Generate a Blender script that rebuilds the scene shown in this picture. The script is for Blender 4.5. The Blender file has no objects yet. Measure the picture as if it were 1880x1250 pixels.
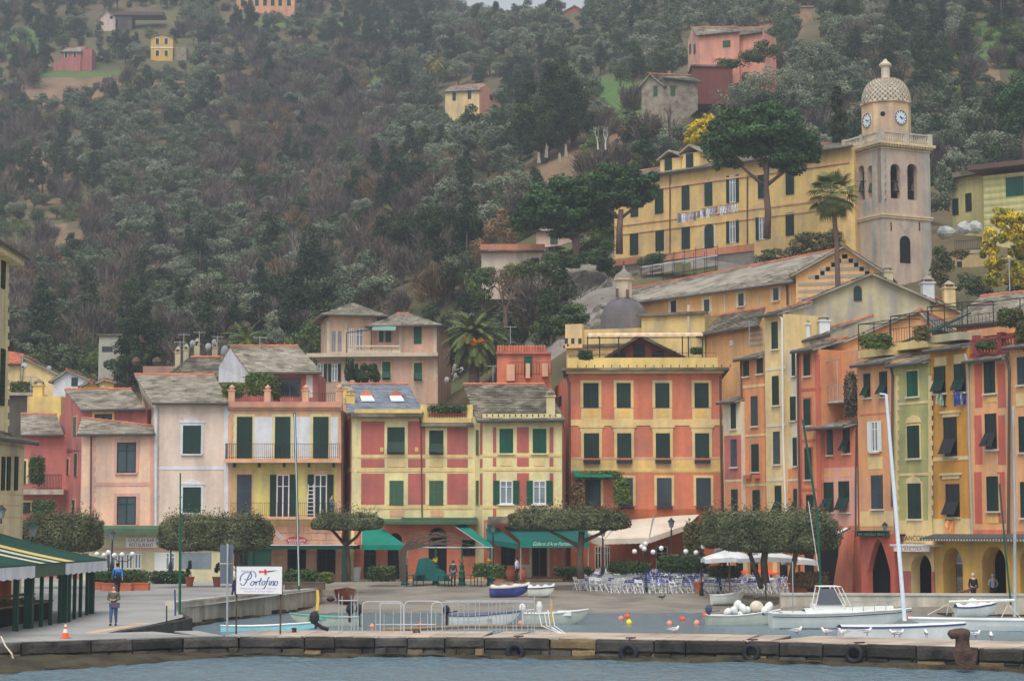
import bpy,math,random
import numpy as np
from mathutils import Vector,Matrix,noise as mnoise
C=bpy.context.scene.collection
SC=bpy.context.scene
# ------------------------------------------------ camera, world, sun, exposure
F=3656.0;CX=940.0;CY=625.0;YH=976.0;HC=4.6
HAZE=0.00060
PITCH=math.atan((YH-CY)/F);cP,sP=math.cos(PITCH),math.sin(PITCH)
cd=bpy.data.cameras.new('camera');cam=bpy.data.objects.new('camera',cd);C.objects.link(cam)
cam.location=(0,0,HC);cam.rotation_euler=(math.pi/2+PITCH,0,0)
cd.sensor_width=36;cd.lens=36*F/1880.0;cd.clip_start=1;cd.clip_end=5000
SC.camera=cam
w=bpy.data.worlds.new('World');SC.world=w;w.use_nodes=True
nt=w.node_tree;nt.nodes.clear()
sky=nt.nodes.new('ShaderNodeTexSky');sky.sky_type='NISHITA';sky.sun_disc=False
SUN_EL,SUN_AZ=math.radians(60),math.radians(195)
sky.sun_elevation=SUN_EL;sky.sun_rotation=SUN_AZ;sky.air_density=1.0;sky.dust_density=2.5;sky.ozone_density=1.0
hs=nt.nodes.new('ShaderNodeHueSaturation');hs.inputs['Saturation'].default_value=0.22
bg=nt.nodes.new('ShaderNodeBackground');bg.inputs[1].default_value=0.115
wo=nt.nodes.new('ShaderNodeOutputWorld')
nt.links.new(sky.outputs[0],hs.inputs['Color']);nt.links.new(hs.outputs[0],bg.inputs[0]);nt.links.new(bg.outputs[0],wo.inputs[0])
sl=bpy.data.lights.new('sun','SUN');so=bpy.data.objects.new('sun',sl);C.objects.link(so)
sl.energy=1.35;sl.angle=math.radians(38);sl.color=(1.0,0.955,0.88)
sd=Vector((math.sin(SUN_AZ)*math.cos(SUN_EL),math.cos(SUN_AZ)*math.cos(SUN_EL),math.sin(SUN_EL)))
so.rotation_euler=sd.to_track_quat('Z','Y').to_euler()
SC.view_settings.view_transform='Standard';SC.view_settings.look='None'
SC.view_settings.exposure=0.57;SC.view_settings.gamma=1.0
SC.cycles.max_bounces=5;SC.cycles.diffuse_bounces=2;SC.cycles.glossy_bounces=2;SC.cycles.volume_bounces=0
SC.cycles.transparent_max_bounces=6;SC.cycles.transmission_bounces=2
SC.cycles.use_denoising=True
# ------------------------------------------------ pixel <-> place helpers (photo is 1880 x 1250)
def ray(px,py):
 v=(CY-py)/F
 return Vector(((px-CX)/F,cP-v*sP,sP+v*cP))
def at(px,py,D):
 d=ray(px,py);s=D/d.y
 return Vector((d.x*s,D,HC+d.z*s))
def atz(px,py,z):
 d=ray(px,py);s=(z-HC)/d.z
 return Vector((d.x*s,d.y*s,z))
def proj(p):
 x,y,z=p[0],p[1],p[2]-HC
 f=y*cP+z*sP;u=z*cP-y*sP
 return CX+F*x/f,CY-F*u/f
def rnd(a,b):return random.uniform(a,b)
# ------------------------------------------------ mesh builder
BASE={}
class MB:
 def __init__(s):s.V=[];s.Fc=[];s.mi=[];s.t=[]
 def add(s,verts,faces,mi=0,tint=0.5):
  n=len(s.V);s.V+=[tuple(v)for v in verts]
  for f in faces:
   s.Fc.append(tuple(i+n for i in f));s.mi.append(mi);s.t.append(tint)
 def obox(s,o,a,b,c,mi=0,tint=0.5):
  o,a,b,c=Vector(o),Vector(a),Vector(b),Vector(c)
  v=[o,o+a,o+a+b,o+b,o+c,o+a+c,o+a+b+c,o+b+c]
  fs=[(0,3,2,1),(4,5,6,7),(0,1,5,4),(1,2,6,5),(2,3,7,6),(3,0,4,7)]
  if a.cross(b).dot(c)<0:fs=[f[::-1]for f in fs]
  s.add(v,fs,mi,tint)
 def box(s,x0,x1,y0,y1,z0,z1,mi=0,tint=0.5):
  s.obox((x0,y0,z0),(x1-x0,0,0),(0,y1-y0,0),(0,0,z1-z0),mi,tint)
 def fbox(s,f,u0,u1,z0,z1,o0,o1,mi=0,tint=0.5):
  s.obox(f.P(u0,z0,o0),f.d*(u1-u0),Vector((0,0,z1-z0)),f.n*(o1-o0),mi,tint)
 def prism(s,pts,vec,mi=0,tint=0.5):
  pts=[Vector(p)for p in pts];vec=Vector(vec);n=len(pts)
  nn=Vector((0,0,0))
  for i in range(n):nn+=pts[i].cross(pts[(i+1)%n])
  if nn.dot(vec)>0:pts=pts[::-1]
  v=pts+[p+vec for p in pts]
  fs=[tuple(range(n)),tuple(range(2*n-1,n-1,-1))]
  fs+=[((i+1)%n,i,n+i,n+(i+1)%n)for i in range(n)]
  s.add(v,fs,mi,tint)
 def tube(s,pts,r,n=6,mi=0,tint=0.5,cap=True):
  pts=[Vector(p)for p in pts];m=len(pts)
  rs=r if isinstance(r,(list,tuple))else [r]*m
  vs=[];x=None
  for i,p in enumerate(pts):
   t=(pts[min(i+1,m-1)]-pts[max(i-1,0)])
   t=t.normalized()if t.length>1e-9 else Vector((0,0,1))
   if x is None:x=t.cross(Vector((0.31,0.17,1)if abs(t.z)<.9 else (1,.2,0))).normalized()
   else:x=(x-t*x.dot(t)).normalized()
   y=t.cross(x)
   vs+=[p+(x*math.cos(2*math.pi*k/n)+y*math.sin(2*math.pi*k/n))*rs[i]for k in range(n)]
  fs=[(i*n+k,i*n+(k+1)%n,(i+1)*n+(k+1)%n,(i+1)*n+k)for i in range(m-1)for k in range(n)]
  if cap:fs+=[tuple(range(n-1,-1,-1)),tuple(range((m-1)*n,m*n))]
  s.add(vs,fs,mi,tint)
 def lathe(s,c,prof,n=16,mi=0,tint=0.5,sx=1,sy=1,rz=0):
  c=Vector(c);vs=[]
  for r,z in prof:
   for k in range(n):
    a=rz+2*math.pi*k/n
    vs.append((c.x+r*sx*math.cos(a),c.y+r*sy*math.sin(a),c.z+z))
  m=len(prof)
  fs=[(i*n+k,i*n+(k+1)%n,(i+1)*n+(k+1)%n,(i+1)*n+k)for i in range(m-1)for k in range(n)]
  fs+=[tuple(range(n-1,-1,-1)),tuple(range((m-1)*n,m*n))]
  s.add(vs,fs,mi,tint)
 def ball(s,c,r,n=10,sx=1,sy=1,sz=1,mi=0,tint=0.5):
  m=max(4,n//2)
  prof=[(max(1e-4,r*math.sin(math.pi*i/m)),-r*sz*math.cos(math.pi*i/m))for i in range(m+1)]
  s.lathe(c,prof,n,mi,tint,sx,sy)
 def grid(s,rows,mi=0,tint=0.5,closed=False):
  m=len(rows);n=len(rows[0])
  vs=[p for r in rows for p in r]
  kk=n if closed else n-1
  fs=[(i*n+k,i*n+(k+1)%n,(i+1)*n+(k+1)%n,(i+1)*n+k)for i in range(m-1)for k in range(kk)]
  s.add(vs,fs,mi,tint)
 def xf(s,M):
  s.V=[tuple(M@Vector(v))for v in s.V];return s
 def join(s,o,M=None,mi=None):
  n=len(s.V);s.V+=[tuple(M@Vector(v))if M else v for v in o.V]
  s.Fc+=[tuple(i+n for i in f)for f in o.Fc];s.mi+=o.mi if mi is None else [mi]*len(o.mi);s.t+=o.t
  return s
 def build(s,name,mats,parent=None,loc=None,smooth=False):
  if not isinstance(mats,(list,tuple)):mats=[mats]
  b=BASE.get(parent.name,Vector((0,0,0)))if parent else (Vector(loc)if loc is not None else Vector((0,0,0)))
  me=bpy.data.meshes.new(name)
  me.from_pydata([(v[0]-b.x,v[1]-b.y,v[2]-b.z)for v in s.V],[],s.Fc)
  for m in mats:me.materials.append(m)
  if len(mats)>1:me.polygons.foreach_set('material_index',s.mi)
  a=me.attributes.new('tint','FLOAT','FACE');a.data.foreach_set('value',s.t)
  if smooth:me.polygons.foreach_set('use_smooth',[True]*len(me.polygons))
  me.update()
  o=bpy.data.objects.new(name,me);C.objects.link(o)
  if parent:o.parent=parent
  elif loc is not None:o.location=b
  BASE[o.name]=b
  return o
def np_obj(name,V,Q,tint,mats,parent=None,loc=None):
 b=BASE.get(parent.name,Vector((0,0,0)))if parent else (Vector(loc)if loc is not None else Vector((0,0,0)))
 V=V-np.array(b)
 me=bpy.data.meshes.new(name);me.vertices.add(len(V));me.vertices.foreach_set('co',V.astype(np.float32).ravel())
 k=Q.shape[1]
 me.loops.add(Q.size);me.loops.foreach_set('vertex_index',Q.astype(np.int32).ravel())
 me.polygons.add(len(Q));me.polygons.foreach_set('loop_start',np.arange(0,Q.size,k,dtype=np.int32))
 me.update(calc_edges=True)
 a=me.attributes.new('tint','FLOAT','FACE');a.data.foreach_set('value',tint.astype(np.float32))
 for m in (mats if isinstance(mats,(list,tuple))else [mats]):me.materials.append(m)
 o=bpy.data.objects.new(name,me);C.objects.link(o)
 if parent:o.parent=parent
 elif loc is not None:o.location=b
 BASE[o.name]=b
 return o
def tag(o,label=None,cat=None,group=None,kind=None):
 if label:o['label']=label
 if cat:o['category']=cat
 if group:o['group']=group
 if kind:o['kind']=kind
 return o
def root(name,label,cat,loc=(0,0,0),group=None):
 o=bpy.data.objects.new(name,None);C.objects.link(o);o.location=loc;o.empty_display_size=.2
 BASE[o.name]=Vector(loc);return tag(o,label,cat,group)
KIDS={}
def copy_tree(o,parent=None):
 c=o.copy();C.objects.link(c)
 if parent:c.parent=parent
 if o.name not in KIDS:KIDS[o.name]=[k for k in bpy.data.objects if k.parent==o]
 for ch in KIDS[o.name]:copy_tree(ch,c)
 return c
def place(o,loc,rz=0,label=None,sc=None,group=None):
 o.location=loc;o.rotation_euler=(0,0,rz)
 if label:o['label']=label
 if group:o['group']=group
 if sc:o.scale=(sc,sc,sc)if not isinstance(sc,tuple)else sc
 return o
# ------------------------------------------------ materials
def lin(c):
 c=c/255.0
 return c/12.92 if c<=.04045 else ((c+.055)/1.055)**2.4
KAL=0.80
def alb(rgb):return tuple(min(.88,max(0.0,lin(v)/KAL))for v in rgb)+(1.0,)
MATS={}
def mat(name,rgb,rgb2=None,rough=.85,var=.10,s1=.35,s2=5.0,streak=0.0,bump=0.0,tint=0.0,metal=0.0,mixat=.58,mixw=.12,spec=.3,mixs=.6,stretch=None,emit=0):
 if name in MATS:return MATS[name]
 m=bpy.data.materials.new(name);m.use_nodes=True;t=m.node_tree;N=t.nodes;L=t.links
 p=N['Principled BSDF'];p.inputs['Roughness'].default_value=rough;p.inputs['Metallic'].default_value=metal
 p.inputs['Specular IOR Level'].default_value=spec
 geo=N.new('ShaderNodeNewGeometry')
 def noi(scale,det=3,vec=None):
  n=N.new('ShaderNodeTexNoise');n.inputs['Scale'].default_value=scale;n.inputs['Detail'].default_value=det
  L.new(vec or geo.outputs['Position'],n.inputs['Vector']);return n.outputs['Fac']
 def math_(op,a,b):
  n=N.new('ShaderNodeMath');n.operation=op
  for i,q in enumerate((a,b)):
   if hasattr(q,'is_linked'):L.new(q,n.inputs[i])
   else:n.inputs[i].default_value=q
  return n.outputs[0]
 def mapr(v,a0,a1,b0,b1):
  n=N.new('ShaderNodeMapRange');L.new(v,n.inputs[0])
  for i,q in enumerate((a0,a1,b0,b1)):n.inputs[i+1].default_value=q
  return n.outputs[0]
 col=None
 if rgb2 is not None:
  vec=None
  if stretch:
   mp=N.new('ShaderNodeMapping');mp.inputs['Scale'].default_value=stretch;L.new(geo.outputs['Position'],mp.inputs['Vector']);vec=mp.outputs[0]
  f=mapr(noi(mixs,5,vec),mixat-mixw,mixat+mixw,0,1)
  mx=N.new('ShaderNodeMix');mx.data_type='RGBA';L.new(f,mx.inputs['Factor'])
  mx.inputs[6].default_value=alb(rgb);mx.inputs[7].default_value=alb(rgb2);col=mx.outputs[2]
 a=mapr(noi(s1,4),.25,.75,1-var,1+var)
 b=mapr(noi(s2,2),.25,.75,1-var*.6,1+var*.6)
 f=math_('MULTIPLY',a,b)
 if streak:
  mp=N.new('ShaderNodeMapping');mp.inputs['Scale'].default_value=(1.6,1.6,.16);L.new(geo.outputs['Position'],mp.inputs['Vector'])
  f=math_('MULTIPLY',f,mapr(noi(1.0,4,mp.outputs[0]),.38,.72,1+streak*.15,1-streak*.6))
 if tint:
  at_=N.new('ShaderNodeAttribute');at_.attribute_name='tint'
  f=math_('MULTIPLY',f,mapr(at_.outputs['Fac'],0,1,1-tint,1+tint))
 vm=N.new('ShaderNodeVectorMath');vm.operation='SCALE'
 if col is not None:L.new(col,vm.inputs[0])
 else:vm.inputs[0].default_value=alb(rgb)[:3]
 L.new(f,vm.inputs['Scale']);L.new(vm.outputs[0],p.inputs['Base Color'])
 if bump:
  bp=N.new('ShaderNodeBump');bp.inputs['Strength'].default_value=bump;bp.inputs['Distance'].default_value=.05
  L.new(noi(s2*2,4),bp.inputs['Height']);L.new(bp.outputs[0],p.inputs['Normal'])
 m.diffuse_color=alb(rgb)
 MATS[name]=m;return m
def plaster(name,rgb,rgb2=None,st=.3,var=.10):
 g=sum(rgb)/3;rgb2=rgb2 or rgb;rgb2=tuple((c*.80+g*.20)*.96 for c in rgb2)
 return mat(name,rgb,rgb2,rough=.92,var=var,s2=3.2,streak=max(st,.2)*1.05,bump=.2,mixat=.56,mixw=.11,mixs=.75,stretch=(1,1,.55))
def leafm(name,rgb,rgb2,tint=.45,s=.5):return mat(name,rgb,rgb2,rough=.75,var=.18,s1=.12,s2=1.5,tint=tint,mixat=.5,mixw=.12,mixs=s,spec=.2)
M_slate=mat('stone_slab_roof',(150,143,130),(112,106,94),var=.14,s2=3,tint=.30,bump=.3,mixat=.55,mixs=.8)
M_slated=mat('dark_mossy_stone_roof',(140,132,118),(84,80,68),var=.16,s2=3,tint=.30,bump=.3,mixat=.46,mixs=.7)
M_slateb=mat('blue_slate_roof',(132,139,150),(116,123,134),var=.08,s2=4,tint=.10)
M_terra=mat('terracotta',(186,112,84),(158,96,76),var=.12,tint=.25)
M_gut=mat('dark_gutter_metal',(74,72,70),var=.1,rough=.6)
M_pipe=mat('copper_drainpipe',(96,74,68),var=.1,rough=.6)
M_pipeg=mat('grey_drainpipe',(160,158,155),var=.1,rough=.6)
M_green=mat('dark_green_shutter_paint',(30,56,49),(24,46,42),rough=.6,var=.15,tint=.30,streak=.12)
M_green2=mat('bright_green_shutter_paint',(24,84,66),(18,74,60),rough=.6,var=.12,tint=.28)
M_greenf=mat('faded_green_shutter_paint',(70,98,74),(58,88,70),rough=.7,var=.12,tint=.3,streak=.15)
M_greyb=mat('weathered_blue_grey_shutter_paint',(62,74,82),(50,62,70),rough=.7,var=.12,tint=.3,streak=.15)
M_glass=mat('dark_window_glass',(34,42,48),rough=.12,var=.05,spec=.5)
M_glassl=mat('curtained_window_glass',(120,132,140),(92,104,112),rough=.2,var=.1,s2=8,spec=.5)
M_white=mat('white_paint',(214,214,212),rough=.6,var=.04)
M_whitew=plaster('white_plaster',(206,208,212),(190,192,196),st=.08)
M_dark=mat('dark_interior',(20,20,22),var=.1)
M_iron=mat('dark_iron',(42,46,48),rough=.55,var=.05)
M_ivory=mat('ivory_stone',(200,190,170),(176,166,150),var=.1,streak=.1)
M_bark=mat('bark',(96,84,72),(72,62,54),var=.2,s2=6,bump=.5)
M_barkg=mat('pale_bark',(150,142,128),(118,110,98),var=.15,s2=5)
M_galv=mat('galvanised_steel',(168,174,178),(146,150,152),rough=.45,var=.08,metal=.4)
M_conc=mat('old_concrete',(182,176,162),(146,138,122),var=.14,s2=2,streak=.5,bump=.4,tint=.1)
M_stone=mat('grey_quay_stone',(140,132,120),(112,102,90),var=.14,s2=4,bump=.4,tint=.2)
# ------------------------------------------------ facade frame
class Fac:
 def __init__(s,x0,D0,x1,D1,pts=None,ry=860):
  if pts:A,B=pts
  else:A=at(x0,ry,D0);B=at(x1,ry,D1)
  s.A=Vector((A[0],A[1],0));s.B=Vector((B[0],B[1],0));s.d=(s.B-s.A).normalized();s.W=(s.B-s.A).length
  s.n=Vector((s.d.y,-s.d.x,0))
  if s.n.dot(s.A+s.B)>0:s.n=-s.n
 def P(s,u,z,o=0):return s.A+s.d*u+s.n*o+Vector((0,0,z))
 def uz(s,px,py):
  r=ray(px,py);c=Vector((0,0,HC));t=(s.A-c).dot(s.n)/r.dot(s.n);p=c+r*t
  return (p-s.A).dot(s.d),p.z
 def rect(s,x0,y0,x1,y1):
  xm,ym=(x0+x1)/2,(y0+y1)/2
  return s.uz(x0,ym)[0],s.uz(x1,ym)[0],s.uz(xm,y1)[1],s.uz(xm,y0)[1]
 def off(s,k):return Fac(0,0,0,0,(s.A+s.n*k,s.B+s.n*k))
 def dep(s,px,py):u,z=s.uz(px,py);return s.P(u,z).y
# ------------------------------------------------ building parts
def shutter_mb(fac,u0,u1,z0,z1,o=.04,slats=12,tl=None):
 mb=MB();w_=.06;t=tl if tl is not None else rnd(.3,.7)
 mb.fbox(fac,u0,u1,z0,z1,o,o+.015,0,t-.1)
 for a,b,c,d in ((u0,u0+w_,z0,z1),(u1-w_,u1,z0,z1),(u0+w_,u1-w_,z0,z0+w_),(u0+w_,u1-w_,z1-w_,z1),(u0+w_,u1-w_,(z0+z1)/2-.04,(z0+z1)/2+.04)):
  mb.fbox(fac,a,b,c,d,o+.015,o+.05,0,t)
 h=(z1-z0-.12)/slats
 for i in range(slats):
  zz=z0+.06+h*i
  if abs(zz+h/2-(z0+z1)/2)<.06:continue
  mb.fbox(fac,u0+w_,u1-w_,zz+.2*h,zz+.75*h,o+.015,o+.035,0,t+rnd(-.1,.1))
 return mb
def win(b,fac,x0,y0,x1,y1,kind='shut',sm=None,sur=None,sw=.16,sill=None,o=0.0,arch=False,glass=None,fm=None,cap=0,name='window',uzr=None):
 sm=sm or M_green
 u0,u1,z0,z1=uzr or fac.rect(x0,y0,x1,y1)
 mb=MB();mb.fbox(fac,u0,u1,z0,z1,o+.002,o+.02)
 if arch:
  um=(u0+u1)/2;r=(u1-u0)/2;mb=MB()
  pts=[fac.P(u0,z0,o+.002),fac.P(u1,z0,o+.002)]+[fac.P(um+r*math.cos(a),z1-r+r*math.sin(a),o+.002)for a in [math.pi*k/8 for k in range(9)]]
  mb.prism(pts,fac.n*.03)
 wn=mb.build(name,glass or M_glass,b)
 if sur:
  m=MB();q=(o,o+.045)
  m.fbox(fac,u0-sw,u0,z0,z1,*q);m.fbox(fac,u1,u1+sw,z0,z1,*q)
  m.fbox(fac,u0-sw,u1+sw,z1,z1+sw,*q)
  if cap:m.fbox(fac,u0-sw-.08,u1+sw+.08,z1+sw,z1+sw+cap,o,o+.09)
  m.build('surround',sur,wn)
 if sill is not None:
  m=MB();m.fbox(fac,u0-.12,u1+.12,z0-.1,z0,o,o+.16);m.build('sill',sill,wn)
 um=(u0+u1)/2
 if kind=='shut':
  if arch:
   pts=[fac.P(u0,z0,o+.04),fac.P(u1,z0,o+.04)]+[fac.P(um+(u1-um)*math.cos(a),z1-(u1-um)+(u1-um)*math.sin(a),o+.04)for a in [math.pi*k/8 for k in range(9)]]
   m=MB();m.prism(pts,fac.n*.04);m.fbox(fac,um-.02,um+.02,z0,z1-.05,o+.08,o+.095,0,.1);m.build('shutter',sm,wn)
  elif u1-u0<.75:shutter_mb(fac,u0,u1,z0,z1,o+.03).build('shutter',sm,wn)
  else:
   for a,c in ((u0,um-.012),(um+.012,u1)):shutter_mb(fac,a,c,z0,z1,o+.03).build('shutter',sm,wn)
 elif kind=='tilt':
  zm=z0+(z1-z0)*.45;hh=zm-z0
  for a,c,ang in ((u0,um-.012,rnd(.45,.62)),(um+.012,u1,rnd(.4,.55))):
   m=shutter_mb(fac,a,c,zm,z1,o+.03,8)
   hgt=hh*.95;P0=fac.P(a,zm,o+.06);dn=Vector((0,0,-math.cos(ang)))+fac.n*math.sin(ang)
   nn=fac.d.cross(dn)
   if nn.dot(fac.n)<0:nn=-nn
   m.obox(P0,fac.d*(c-a),dn*hgt,nn*.02,0,.45)
   for k in range(7):m.obox(P0+dn*(hgt*(k+.2)/7)+nn*.02,fac.d*(c-a),dn*(hgt*.09),nn*.02,0,.62)
   for e in (a,c-.05):m.obox(P0+fac.d*(e-a)+nn*.02,fac.d*.05,dn*hgt,nn*.03,0,.7)
   m.build('shutter',sm,wn)
 elif kind in ('open','glass'):
  m=MB();q=(o+.02,o+.055);t=.07
  m.fbox(fac,u0,u0+t,z0,z1,*q);m.fbox(fac,u1-t,u1,z0,z1,*q);m.fbox(fac,um-t*.6,um+t*.6,z0+t,z1-t,*q)
  m.fbox(fac,u0+t,u1-t,z0,z0+t,*q);m.fbox(fac,u0+t,u1-t,z1-t,z1,*q)
  zt=z0+(z1-z0)*.72
  if z1-z0>1.2:m.fbox(fac,u0+t,um-t*.6,zt,zt+t*.7,*q);m.fbox(fac,um+t*.6,u1-t,zt,zt+t*.7,*q)
  m.build('frame',fm or M_white,wn)
  if kind=='open':
   hw=(u1-u0)*.5;g=.03
   shutter_mb(fac,u0-hw-g,u0-g,z0,z1,o+.05).build('shutter',sm,wn)
   shutter_mb(fac,u1+g,u1+g+hw,z0,z1,o+.05).build('shutter',sm,wn)
 return wn
def roof(b,eL,eR,rR,rL,m=None,name='roof',ts=.42,th=.14,gut=True,ridge=True):
 m=m or M_slate
 eL,eR,rR,rL=[Vector(v)for v in (eL,eR,rR,rL)]
 nrm=((eR-eL).cross(rL-eL)).normalized()
 if nrm.z<0:nrm=-nrm
 mb=MB();mb.prism([eL,eR,rR,rL],-nrm*th)
 L1=max((eR-eL).length,(rR-rL).length);L2=((rL-eL).length+(rR-eR).length)/2
 nc=max(2,min(70,int(L1/ts)));nr=max(2,min(34,int(L2/(ts*.85))))
 def bp(u,v):return (eL.lerp(eR,u)).lerp(rL.lerp(rR,u),v)
 for i in range(nr):
  for j in range(nc):
   sh=.5/nc if i%2 else 0
   u0=min(1,j/nc+sh);u1=min(1,(j+1)/nc+sh)
   if u1-u0<1e-3:continue
   v0,v1=i/nr,min(1,(i+1.15)/nr)
   l0=rnd(.045,.085);l1=rnd(.008,.02)
   a,bb,c,d=bp(u0,v0)+nrm*l0,bp(u1,v0)+nrm*(l0+rnd(-.02,.02)),bp(u1,v1)+nrm*l1,bp(u0,v1)+nrm*l1
   mb.add([a,bb,c,d,bp(u0,v0),bp(u1,v0)],[(0,1,2,3),(4,5,1,0)],0,min(1,max(0,random.gauss(.5,.22))))
 r=mb.build(name,m,b)
 if gut:
  g=MB();g.tube([eL-nrm*.02+Vector((0,0,-.05)),eR-nrm*.02+Vector((0,0,-.05))],.09,6);g.build('gutter',M_gut,r)
 if ridge:
  g=MB();n=max(2,int((rR-rL).length/.45))
  for k in range(n):
   p,q=rL.lerp(rR,k/n),rL.lerp(rR,(k+1)/n);g.tube([p+Vector((0,0,.03)),q+Vector((0,0,.05))],[.1,.12],6,0,rnd(.2,.8))
  g.build('ridge_tiles',M_terra,r)
 return r
class Bld:
 def __init__(s,name,label,fac,wm,top,z0=0.3,depth=9,backL=None,backR=None,cat='house',top_at=None):
  s.f=fac;s.z0=z0
  xm=proj(fac.P(fac.W/2,5))[0]if top_at is None else top_at
  s.z1=fac.uz(xm,top)[1]
  BL=at(backL[0],1000,backL[1])if backL else fac.A-fac.n*depth
  BR=at(backR[0],1000,backR[1])if backR else fac.B-fac.n*depth
  s.BL=Vector((BL[0],BL[1],0));s.BR=Vector((BR[0],BR[1],0));s.wm=wm
  s.r=root(name,label,cat,(fac.A.x+fac.d.x*fac.W/2,fac.A.y+fac.d.y*fac.W/2,z0))
  mb=MB();mb.prism([Vector((p.x,p.y,z0))for p in (fac.A,fac.B,s.BR,s.BL)],(0,0,s.z1-z0))
  s.wall=mb.build('wall',wm,s.r);s.tr={}
  s.sL=Fac(0,0,0,0,(s.BL,fac.A));s.sR=Fac(0,0,0,0,(fac.B,s.BR))
 def bx(s,x0,y0,x1,y1,m,o=.03,fac=None,o0=0,tint=.5):
  fac=fac or s.f;u0,u1,z0,z1=fac.rect(x0,y0,x1,y1)
  s.tr.setdefault(m.name,MB()).fbox(fac,u0,u1,z0,z1,o0,o,0,tint)
 def quoins(s,x0,x1,y0,y1,m,o=.036,n=None,fac=None,alt=.35):
  fac=fac or s.f;n=n or int((y1-y0)/9)
  for i in range(n):
   a=y0+(y1-y0)*i/n;c=y0+(y1-y0)*(i+1)/n;k=(x1-x0)*alt*(i%2)
   u0,u1,z0,z1=fac.rect(x0,a,x1-k,c)
   s.tr.setdefault(m.name,MB()).fbox(fac,u0,u1,z0,z1,0,o,0,.5)
 def win(s,*a,**k):return win(s.r,k.pop('fac',s.f),*a,**k)
 def pipe(s,pts,m=None,r=.055,o=.1,fac=None):
  fac=fac or s.f;mb=MB();mb.tube([fac.P(*fac.uz(x,y),o)for x,y in pts],r,6);return mb.build('drainpipe',m or M_pipe,s.r)
 def done(s):
  for k,mb in s.tr.items():mb.build('wall_trim',bpy.data.materials[k],s.r)
def arch_wall(mb,fac,u0,u1,z0,z1,ops,th=.6,o=0.0,mi=0,pointed=False):
 ops=sorted(ops);cur=u0
 for (a,c,zs,zt)in ops:
  if a>cur:mb.fbox(fac,cur,a,z0,z1,o-th,o,mi)
  n=12;um=(a+c)/2;hw=(c-a)/2;prev=None
  for k in range(n+1):
   t=math.pi*k/n;u=um-hw*math.cos(t)
   if pointed:zz=zs+(zt-zs)*(1-abs(math.cos(t))**1.6)
   else:zz=zs+(zt-zs)*math.sin(t)
   if prev:
    v=[fac.P(prev[0],prev[1],o),fac.P(u,zz,o),fac.P(u,z1,o),fac.P(prev[0],z1,o)]
    mb.prism(v,-fac.n*th,mi)
   prev=(u,zz)
  cur=c
 if u1>cur:mb.fbox(fac,cur,u1,z0,z1,o-th,o,mi)
def chimney(b,p,w_=.5,h=1.1,m=None,pot=True):
 m=m or M_whitew;x,y,z=p
 mb=MB();mb.box(x-w_/2,x+w_/2,y-w_/2,y+w_/2,z-.6,z+h)
 mb.box(x-w_*.62,x+w_*.62,y-w_*.62,y+w_*.62,z+h,z+h+.08)
 ch=mb.build('chimney',m,b)
 if pot:
  q=MB()
  for sx in (-1,1):
   for sy in (-1,1):q.box(x+sx*w_*.4-.05,x+sx*w_*.4+.05,y+sy*w_*.4-.05,y+sy*w_*.4+.05,z+h+.08,z+h+.28)
  q.lathe((x,y,z+h+.28),[(w_*.72,0),(w_*.1,.3)],4,rz=math.pi/4)
  q.build('chimney_cap',M_slate,ch)
 return ch
def railing(mb,p0,p1,h=1.0,n=12,r=.02,mid=False):
 p0,p1=Vector(p0),Vector(p1);up=Vector((0,0,h))
 mb.tube([p0+up,p1+up],r*1.3,5);mb.tube([p0+up*.1,p1+up*.1],r,4)
 if mid:mb.tube([p0+up*.55,p1+up*.55],r,4)
 for k in range(n+1):
  p=p0.lerp(p1,k/n);mb.tube([p,p+up],r,4)
# ------------------------------------------------ foliage
RS=np.random.RandomState(7)
def leafcloud(clumps,n,size,seed=0,sub=9,subr=.42,shell=.55,flat=.5,up=.15):
 """clumps: [(cx,cy,cz,rx,ry,rz)] -> leaf quads scattered through lumpy sub-blobs"""
 R=np.random.RandomState(seed);cl=np.array(clumps,float)
 area=(cl[:,3]*cl[:,4]*cl[:,5])**(2/3);pr=area/area.sum()
 SB=[]
 for i,c in enumerate(cl):
  k=max(3,int(sub))
  d=R.normal(size=(k,3));d/=np.linalg.norm(d,axis=1)[:,None]
  d*=R.uniform(.45,.8,(k,1));r=R.uniform(subr*.7,subr*1.3,k)
  SB.append((c[:3]+d*c[3:6],r[:,None]*c[3:6],np.full(k,pr[i]/k)))
 sc=np.concatenate([s[0]for s in SB]);sr=np.concatenate([s[1]for s in SB]);sp=np.concatenate([s[2]for s in SB]);sp/=sp.sum()
 idx=R.choice(len(sc),n,p=sp)
 d=R.normal(size=(n,3));d[:,2]+=up;d/=np.linalg.norm(d,axis=1)[:,None]
 rad=R.uniform(shell,1.05,(n,1))
 P=sc[idx]+d*sr[idx]*rad
 nr=d+R.normal(size=(n,3))*flat;nr/=np.linalg.norm(nr,axis=1)[:,None]
 t=np.cross(nr,R.normal(size=(n,3)));t/=np.linalg.norm(t,axis=1)[:,None]+1e-9
 bvec=np.cross(nr,t);s=(size*R.uniform(.6,1.3,n))[:,None]
 V=np.stack([P-t*s*.5,P-bvec*s*.3,P+t*s*.5,P+bvec*s*.3],1).reshape(-1,3)
 Q=np.arange(4*n).reshape(-1,4)
 tint=np.clip(.5+(R.uniform(-.35,.35,n))+R.normal(size=len(sc))[idx]*.12,0,1)
 return V,Q,tint
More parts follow.
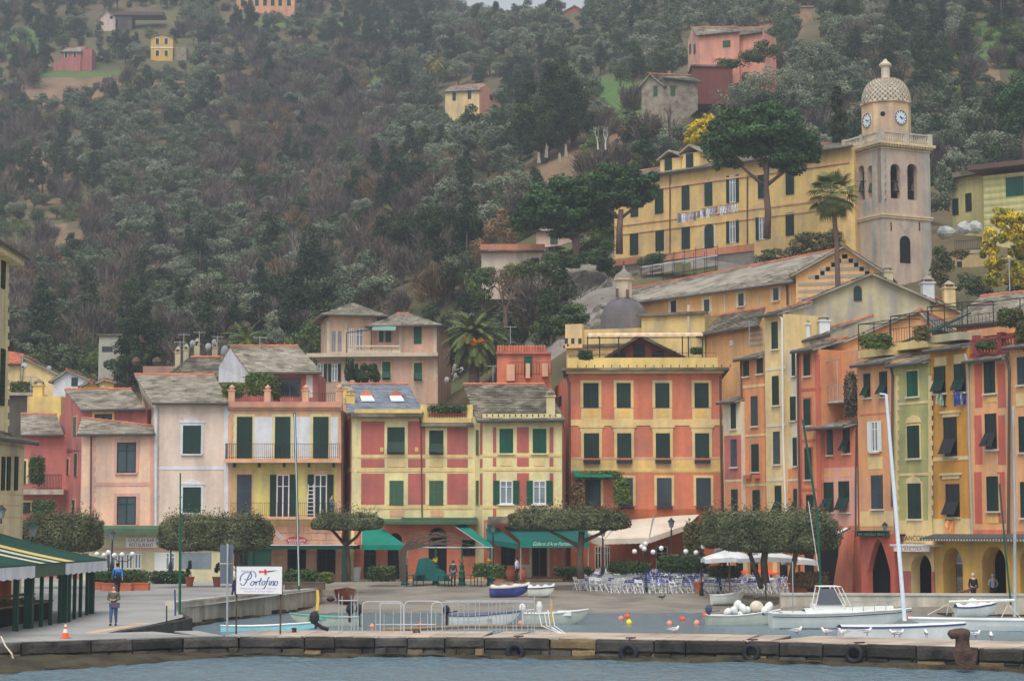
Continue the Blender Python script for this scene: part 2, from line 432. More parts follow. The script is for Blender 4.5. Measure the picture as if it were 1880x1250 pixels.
def boxcloud(fn,n,size,seed=0,flat=.6):
 R=np.random.RandomState(seed);P,d=fn(R,n)
 nr=d+R.normal(size=(n,3))*flat;nr/=np.linalg.norm(nr,axis=1)[:,None]
 t=np.cross(nr,R.normal(size=(n,3)));t/=np.linalg.norm(t,axis=1)[:,None]+1e-9
 b=np.cross(nr,t);s=(size*R.uniform(.6,1.3,n))[:,None]
 V=np.stack([P-t*s*.5,P-b*s*.3,P+t*s*.5,P+b*s*.3],1).reshape(-1,3)
 return V,np.arange(4*n).reshape(-1,4),np.clip(.5+R.uniform(-.4,.4,n),0,1)
def crown_px(D,cl,dr=1.0):
 out=[]
 for c in cl:
  cx,cy,rx,ry=c[:4];d=D+(c[4]if len(c)>4 else 0);p=at(cx,cy,d);k=d/F
  out.append((p.x,p.y,p.z,rx*k,rx*k*dr,ry*k))
 return out
def branches_px(mb,D,paths):
 for pts,r0,r1 in paths:
  P=[at(x,y,D+(q[0]if q else 0))for x,y,*q in pts];n=len(P)
  mb.tube(P,[r0+(r1-r0)*i/(n-1)for i in range(n)],7,0)
# ================================================ SETTING: water, ground, hill
random.seed(3)
def water_mat():
 m=bpy.data.materials.new('harbour_water');m.use_nodes=True;t=m.node_tree;N=t.nodes;L=t.links
 p=N['Principled BSDF'];p.inputs['Base Color'].default_value=(0.15,0.235,0.285,1);p.inputs['Roughness'].default_value=.22;p.inputs['IOR'].default_value=1.33
 geo=N.new('ShaderNodeNewGeometry');mp=N.new('ShaderNodeMapping');mp.inputs['Scale'].default_value=(1.0,.45,1);L.new(geo.outputs['Position'],mp.inputs['Vector'])
 n1=N.new('ShaderNodeTexNoise');n1.inputs['Scale'].default_value=2.2;n1.inputs['Detail'].default_value=5;n1.inputs['Roughness'].default_value=.6;L.new(mp.outputs[0],n1.inputs['Vector'])
 b=N.new('ShaderNodeBump');b.inputs['Strength'].default_value=1.0;b.inputs['Distance'].default_value=.4;L.new(n1.outputs['Fac'],b.inputs['Height']);L.new(b.outputs[0],p.inputs['Normal'])
 return m
M_water=water_mat()
def wave(x,y):
 return .05*mnoise.noise(Vector((x*.55,y*.30,0)))+.06*mnoise.noise(Vector((x*1.7,y*.8,3)))+.032*mnoise.noise(Vector((x*4.2,y*2.1,7)))
wb=MB();xs=[-44+i*.38 for i in range(int(88/.38)+1)];ys=[36+i*.3 for i in range(int(90/.3)+1)]
edge=lambda x,y:min(1,(44-abs(x))/3,(y-36)/3,(126-y)/3)
wb.grid([[(x,y,wave(x,y)*max(0,edge(x,y))*(1 if y<78 else .45))for x in xs]for y in ys])
X0,X1,Y0,Y1=xs[0],xs[-1],ys[0],ys[-1]
for a,b_,c,d in ((-700,X0,-300,300),(X1,700,-300,300),(X0,X1,-300,Y0),(X0,X1,Y1,300)):
 wb.add([(a,c,0),(b_,c,0),(b_,d,0),(a,d,0)],[(0,1,2,3)])
tag(wb.build('water',M_water,smooth=True),kind='structure')
sb=MB();sb.add([(-700,-300,-4),(700,-300,-4),(700,760,-4),(-700,760,-4)],[(0,1,2,3)])
tag(sb.build('seabed',mat('sea_bed',(90,92,84)),None),kind='structure')
# ---- piazza and quays
M_cob=mat('piazza_cobbles',(134,128,119),(108,102,94),var=.14,s1=.8,s2=7,bump=.5,tint=.0,mixs=.35)
M_quayt=mat('quay_paving',(150,150,148),(126,125,122),var=.10,s1=.4,s2=5,bump=.25,mixs=.3)
EDG=[(60,200),(77,200),(90,345),(97,325),(120,590),(230,590)]
def xw(Y):
 for (a,pa),(b_,pb)in zip(EDG,EDG[1:]):
  if a<=Y<=b_:
   xa,xb=(pa-CX)/F*a,(pb-CX)/F*b_
   return xa+(xb-xa)*(Y-a)/(b_-a)
 return (590-CX)/F*Y
def gz(X,Y):
 px=CX+F*X/Y
 if X<xw(Y):return .75+.45*min(1,max(0,(Y-84)/40))
 s=(Y-115)*.056;s=min(1.2,s)
 if px>1380:s=max(s,.5*min(1,(px-1380)/60))if Y>110.3 else -1.2
 return max(-1.2,s)
gb=MB()
rows=[]
for i in range(90):
 Y=73.5+i*1.6;r=[]
 for j in range(24):X=-90+(xw(Y)+90)*(j/23)**.7;r.append((X,Y,gz(X-1e-3,Y)))
 rows.append(r)
gb.grid(rows,0)
rows=[]
for i in range(140):
 Y=104+i*.8;r=[];a=xw(Y)
 for j in range(70):X=a+(90-a)*(j/69);r.append((X,Y,gz(X+1e-3,Y)+.008*mnoise.noise(Vector((X,Y,0)))))
 rows.append(r)
gb.grid(rows,1)
tag(gb.build('piazza_ground',[M_quayt,M_cob]),kind='structure')
M_tan=mat('tan_kerb_stone',(196,168,140),(160,138,118),var=.12,s2=6,bump=.3)
M_dkst=mat('wet_dark_stone',(70,68,64),(48,47,46),var=.22,s1=.9,s2=6,bump=.7,tint=.35,mixs=1.2)
M_olst=mat('algae_stone',(66,60,44),(36,34,28),var=.25,s1=.7,s2=5,bump=.9,mixs=1.0,tint=.3)
qe=MB()
for (a,pa),(b_,pb)in zip(EDG[1:3],EDG[2:4]):
 P,Q=at(pa,1000,a),at(pb,1000,b_);P.z=Q.z=0
 d=(Q-P).normalized();nrm=Vector((d.y,-d.x,0));n=max(1,int((Q-P).length/1.3))
 for k in range(n):
  o=P+(Q-P)*(k/n);ln=d*((Q-P).length/n-.03)
  qe.obox(o+Vector((0,0,-1)),ln,nrm*(.32+rnd(0,.05)),Vector((0,0,1.0)),2,rnd(.2,.8))
  qe.obox(o,ln,nrm*.26,Vector((0,0,.745)),1,rnd(.2,.8))
  if b_<=90:qe.obox(o+Vector((0,0,.7))-nrm*.9,ln,nrm*.55,Vector((0,0,.062)),0,rnd(.2,.8))
tag(qe.build('quay_edge',[M_tan,M_dkst,M_olst]),kind='structure')
cs=MB()
for (pa,a),(pb,b_)in (((322,96.8),(420,106)),((420,106),(500,113)),((500,113),(592,121.0))):
 P,Q=at(pa,1000,a),at(pb,1000,b_);P.z=Q.z=-1;d=(Q-P).normalized();nrm=Vector((-d.y,d.x,0))
 cs.obox(P,Q-P,nrm*.45,(0,0,2.15),0,rnd(.3,.7));cs.obox(P+Vector((0,0,2.15))-nrm*.04,Q-P,nrm*.53,(0,0,.09),1,.6)
 for k in range(6):cs.obox(P+(Q-P)*(k/6)-nrm*rnd(.25,.6),(Q-P)*.16,nrm*.7,(0,0,1.0+rnd(-.05,.22)),2,rnd(.2,.8))
M_concd=mat('pale_concrete_cap',(178,175,166),(150,146,136),var=.1,s2=3,bump=.3)
tag(cs.build('slipway_wall',[M_conc,M_concd,M_olst]),'curved grey concrete wall beside the slipway, algae along its foot','wall')
rw=MB()
P,Q=at(1432,1000,111.5),at(2060,1000,109.5);P.z=Q.z=-1;nrm=Vector((0,1,0))
rw.obox(P,Q-P,nrm*.5,(0,0,2.10),0,.5)
rw.obox(P+Vector((0,-.06,2.1)),Q-P,nrm*.62,(0,0,.13),1,.5)
for k in range(22):rw.obox(P+(Q-P)*(k/22)+Vector((0,-rnd(.2,.5),0)),(Q-P)*.044,nrm*.6,(0,0,1.02+rnd(0,.22)),2,rnd(.1,.9))
tag(rw.build('harbour_wall',[M_conc,M_concd,M_olst]),'low stained concrete harbour wall in front of the arcades','wall')
# ---- pier
FP=[(-150,68.6),(0,70.4),(200,72.5),(400,74.9),(900,74.0),(1400,71.4),(1880,66.6),(2060,64.5)]
pp=[at(x,1000,D)for x,D in FP]
for p in pp:p.z=0
def pier_pt(s):
 for a,b_ in zip(pp,pp[1:]):
  l=(b_-a).length
  if s<=l:return a+(b_-a)*(s/l),(b_-a).normalized()
  s-=l
 return pp[-1],(pp[-1]-pp[-2]).normalized()
PL=sum((b_-a).length for a,b_ in zip(pp,pp[1:]))
pb=MB();s=0
M_pt=mat('pier_top_stone',(178,162,146),(146,134,122),var=.14,s1=.6,s2=4,bump=.4,tint=.12,mixs=.5)
M_black=mat('black_weathered_stone',(64,62,58),(35,34,34),var=.25,s1=1.0,s2=7,bump=.9,tint=.5,mixs=1.5)
M_olb=mat('tan_weathered_stone',(122,104,76),(66,58,46),var=.2,s1=.9,s2=6,bump=.7,tint=.3)
while s<PL-.3:
 l=rnd(.8,2.6);l=min(l,PL-s);P,d=pier_pt(s+.01);Q,_=pier_pt(s+l-.015);d=(Q-P)
 nn=Vector((-d.y,d.x,0)).normalized();px=proj(P)[0]
 mi=1 if rnd(0,1)<(.86 if px<900 else .74)else 2
 q=rnd(-.05,.05)
 zt=.735+rnd(-.02,.012)
 zl=rnd(.24,.36)
 def blk(sec,P_,d_,mi_):
  m0=len(pb.V);K=5;R0=[]
  for j in range(K+1):
   t=j/K;e=.05 if j in (0,K)else 0
   R0.append([P_+d_*(t*.985)+nn*(a+(e if i in (1,2)else 0)+(.05*mnoise.noise(Vector((P_.x+d_.x*t*1.3,z*3,s)))if a<.5 else 0))+Vector((0,0,z+(.025*mnoise.noise(Vector((P_.x*2+t*3,z,4)))if i<4 else 0)))for i,(a,z)in enumerate(sec)])
  pb.grid(R0,mi_,rnd(.05,.95));pb.add(R0[0],[tuple(range(len(sec)))],mi_,.2);pb.add(R0[-1],[tuple(range(len(sec)))],mi_,.2)
 blk([(q+.03,zl),(q-.04,zl+.06),(q-.03,.62),(q+.05,.71),(q+.14,zt),(.9,zt)],P,d,mi)
 u_=0
 while u_<1:
  w_=min(1-u_,rnd(.25,.7));blk([(rnd(-.12,.06),.0),(rnd(-.14,0),.1),(rnd(-.1,.02),zl-.05),(.1,zl-.01),(.9,zl)],P+d*u_,d*w_*.97,random.choice((1,1,1,2,3)));u_+=w_
 s+=l
for k in range(46):
 P,_=pier_pt(PL*k/46);Q,_=pier_pt(PL*(k+1)/46-.02);d=Q-P;nn=Vector((-d.y,d.x,0)).normalized()
 pb.obox(P+nn*.5+Vector((0,0,-1.5)),d,nn*3.7,(0,0,2.2),3,.4)
 e0=rnd(.06,.16)
 q5=4 if proj(P)[0]<430 else 0;pb.obox(P+nn*e0+Vector((0,0,.69)),d*rnd(.985,1),nn*(1.25-e0),(0,0,.062+rnd(0,.006)),q5,rnd(.1,.9))
 pb.obox(P+nn*1.27+Vector((0,0,.69)),d*rnd(.985,1),nn*2.95,(0,0,.062+rnd(0,.006)),q5,rnd(.1,.9))
rows=[]
n=int(PL/.12)
for k in range(n+1):
 P,d=pier_pt(PL*k/n*.999);nn=Vector((-d.y,d.x,0));px=proj(P)[0]
 A=(.5+3.6*max(0,1-px/425)**.8)if px<425 else (.18 if px<900 else .32)
 w_=lambda i:mnoise.noise(Vector((P.x*.8,i*1.7,0)))*.16+mnoise.noise(Vector((P.x*4,i*3.1,5)))*.06
 h_=min(.16,A*.03);prof=[(.1,.16+h_),(-.02,.14+h_+.3*w_(9)),(-A*.4,.12+h_+.2*w_(11)),(-A*.8,.09+h_+.2*w_(12)),(-A,.03),(-A-.12,-.08),(-A-.3,-.6)]
 rows.append([P+nn*(a+(w_(i)if i>0 else 0))+Vector((0,0,z+w_(i+20)*.6))for i,(a,z)in enumerate(prof)])
pb.grid(rows,3)
tag(pb.build('stone_pier',[M_pt,M_black,M_olb,M_olst,M_quayt]),kind='structure')
# ================================================ hill
CPS=[(0,650,245),(300,650,235),(0,450,330),(0,250,420),(0,100,500),(0,-80,600),(300,500,300),(300,300,390),(300,110,490),(300,0,560),(300,-80,620),
(600,560,240),(600,400,320),(600,200,430),(600,60,520),(600,-40,600),(800,600,212),(800,450,265),(800,300,350),(865,205,410),(860,70,510),
(780,40,575),(900,54,575),(1000,62,570),(1060,60,560),(1115,42,520),(1000,430,216),(1000,300,268),(1055,500,192),(1050,600,176),(1100,170,325),(1100,80,420),(1180,-10,500),
(1250,470,203),(1210,205,280),(1290,150,300),(1400,100,330),(1480,15,390),(1500,-80,450),(1500,300,250),(1500,460,208),(1700,200,285),(1700,0,375),(1880,0,350),(1880,200,275),
(1880,330,232),(1880,520,185),(1720,540,185),(1300,560,182),(1500,560,180),(-500,400,350),(-500,0,560),(2400,200,270),(2400,0,340),(2400,500,190),(-500,640,250)]
pts=[at(*c)for c in CPS]
for x in (-400,0,300,600,900):pts.append(at(x,940,168));pts.append(at(x,760,200))
for x in (1200,1500,1880,2400):pts.append(at(x,920,150));pts.append(at(x,700,168))
for x,y,D in ((780,46,720),(950,62,700),(1050,62,700),(300,-80,760),(-500,0,760),(1500,0,700),(2400,0,700)):pts.append(at(x,y,D)-Vector((0,0,12 if 700<x<1100 else 0)))
PX=np.array([[p.x,p.y]for p in pts])/100.0;PZ=np.array([p.z for p in pts])
def ker(a,b):
 r2=((a[:,None,:]-b[None])**2).sum(-1);return r2*.5*np.log(r2+1e-9)
nP=len(pts);K=ker(PX,PX)+np.eye(nP)*.02;Pm=np.hstack([np.ones((nP,1)),PX])
A_=np.block([[K,Pm],[Pm.T,np.zeros((3,3))]]);Wt=np.linalg.solve(A_,np.concatenate([PZ,np.zeros(3)]))
def tzv(X,Y):
 q=np.stack([np.asarray(X,float).ravel(),np.asarray(Y,float).ravel()],1)/100.0
 return (ker(q,PX)@Wt[:nP]+Wt[nP]+q@Wt[nP+1:]).reshape(np.shape(X))
def tz(x,y):return float(tzv(np.array([x]),np.array([y]))[0])
def hit(px,py,D0=150,D1=720):
 r=ray(px,py);Ds=np.arange(D0,D1,1.0);s=Ds/r.y;X=r.x*s;Z=HC+r.z*s
 d=tzv(X,Ds)-Z;k=np.where((d[1:]>0)&(d[:-1]<=0))[0]
 if len(k)==0:return at(px,py,560)
 D=Ds[k[0]]+d[k[0]]/(d[k[0]]-d[k[0]+1]);return at(px,py,D)
M_hill=mat('hill_earth_and_scrub',(82,84,56),(100,88,66),var=.25,s1=.06,s2=.6,bump=.6,mixs=.035,mixat=.5,mixw=.12,rough=.95)
ty=np.concatenate([np.arange(150,330,3.0),np.arange(330,770,5.0)]);tu=np.linspace(-1.25,1.25,190)
GX=ty[:,None]*tu[None]*.30*(1+22/ty[:,None]);GY=np.repeat(ty[:,None],len(tu),1);GZ=tzv(GX,GY)
for i in range(GX.shape[0]):
 for j in range(GX.shape[1]):
  x,y=GX[i,j],GY[i,j];GZ[i,j]+=mnoise.noise(Vector((x*.07,y*.07,0)))*1.2+.35*mnoise.noise(Vector((x*.35,y*.35,1)))
V=np.stack([GX,GY,GZ],-1).reshape(-1,3);nr_,nc_=GX.shape
ii=(np.arange(nr_-1)[:,None]*nc_+np.arange(nc_-1)[None]).ravel();Q=np.stack([ii,ii+1,ii+nc_+1,ii+nc_],1)
M_grass=mat('meadow_grass',(80,108,54),(74,94,52),var=.2,s1=.2,s2=2.5,bump=.5,mixs=.2,rough=.95)
M_earth=mat('reddish_bare_earth',(128,104,82),(104,92,66),var=.2,s1=.2,s2=2,bump=.6,mixs=.15,rough=.95)
M_rock=mat('grey_cliff_rock',(136,130,122),(104,98,92),var=.25,s1=.25,s2=1.6,bump=1.0,mixs=.25,rough=.95)
hill=np_obj('hillside_terrain',V,Q,np.full(len(Q),.5),[M_hill,M_grass,M_earth,M_rock]);tag(hill,kind='structure')
cx_=V[Q].mean(1);ff=cx_[:,1]*cP+(cx_[:,2]-HC)*sP;uu=(cx_[:,2]-HC)*cP-cx_[:,1]*sP
fpx=CX+F*cx_[:,0]/ff;fpy=CY-F*uu/ff
def inel(px,py,e):return ((px-e[0])/e[2])**2+((py-e[1])/e[3])**2<1
PATCH=[((1125,170,52,30),1),((1140,200,60,34),1),((1850,100,60,30),1),((1730,140,50,40),1),((30,80,60,25),1),((200,660,80,30),1),((110,470,60,60),2),((560,100,90,14),1),
((950,362,80,20),2),((1010,318,80,26),2),((1070,285,60,20),2),((420,108,95,7),2),((250,152,120,8),2),((640,150,110,6),1),((150,135,100,7),1),((720,62,90,6),2),((600,42,120,6),1),((1800,60,60,12),1),((900,395,40,20),2),((1160,245,40,30),2),((1790,130,50,25),2),((1810,180,50,20),2),((1430,55,50,22),2),((90,170,110,30),2),((30,300,60,50),2),((80,330,70,50),2),((1055,545,95,70),3),((1040,620,80,40),3),((1440,480,200,22),3),((1180,480,60,25),3)]
mi=np.zeros(len(Q),np.int32)
for e,k in PATCH:
 q=((fpx-e[0])/e[2])**2+((fpy-e[1])/e[3])**2+RS.uniform(-.25,.25,len(Q))<1;mi[q]=k
hill.data.polygons.foreach_set('material_index',mi);hill.data.polygons.foreach_set('use_smooth',np.ones(len(Q),bool))
nx_,ny_=70,56;rows=[]
for j in range(ny_):
 r=[]
 for i in range(nx_):
  px,py=968+165*i/(nx_-1),494+150*j/(ny_-1);px+=-34*j/ny_ if i<nx_/2 else 0
  p=hit(px,py,150,240);q=p*.28
  n_=mnoise.fractal(q,1.0,2.0,4)*1.5+abs(mnoise.noise(p*.7))*1.1;e=min(1,i/6,(nx_-1-i)/6,j/6,(ny_-1-j)/6)
  r.append(p+Vector((.15*n_,-(.35+n_)*e+(1-e)*.8,(.5*n_)*e)))
 rows.append(r)
rk=MB();rk.grid(rows);tag(rk.build('cliff_rock',mat('cracked_cliff_rock',(128,122,112),(92,88,78),var=.28,s1=.35,s2=2.4,bump=1.2,mixs=.5,rough=.95,streak=.3)),kind='structure')
# ================================================ hillside trees
L_ol=[leafm('olive_leaves',(112,120,98),(86,98,78)),leafm('olive_leaves_pale',(130,136,114),(102,110,90)),leafm('olive_leaves_dull',(94,106,78),(76,88,64))]
L_gr=[leafm('evergreen_leaves',(62,78,44),(46,62,38)),leafm('bright_bush_leaves',(100,114,56),(76,94,50)),leafm('dark_oak_leaves',(50,66,42),(40,54,36))]
L_br=[leafm('bare_brown_twigs',(112,100,86),(92,82,72),tint=.35),leafm('purplish_bare_twigs',(104,92,88),(88,80,74),tint=.35),leafm('russet_twigs',(128,104,74),(108,94,68),tint=.35)]
for m_ in L_ol+L_gr:
 for n_ in m_.node_tree.nodes:
  if n_.type=='MAP_RANGE' and abs(n_.inputs[3].default_value-.55)<.001:n_.inputs[3].default_value=.72;n_.inputs[4].default_value=1.28
L_cy=leafm('cypress_leaves',(58,66,46),(46,54,40))
def hill_tree(name,lm,seed,shape,n,leaf,label,cat,group):
 R=random.Random(seed);cl=[]
 if shape=='round':
  for k in range(R.randint(4,6)):a=R.uniform(0,6.28);d=R.uniform(.4,1.5);cl.append((d*math.cos(a),d*math.sin(a),R.uniform(2.2,4.2),R.uniform(1.1,1.7),R.uniform(1.1,1.7),R.uniform(.9,1.4)))
 elif shape=='bush':
  for k in range(4):a=R.uniform(0,6.28);d=R.uniform(.3,1.6);cl.append((d*math.cos(a),d*math.sin(a),R.uniform(.7,1.8),R.uniform(1.1,1.8),R.uniform(1.1,1.8),R.uniform(.9,1.4)))
 elif shape=='tall':
  for k in range(5):a=R.uniform(0,6.28);d=R.uniform(.2,.9);cl.append((d*math.cos(a),d*math.sin(a),2+k*1.1,R.uniform(1.0,1.5),R.uniform(1.0,1.5),R.uniform(1.0,1.5)))
 elif shape=='column':
  for k in range(6):cl.append((0,0,1+k*1.25,.85-.09*k,.85-.09*k,1.0))
 V,Q,T=leafcloud(cl,n,leaf,seed,sub=8,subr=.45,shell=.6)
 mb=MB();tp=max(c[2]for c in cl)
 mb.tube([(0,0,-1.2),(.1,.05,1),(-.05,.1,tp*.7)],[.22,.17,.09],6)
 for k in range(4):
  c=cl[k%len(cl)];mb.tube([(0,.05,.9+k*.3),(c[0]*.5,c[1]*.5,c[2]*.7),(c[0],c[1],c[2]+c[5]*.5)],[.1,.06,.03],5)
 nv=len(mb.V);MV=np.array(mb.V);
 tri=[f for f in mb.Fc if len(f)==4]
 V=np.concatenate([V,MV]);Q2=np.array(tri)+4*n;Qa=np.concatenate([Q,Q2]);Ta=np.concatenate([T,np.full(len(Q2),.5)])
 o=np_obj(name,V,Qa,Ta,[lm,M_bark]);mi=np.zeros(len(Qa),np.int32);mi[n:]=1;o.data.polygons.foreach_set('material_index',mi)
 return tag(o,label,cat,group)
KINDS={}
def bare_tree(seed,lm):
 R=np.random.RandomState(seed);cl=[(R.uniform(-1.2,1.2),R.uniform(-1.2,1.2),R.uniform(1.6,3.4),R.uniform(1.2,1.8),R.uniform(1.2,1.8),R.uniform(1.2,1.9))for k in range(5)]
 n=900;V,Q,T=leafcloud(cl,n,.55,seed,sub=6,subr=.6,shell=.2,flat=1.5)
 V=V.reshape(-1,4,3);c=V.mean(1,keepdims=True);d=c[:,0]-np.array([0,0,0]);d/=np.linalg.norm(d,axis=1)[:,None]
 d=d+R.normal(size=d.shape)*.35;d/=np.linalg.norm(d,axis=1)[:,None];s=R.normal(size=d.shape);s=np.cross(d,s);s/=np.linalg.norm(s,axis=1)[:,None]
 ln=R.uniform(.3,.75,(n,1));wd=.045
 V=np.stack([c[:,0]-d*ln-s*wd,c[:,0]-d*ln+s*wd,c[:,0]+d*ln+s*wd*.5,c[:,0]+d*ln-s*wd*.5],1).reshape(-1,3)
 mb=MB()
 for k in range(5):mb.tube([(0,0,-1),(cl[k][0]*.3,cl[k][1]*.3,1.2),(cl[k][0],cl[k][1],cl[k][2]+.8)],[.14,.1,.04],5)
 Q2=np.array([f for f in mb.Fc if len(f)==4])+4*n
 o=np_obj('bare_tree',np.concatenate([V,np.array(mb.V)]),np.concatenate([Q,Q2]),np.concatenate([T,np.full(len(Q2),.6)]),[lm])
 return tag(o,'leafless brown tree among the many on the wooded hillside','tree','leafless trees on the hillside')
ol=[hill_tree('olive_tree',L_ol[k%3],10+k,'round',3000,.27,'grey green olive tree among the many on the hillside','tree','olive trees on the hillside')for k in range(6)]
gr=[hill_tree('evergreen_tree',L_gr[0]if k%2 else L_gr[2],30+k,'round' if k<2 else 'tall',3000,.27,'dark evergreen tree among the many on the hillside','tree','evergreen trees on the hillside')for k in range(4)]
bu=[hill_tree('bush',L_gr[1]if k<2 else L_gr[0],40+k,'bush',1900,.24,'low green bush among the many on the hillside','bush','bushes on the hillside')for k in range(3)]
br=[bare_tree(50+k,L_br[k%2])for k in range(4)]+[bare_tree(58,L_br[2])]
PROTO=ol+gr+bu+br;KO,KG,KB,KR=list(range(6)),list(range(6,10)),list(range(10,13)),list(range(13,17));KX=[17]
ZM=["GGGOGOGGOOOOOOOOGOGG","BEGORRROOGBOOOOOGGBB","ROOORRROOOGRBGOOGOOO","BBOORRRXOGEEGGOOGGOO","EBROORRGGRGGGOOOGGGG","RRGOGGORXRBBGOOOGGGG","GBGRBGGBOXGGGGGGGGGG","GBGRBGGBOBGGGGGGGGGG"]
CLEAR=[(1125,172,50,26),(1140,205,50,26),(950,362,76,16),(1010,318,76,22),(1068,285,50,15),(420,106,90,6),(250,150,110,7),(640,148,100,6),(150,133,90,7),(720,60,80,5),(600,40,100,5),(1055,545,70,55),(900,395,30,14),(1800,100,30,20),(1840,150,40,20),(1430,55,40,14),(60,110,60,14),(225,660,60,22),(115,440,50,30),(560,95,80,9),(1160,250,20,26),(60,320,40,30),(90,175,90,14),(40,60,30,12)]
HOUSEPX=[(98,82,172,128),(270,58,345,108),(160,12,315,50),(425,0,545,22),(812,148,920,212),(1030,5,1076,40),(1172,130,1300,215),(1255,40,1420,160),(1455,10,1500,60),(1195,270,1560,480),(880,440,1150,500),(1700,290,1990,520),(180,612,275,690),(1080,430,1720,640),(580,555,815,720)]
W_=[];random.seed(11)
D=172.0
while D<640:
 st=2.75+D*.0032;x=-.30*D-6
 while x<.30*D+6:
  X=x+rnd(-.45,.45)*st;Y=D+rnd(-.5,.5)*st;W_.append((X,Y));x+=st
 D+=st*1.25
W_=np.array(W_);WZ=tzv(W_[:,0],W_[:,1]);sel=[[]for _ in PROTO]
def blocked(px,py,D,ht):
 for (a,b_,c,d)in HOUSEPX:
  if a-6<px<c+6 and b_+(d-b_)*.25<py<d+(ht*.75 if d<530 else -15):return True
 return False
ALLT=[]
for (X,Y),Z in zip(W_,WZ):
 px,py=proj((X,Y,Z))
 if not (-70<px<1950 and -70<py<735):continue
 if any(inel(px,py,e)for e in CLEAR)and random.random()<.93:continue
 jx,jy=px+rnd(-45,45),py-25+rnd(-40,40)
 z=ZM[max(0,min(7,int(jy//100)))][max(0,min(19,int(jx//100)))]
 rr=random.random();sc=rnd(.75,1.3)
 if z=='O':k=random.choice(KO)if rr<.80 else random.choice(KG if rr<.88 else KB if rr<.93 else KR)
 elif z=='G':k=random.choice(KG)if rr<.48 else random.choice(KO if rr<.64 else KB if rr<.85 else KR)
 elif z=='R':k=random.choice(KR)if rr<.72 else random.choice(KO if rr<.85 else KG if rr<.94 else KX)
 elif z=='X':k=random.choice(KX)if rr<.35 else random.choice(KR if rr<.6 else KB if rr<.85 else KG)
 elif z=='B':k=random.choice(KB)if rr<.5 else random.choice(KO if rr<.65 else KR if rr<.85 else KG)
 else:
  if rr<.30:continue
  k=random.choice(KB if rr<.7 else KR if rr<.85 else KO)
 ht=5.5*sc*F/Y*(.5 if k in KB else 1)
 if blocked(px,py,Y,ht):continue
 if 1030<px<1720 and py>470 and Y<215:continue
 if py>690 and Y<200:continue
 ALLT.append((Y/sc,X,Y,Z-.2,k,sc*(1.0 if k not in KB else .9),rnd(0,6.28)))
ALLT.sort()
lim={};names={'o':0}
GRPS=[KO,KG,KB,KR+KX];quota=[130,70,45,55];got=[0]*4;rest=[];first=set()
for t in ALLT:
 k=t[4];g=[i for i,G in enumerate(GRPS)if k in G][0]
 if k not in first:
  o=PROTO[k];first.add(k)
 elif got[g]<quota[g]:o=PROTO[k].copy();C.objects.link(o)
 else:rest.append(t);continue
 got[g]+=1;o.location=(t[1],t[2],t[3]);o.rotation_euler=(0,0,t[6]);s_=t[5];o.scale=(s_,s_,s_*.95)
rest=np.array(rest)
me=bpy.data.meshes.new('hillside_wood');me.vertices.add(len(rest));me.vertices.foreach_set('co',rest[:,1:4].astype(np.float32).ravel())
for nm,typ,dat in (('kind_index','INT',rest[:,4].astype(np.int32)),('size','FLOAT',rest[:,5].astype(np.float32)),('turn','FLOAT',rest[:,6].astype(np.float32))):
 a=me.attributes.new(nm,typ,'POINT');a.data.foreach_set('value',dat)
wood=bpy.data.objects.new('hillside_wood',me);C.objects.link(wood)
tag(wood,'mass of small far trees covering the upper hillside','woodland',kind='stuff')
ng=bpy.data.node_groups.new('scatter','GeometryNodeTree');ng.interface.new_socket('Geometry',in_out='INPUT',socket_type='NodeSocketGeometry');ng.interface.new_socket('Geometry',in_out='OUTPUT',socket_type='NodeSocketGeometry')
gi=ng.nodes.new('NodeGroupInput');go=ng.nodes.new('NodeGroupOutput');jn=ng.nodes.new('GeometryNodeJoinGeometry')
m2p=ng.nodes.new('GeometryNodeMeshToPoints');ng.links.new(gi.outputs[0],m2p.inputs[0])
def nattr(nm,ty):
 n=ng.nodes.new('GeometryNodeInputNamedAttribute');n.data_type=ty;n.inputs[0].default_value=nm;return n.outputs[0]
ki,sz,tn=nattr('kind_index','INT'),nattr('size','FLOAT'),nattr('turn','FLOAT')
cr=ng.nodes.new('ShaderNodeCombineXYZ');ng.links.new(tn,cr.inputs[2]);cz=ng.nodes.new('ShaderNodeCombineXYZ')
for i in range(3):ng.links.new(sz,cz.inputs[i])
for k,o in enumerate(PROTO):
 cmp=ng.nodes.new('FunctionNodeCompare');cmp.data_type='INT';cmp.operation='EQUAL';ng.links.new(ki,cmp.inputs[2]);cmp.inputs[3].default_value=k
 oi=ng.nodes.new('GeometryNodeObjectInfo');oi.transform_space='ORIGINAL';oi.inputs['Object'].default_value=o;oi.inputs['As Instance'].default_value=True
 ip=ng.nodes.new('GeometryNodeInstanceOnPoints');ng.links.new(m2p.outputs[0],ip.inputs['Points']);ng.links.new(cmp.outputs[0],ip.inputs['Selection'])
 ng.links.new(oi.outputs['Geometry'],ip.inputs['Instance']);ng.links.new(cr.outputs[0],ip.inputs['Rotation']);ng.links.new(cz.outputs[0],ip.inputs['Scale']);ng.links.new(ip.outputs[0],jn.inputs[0])
ng.links.new(jn.outputs[0],go.inputs[0]);md=wood.modifiers.new('scatter','NODES');md.node_group=ng
print('TREES',len(ALLT),'stuff',len(rest))
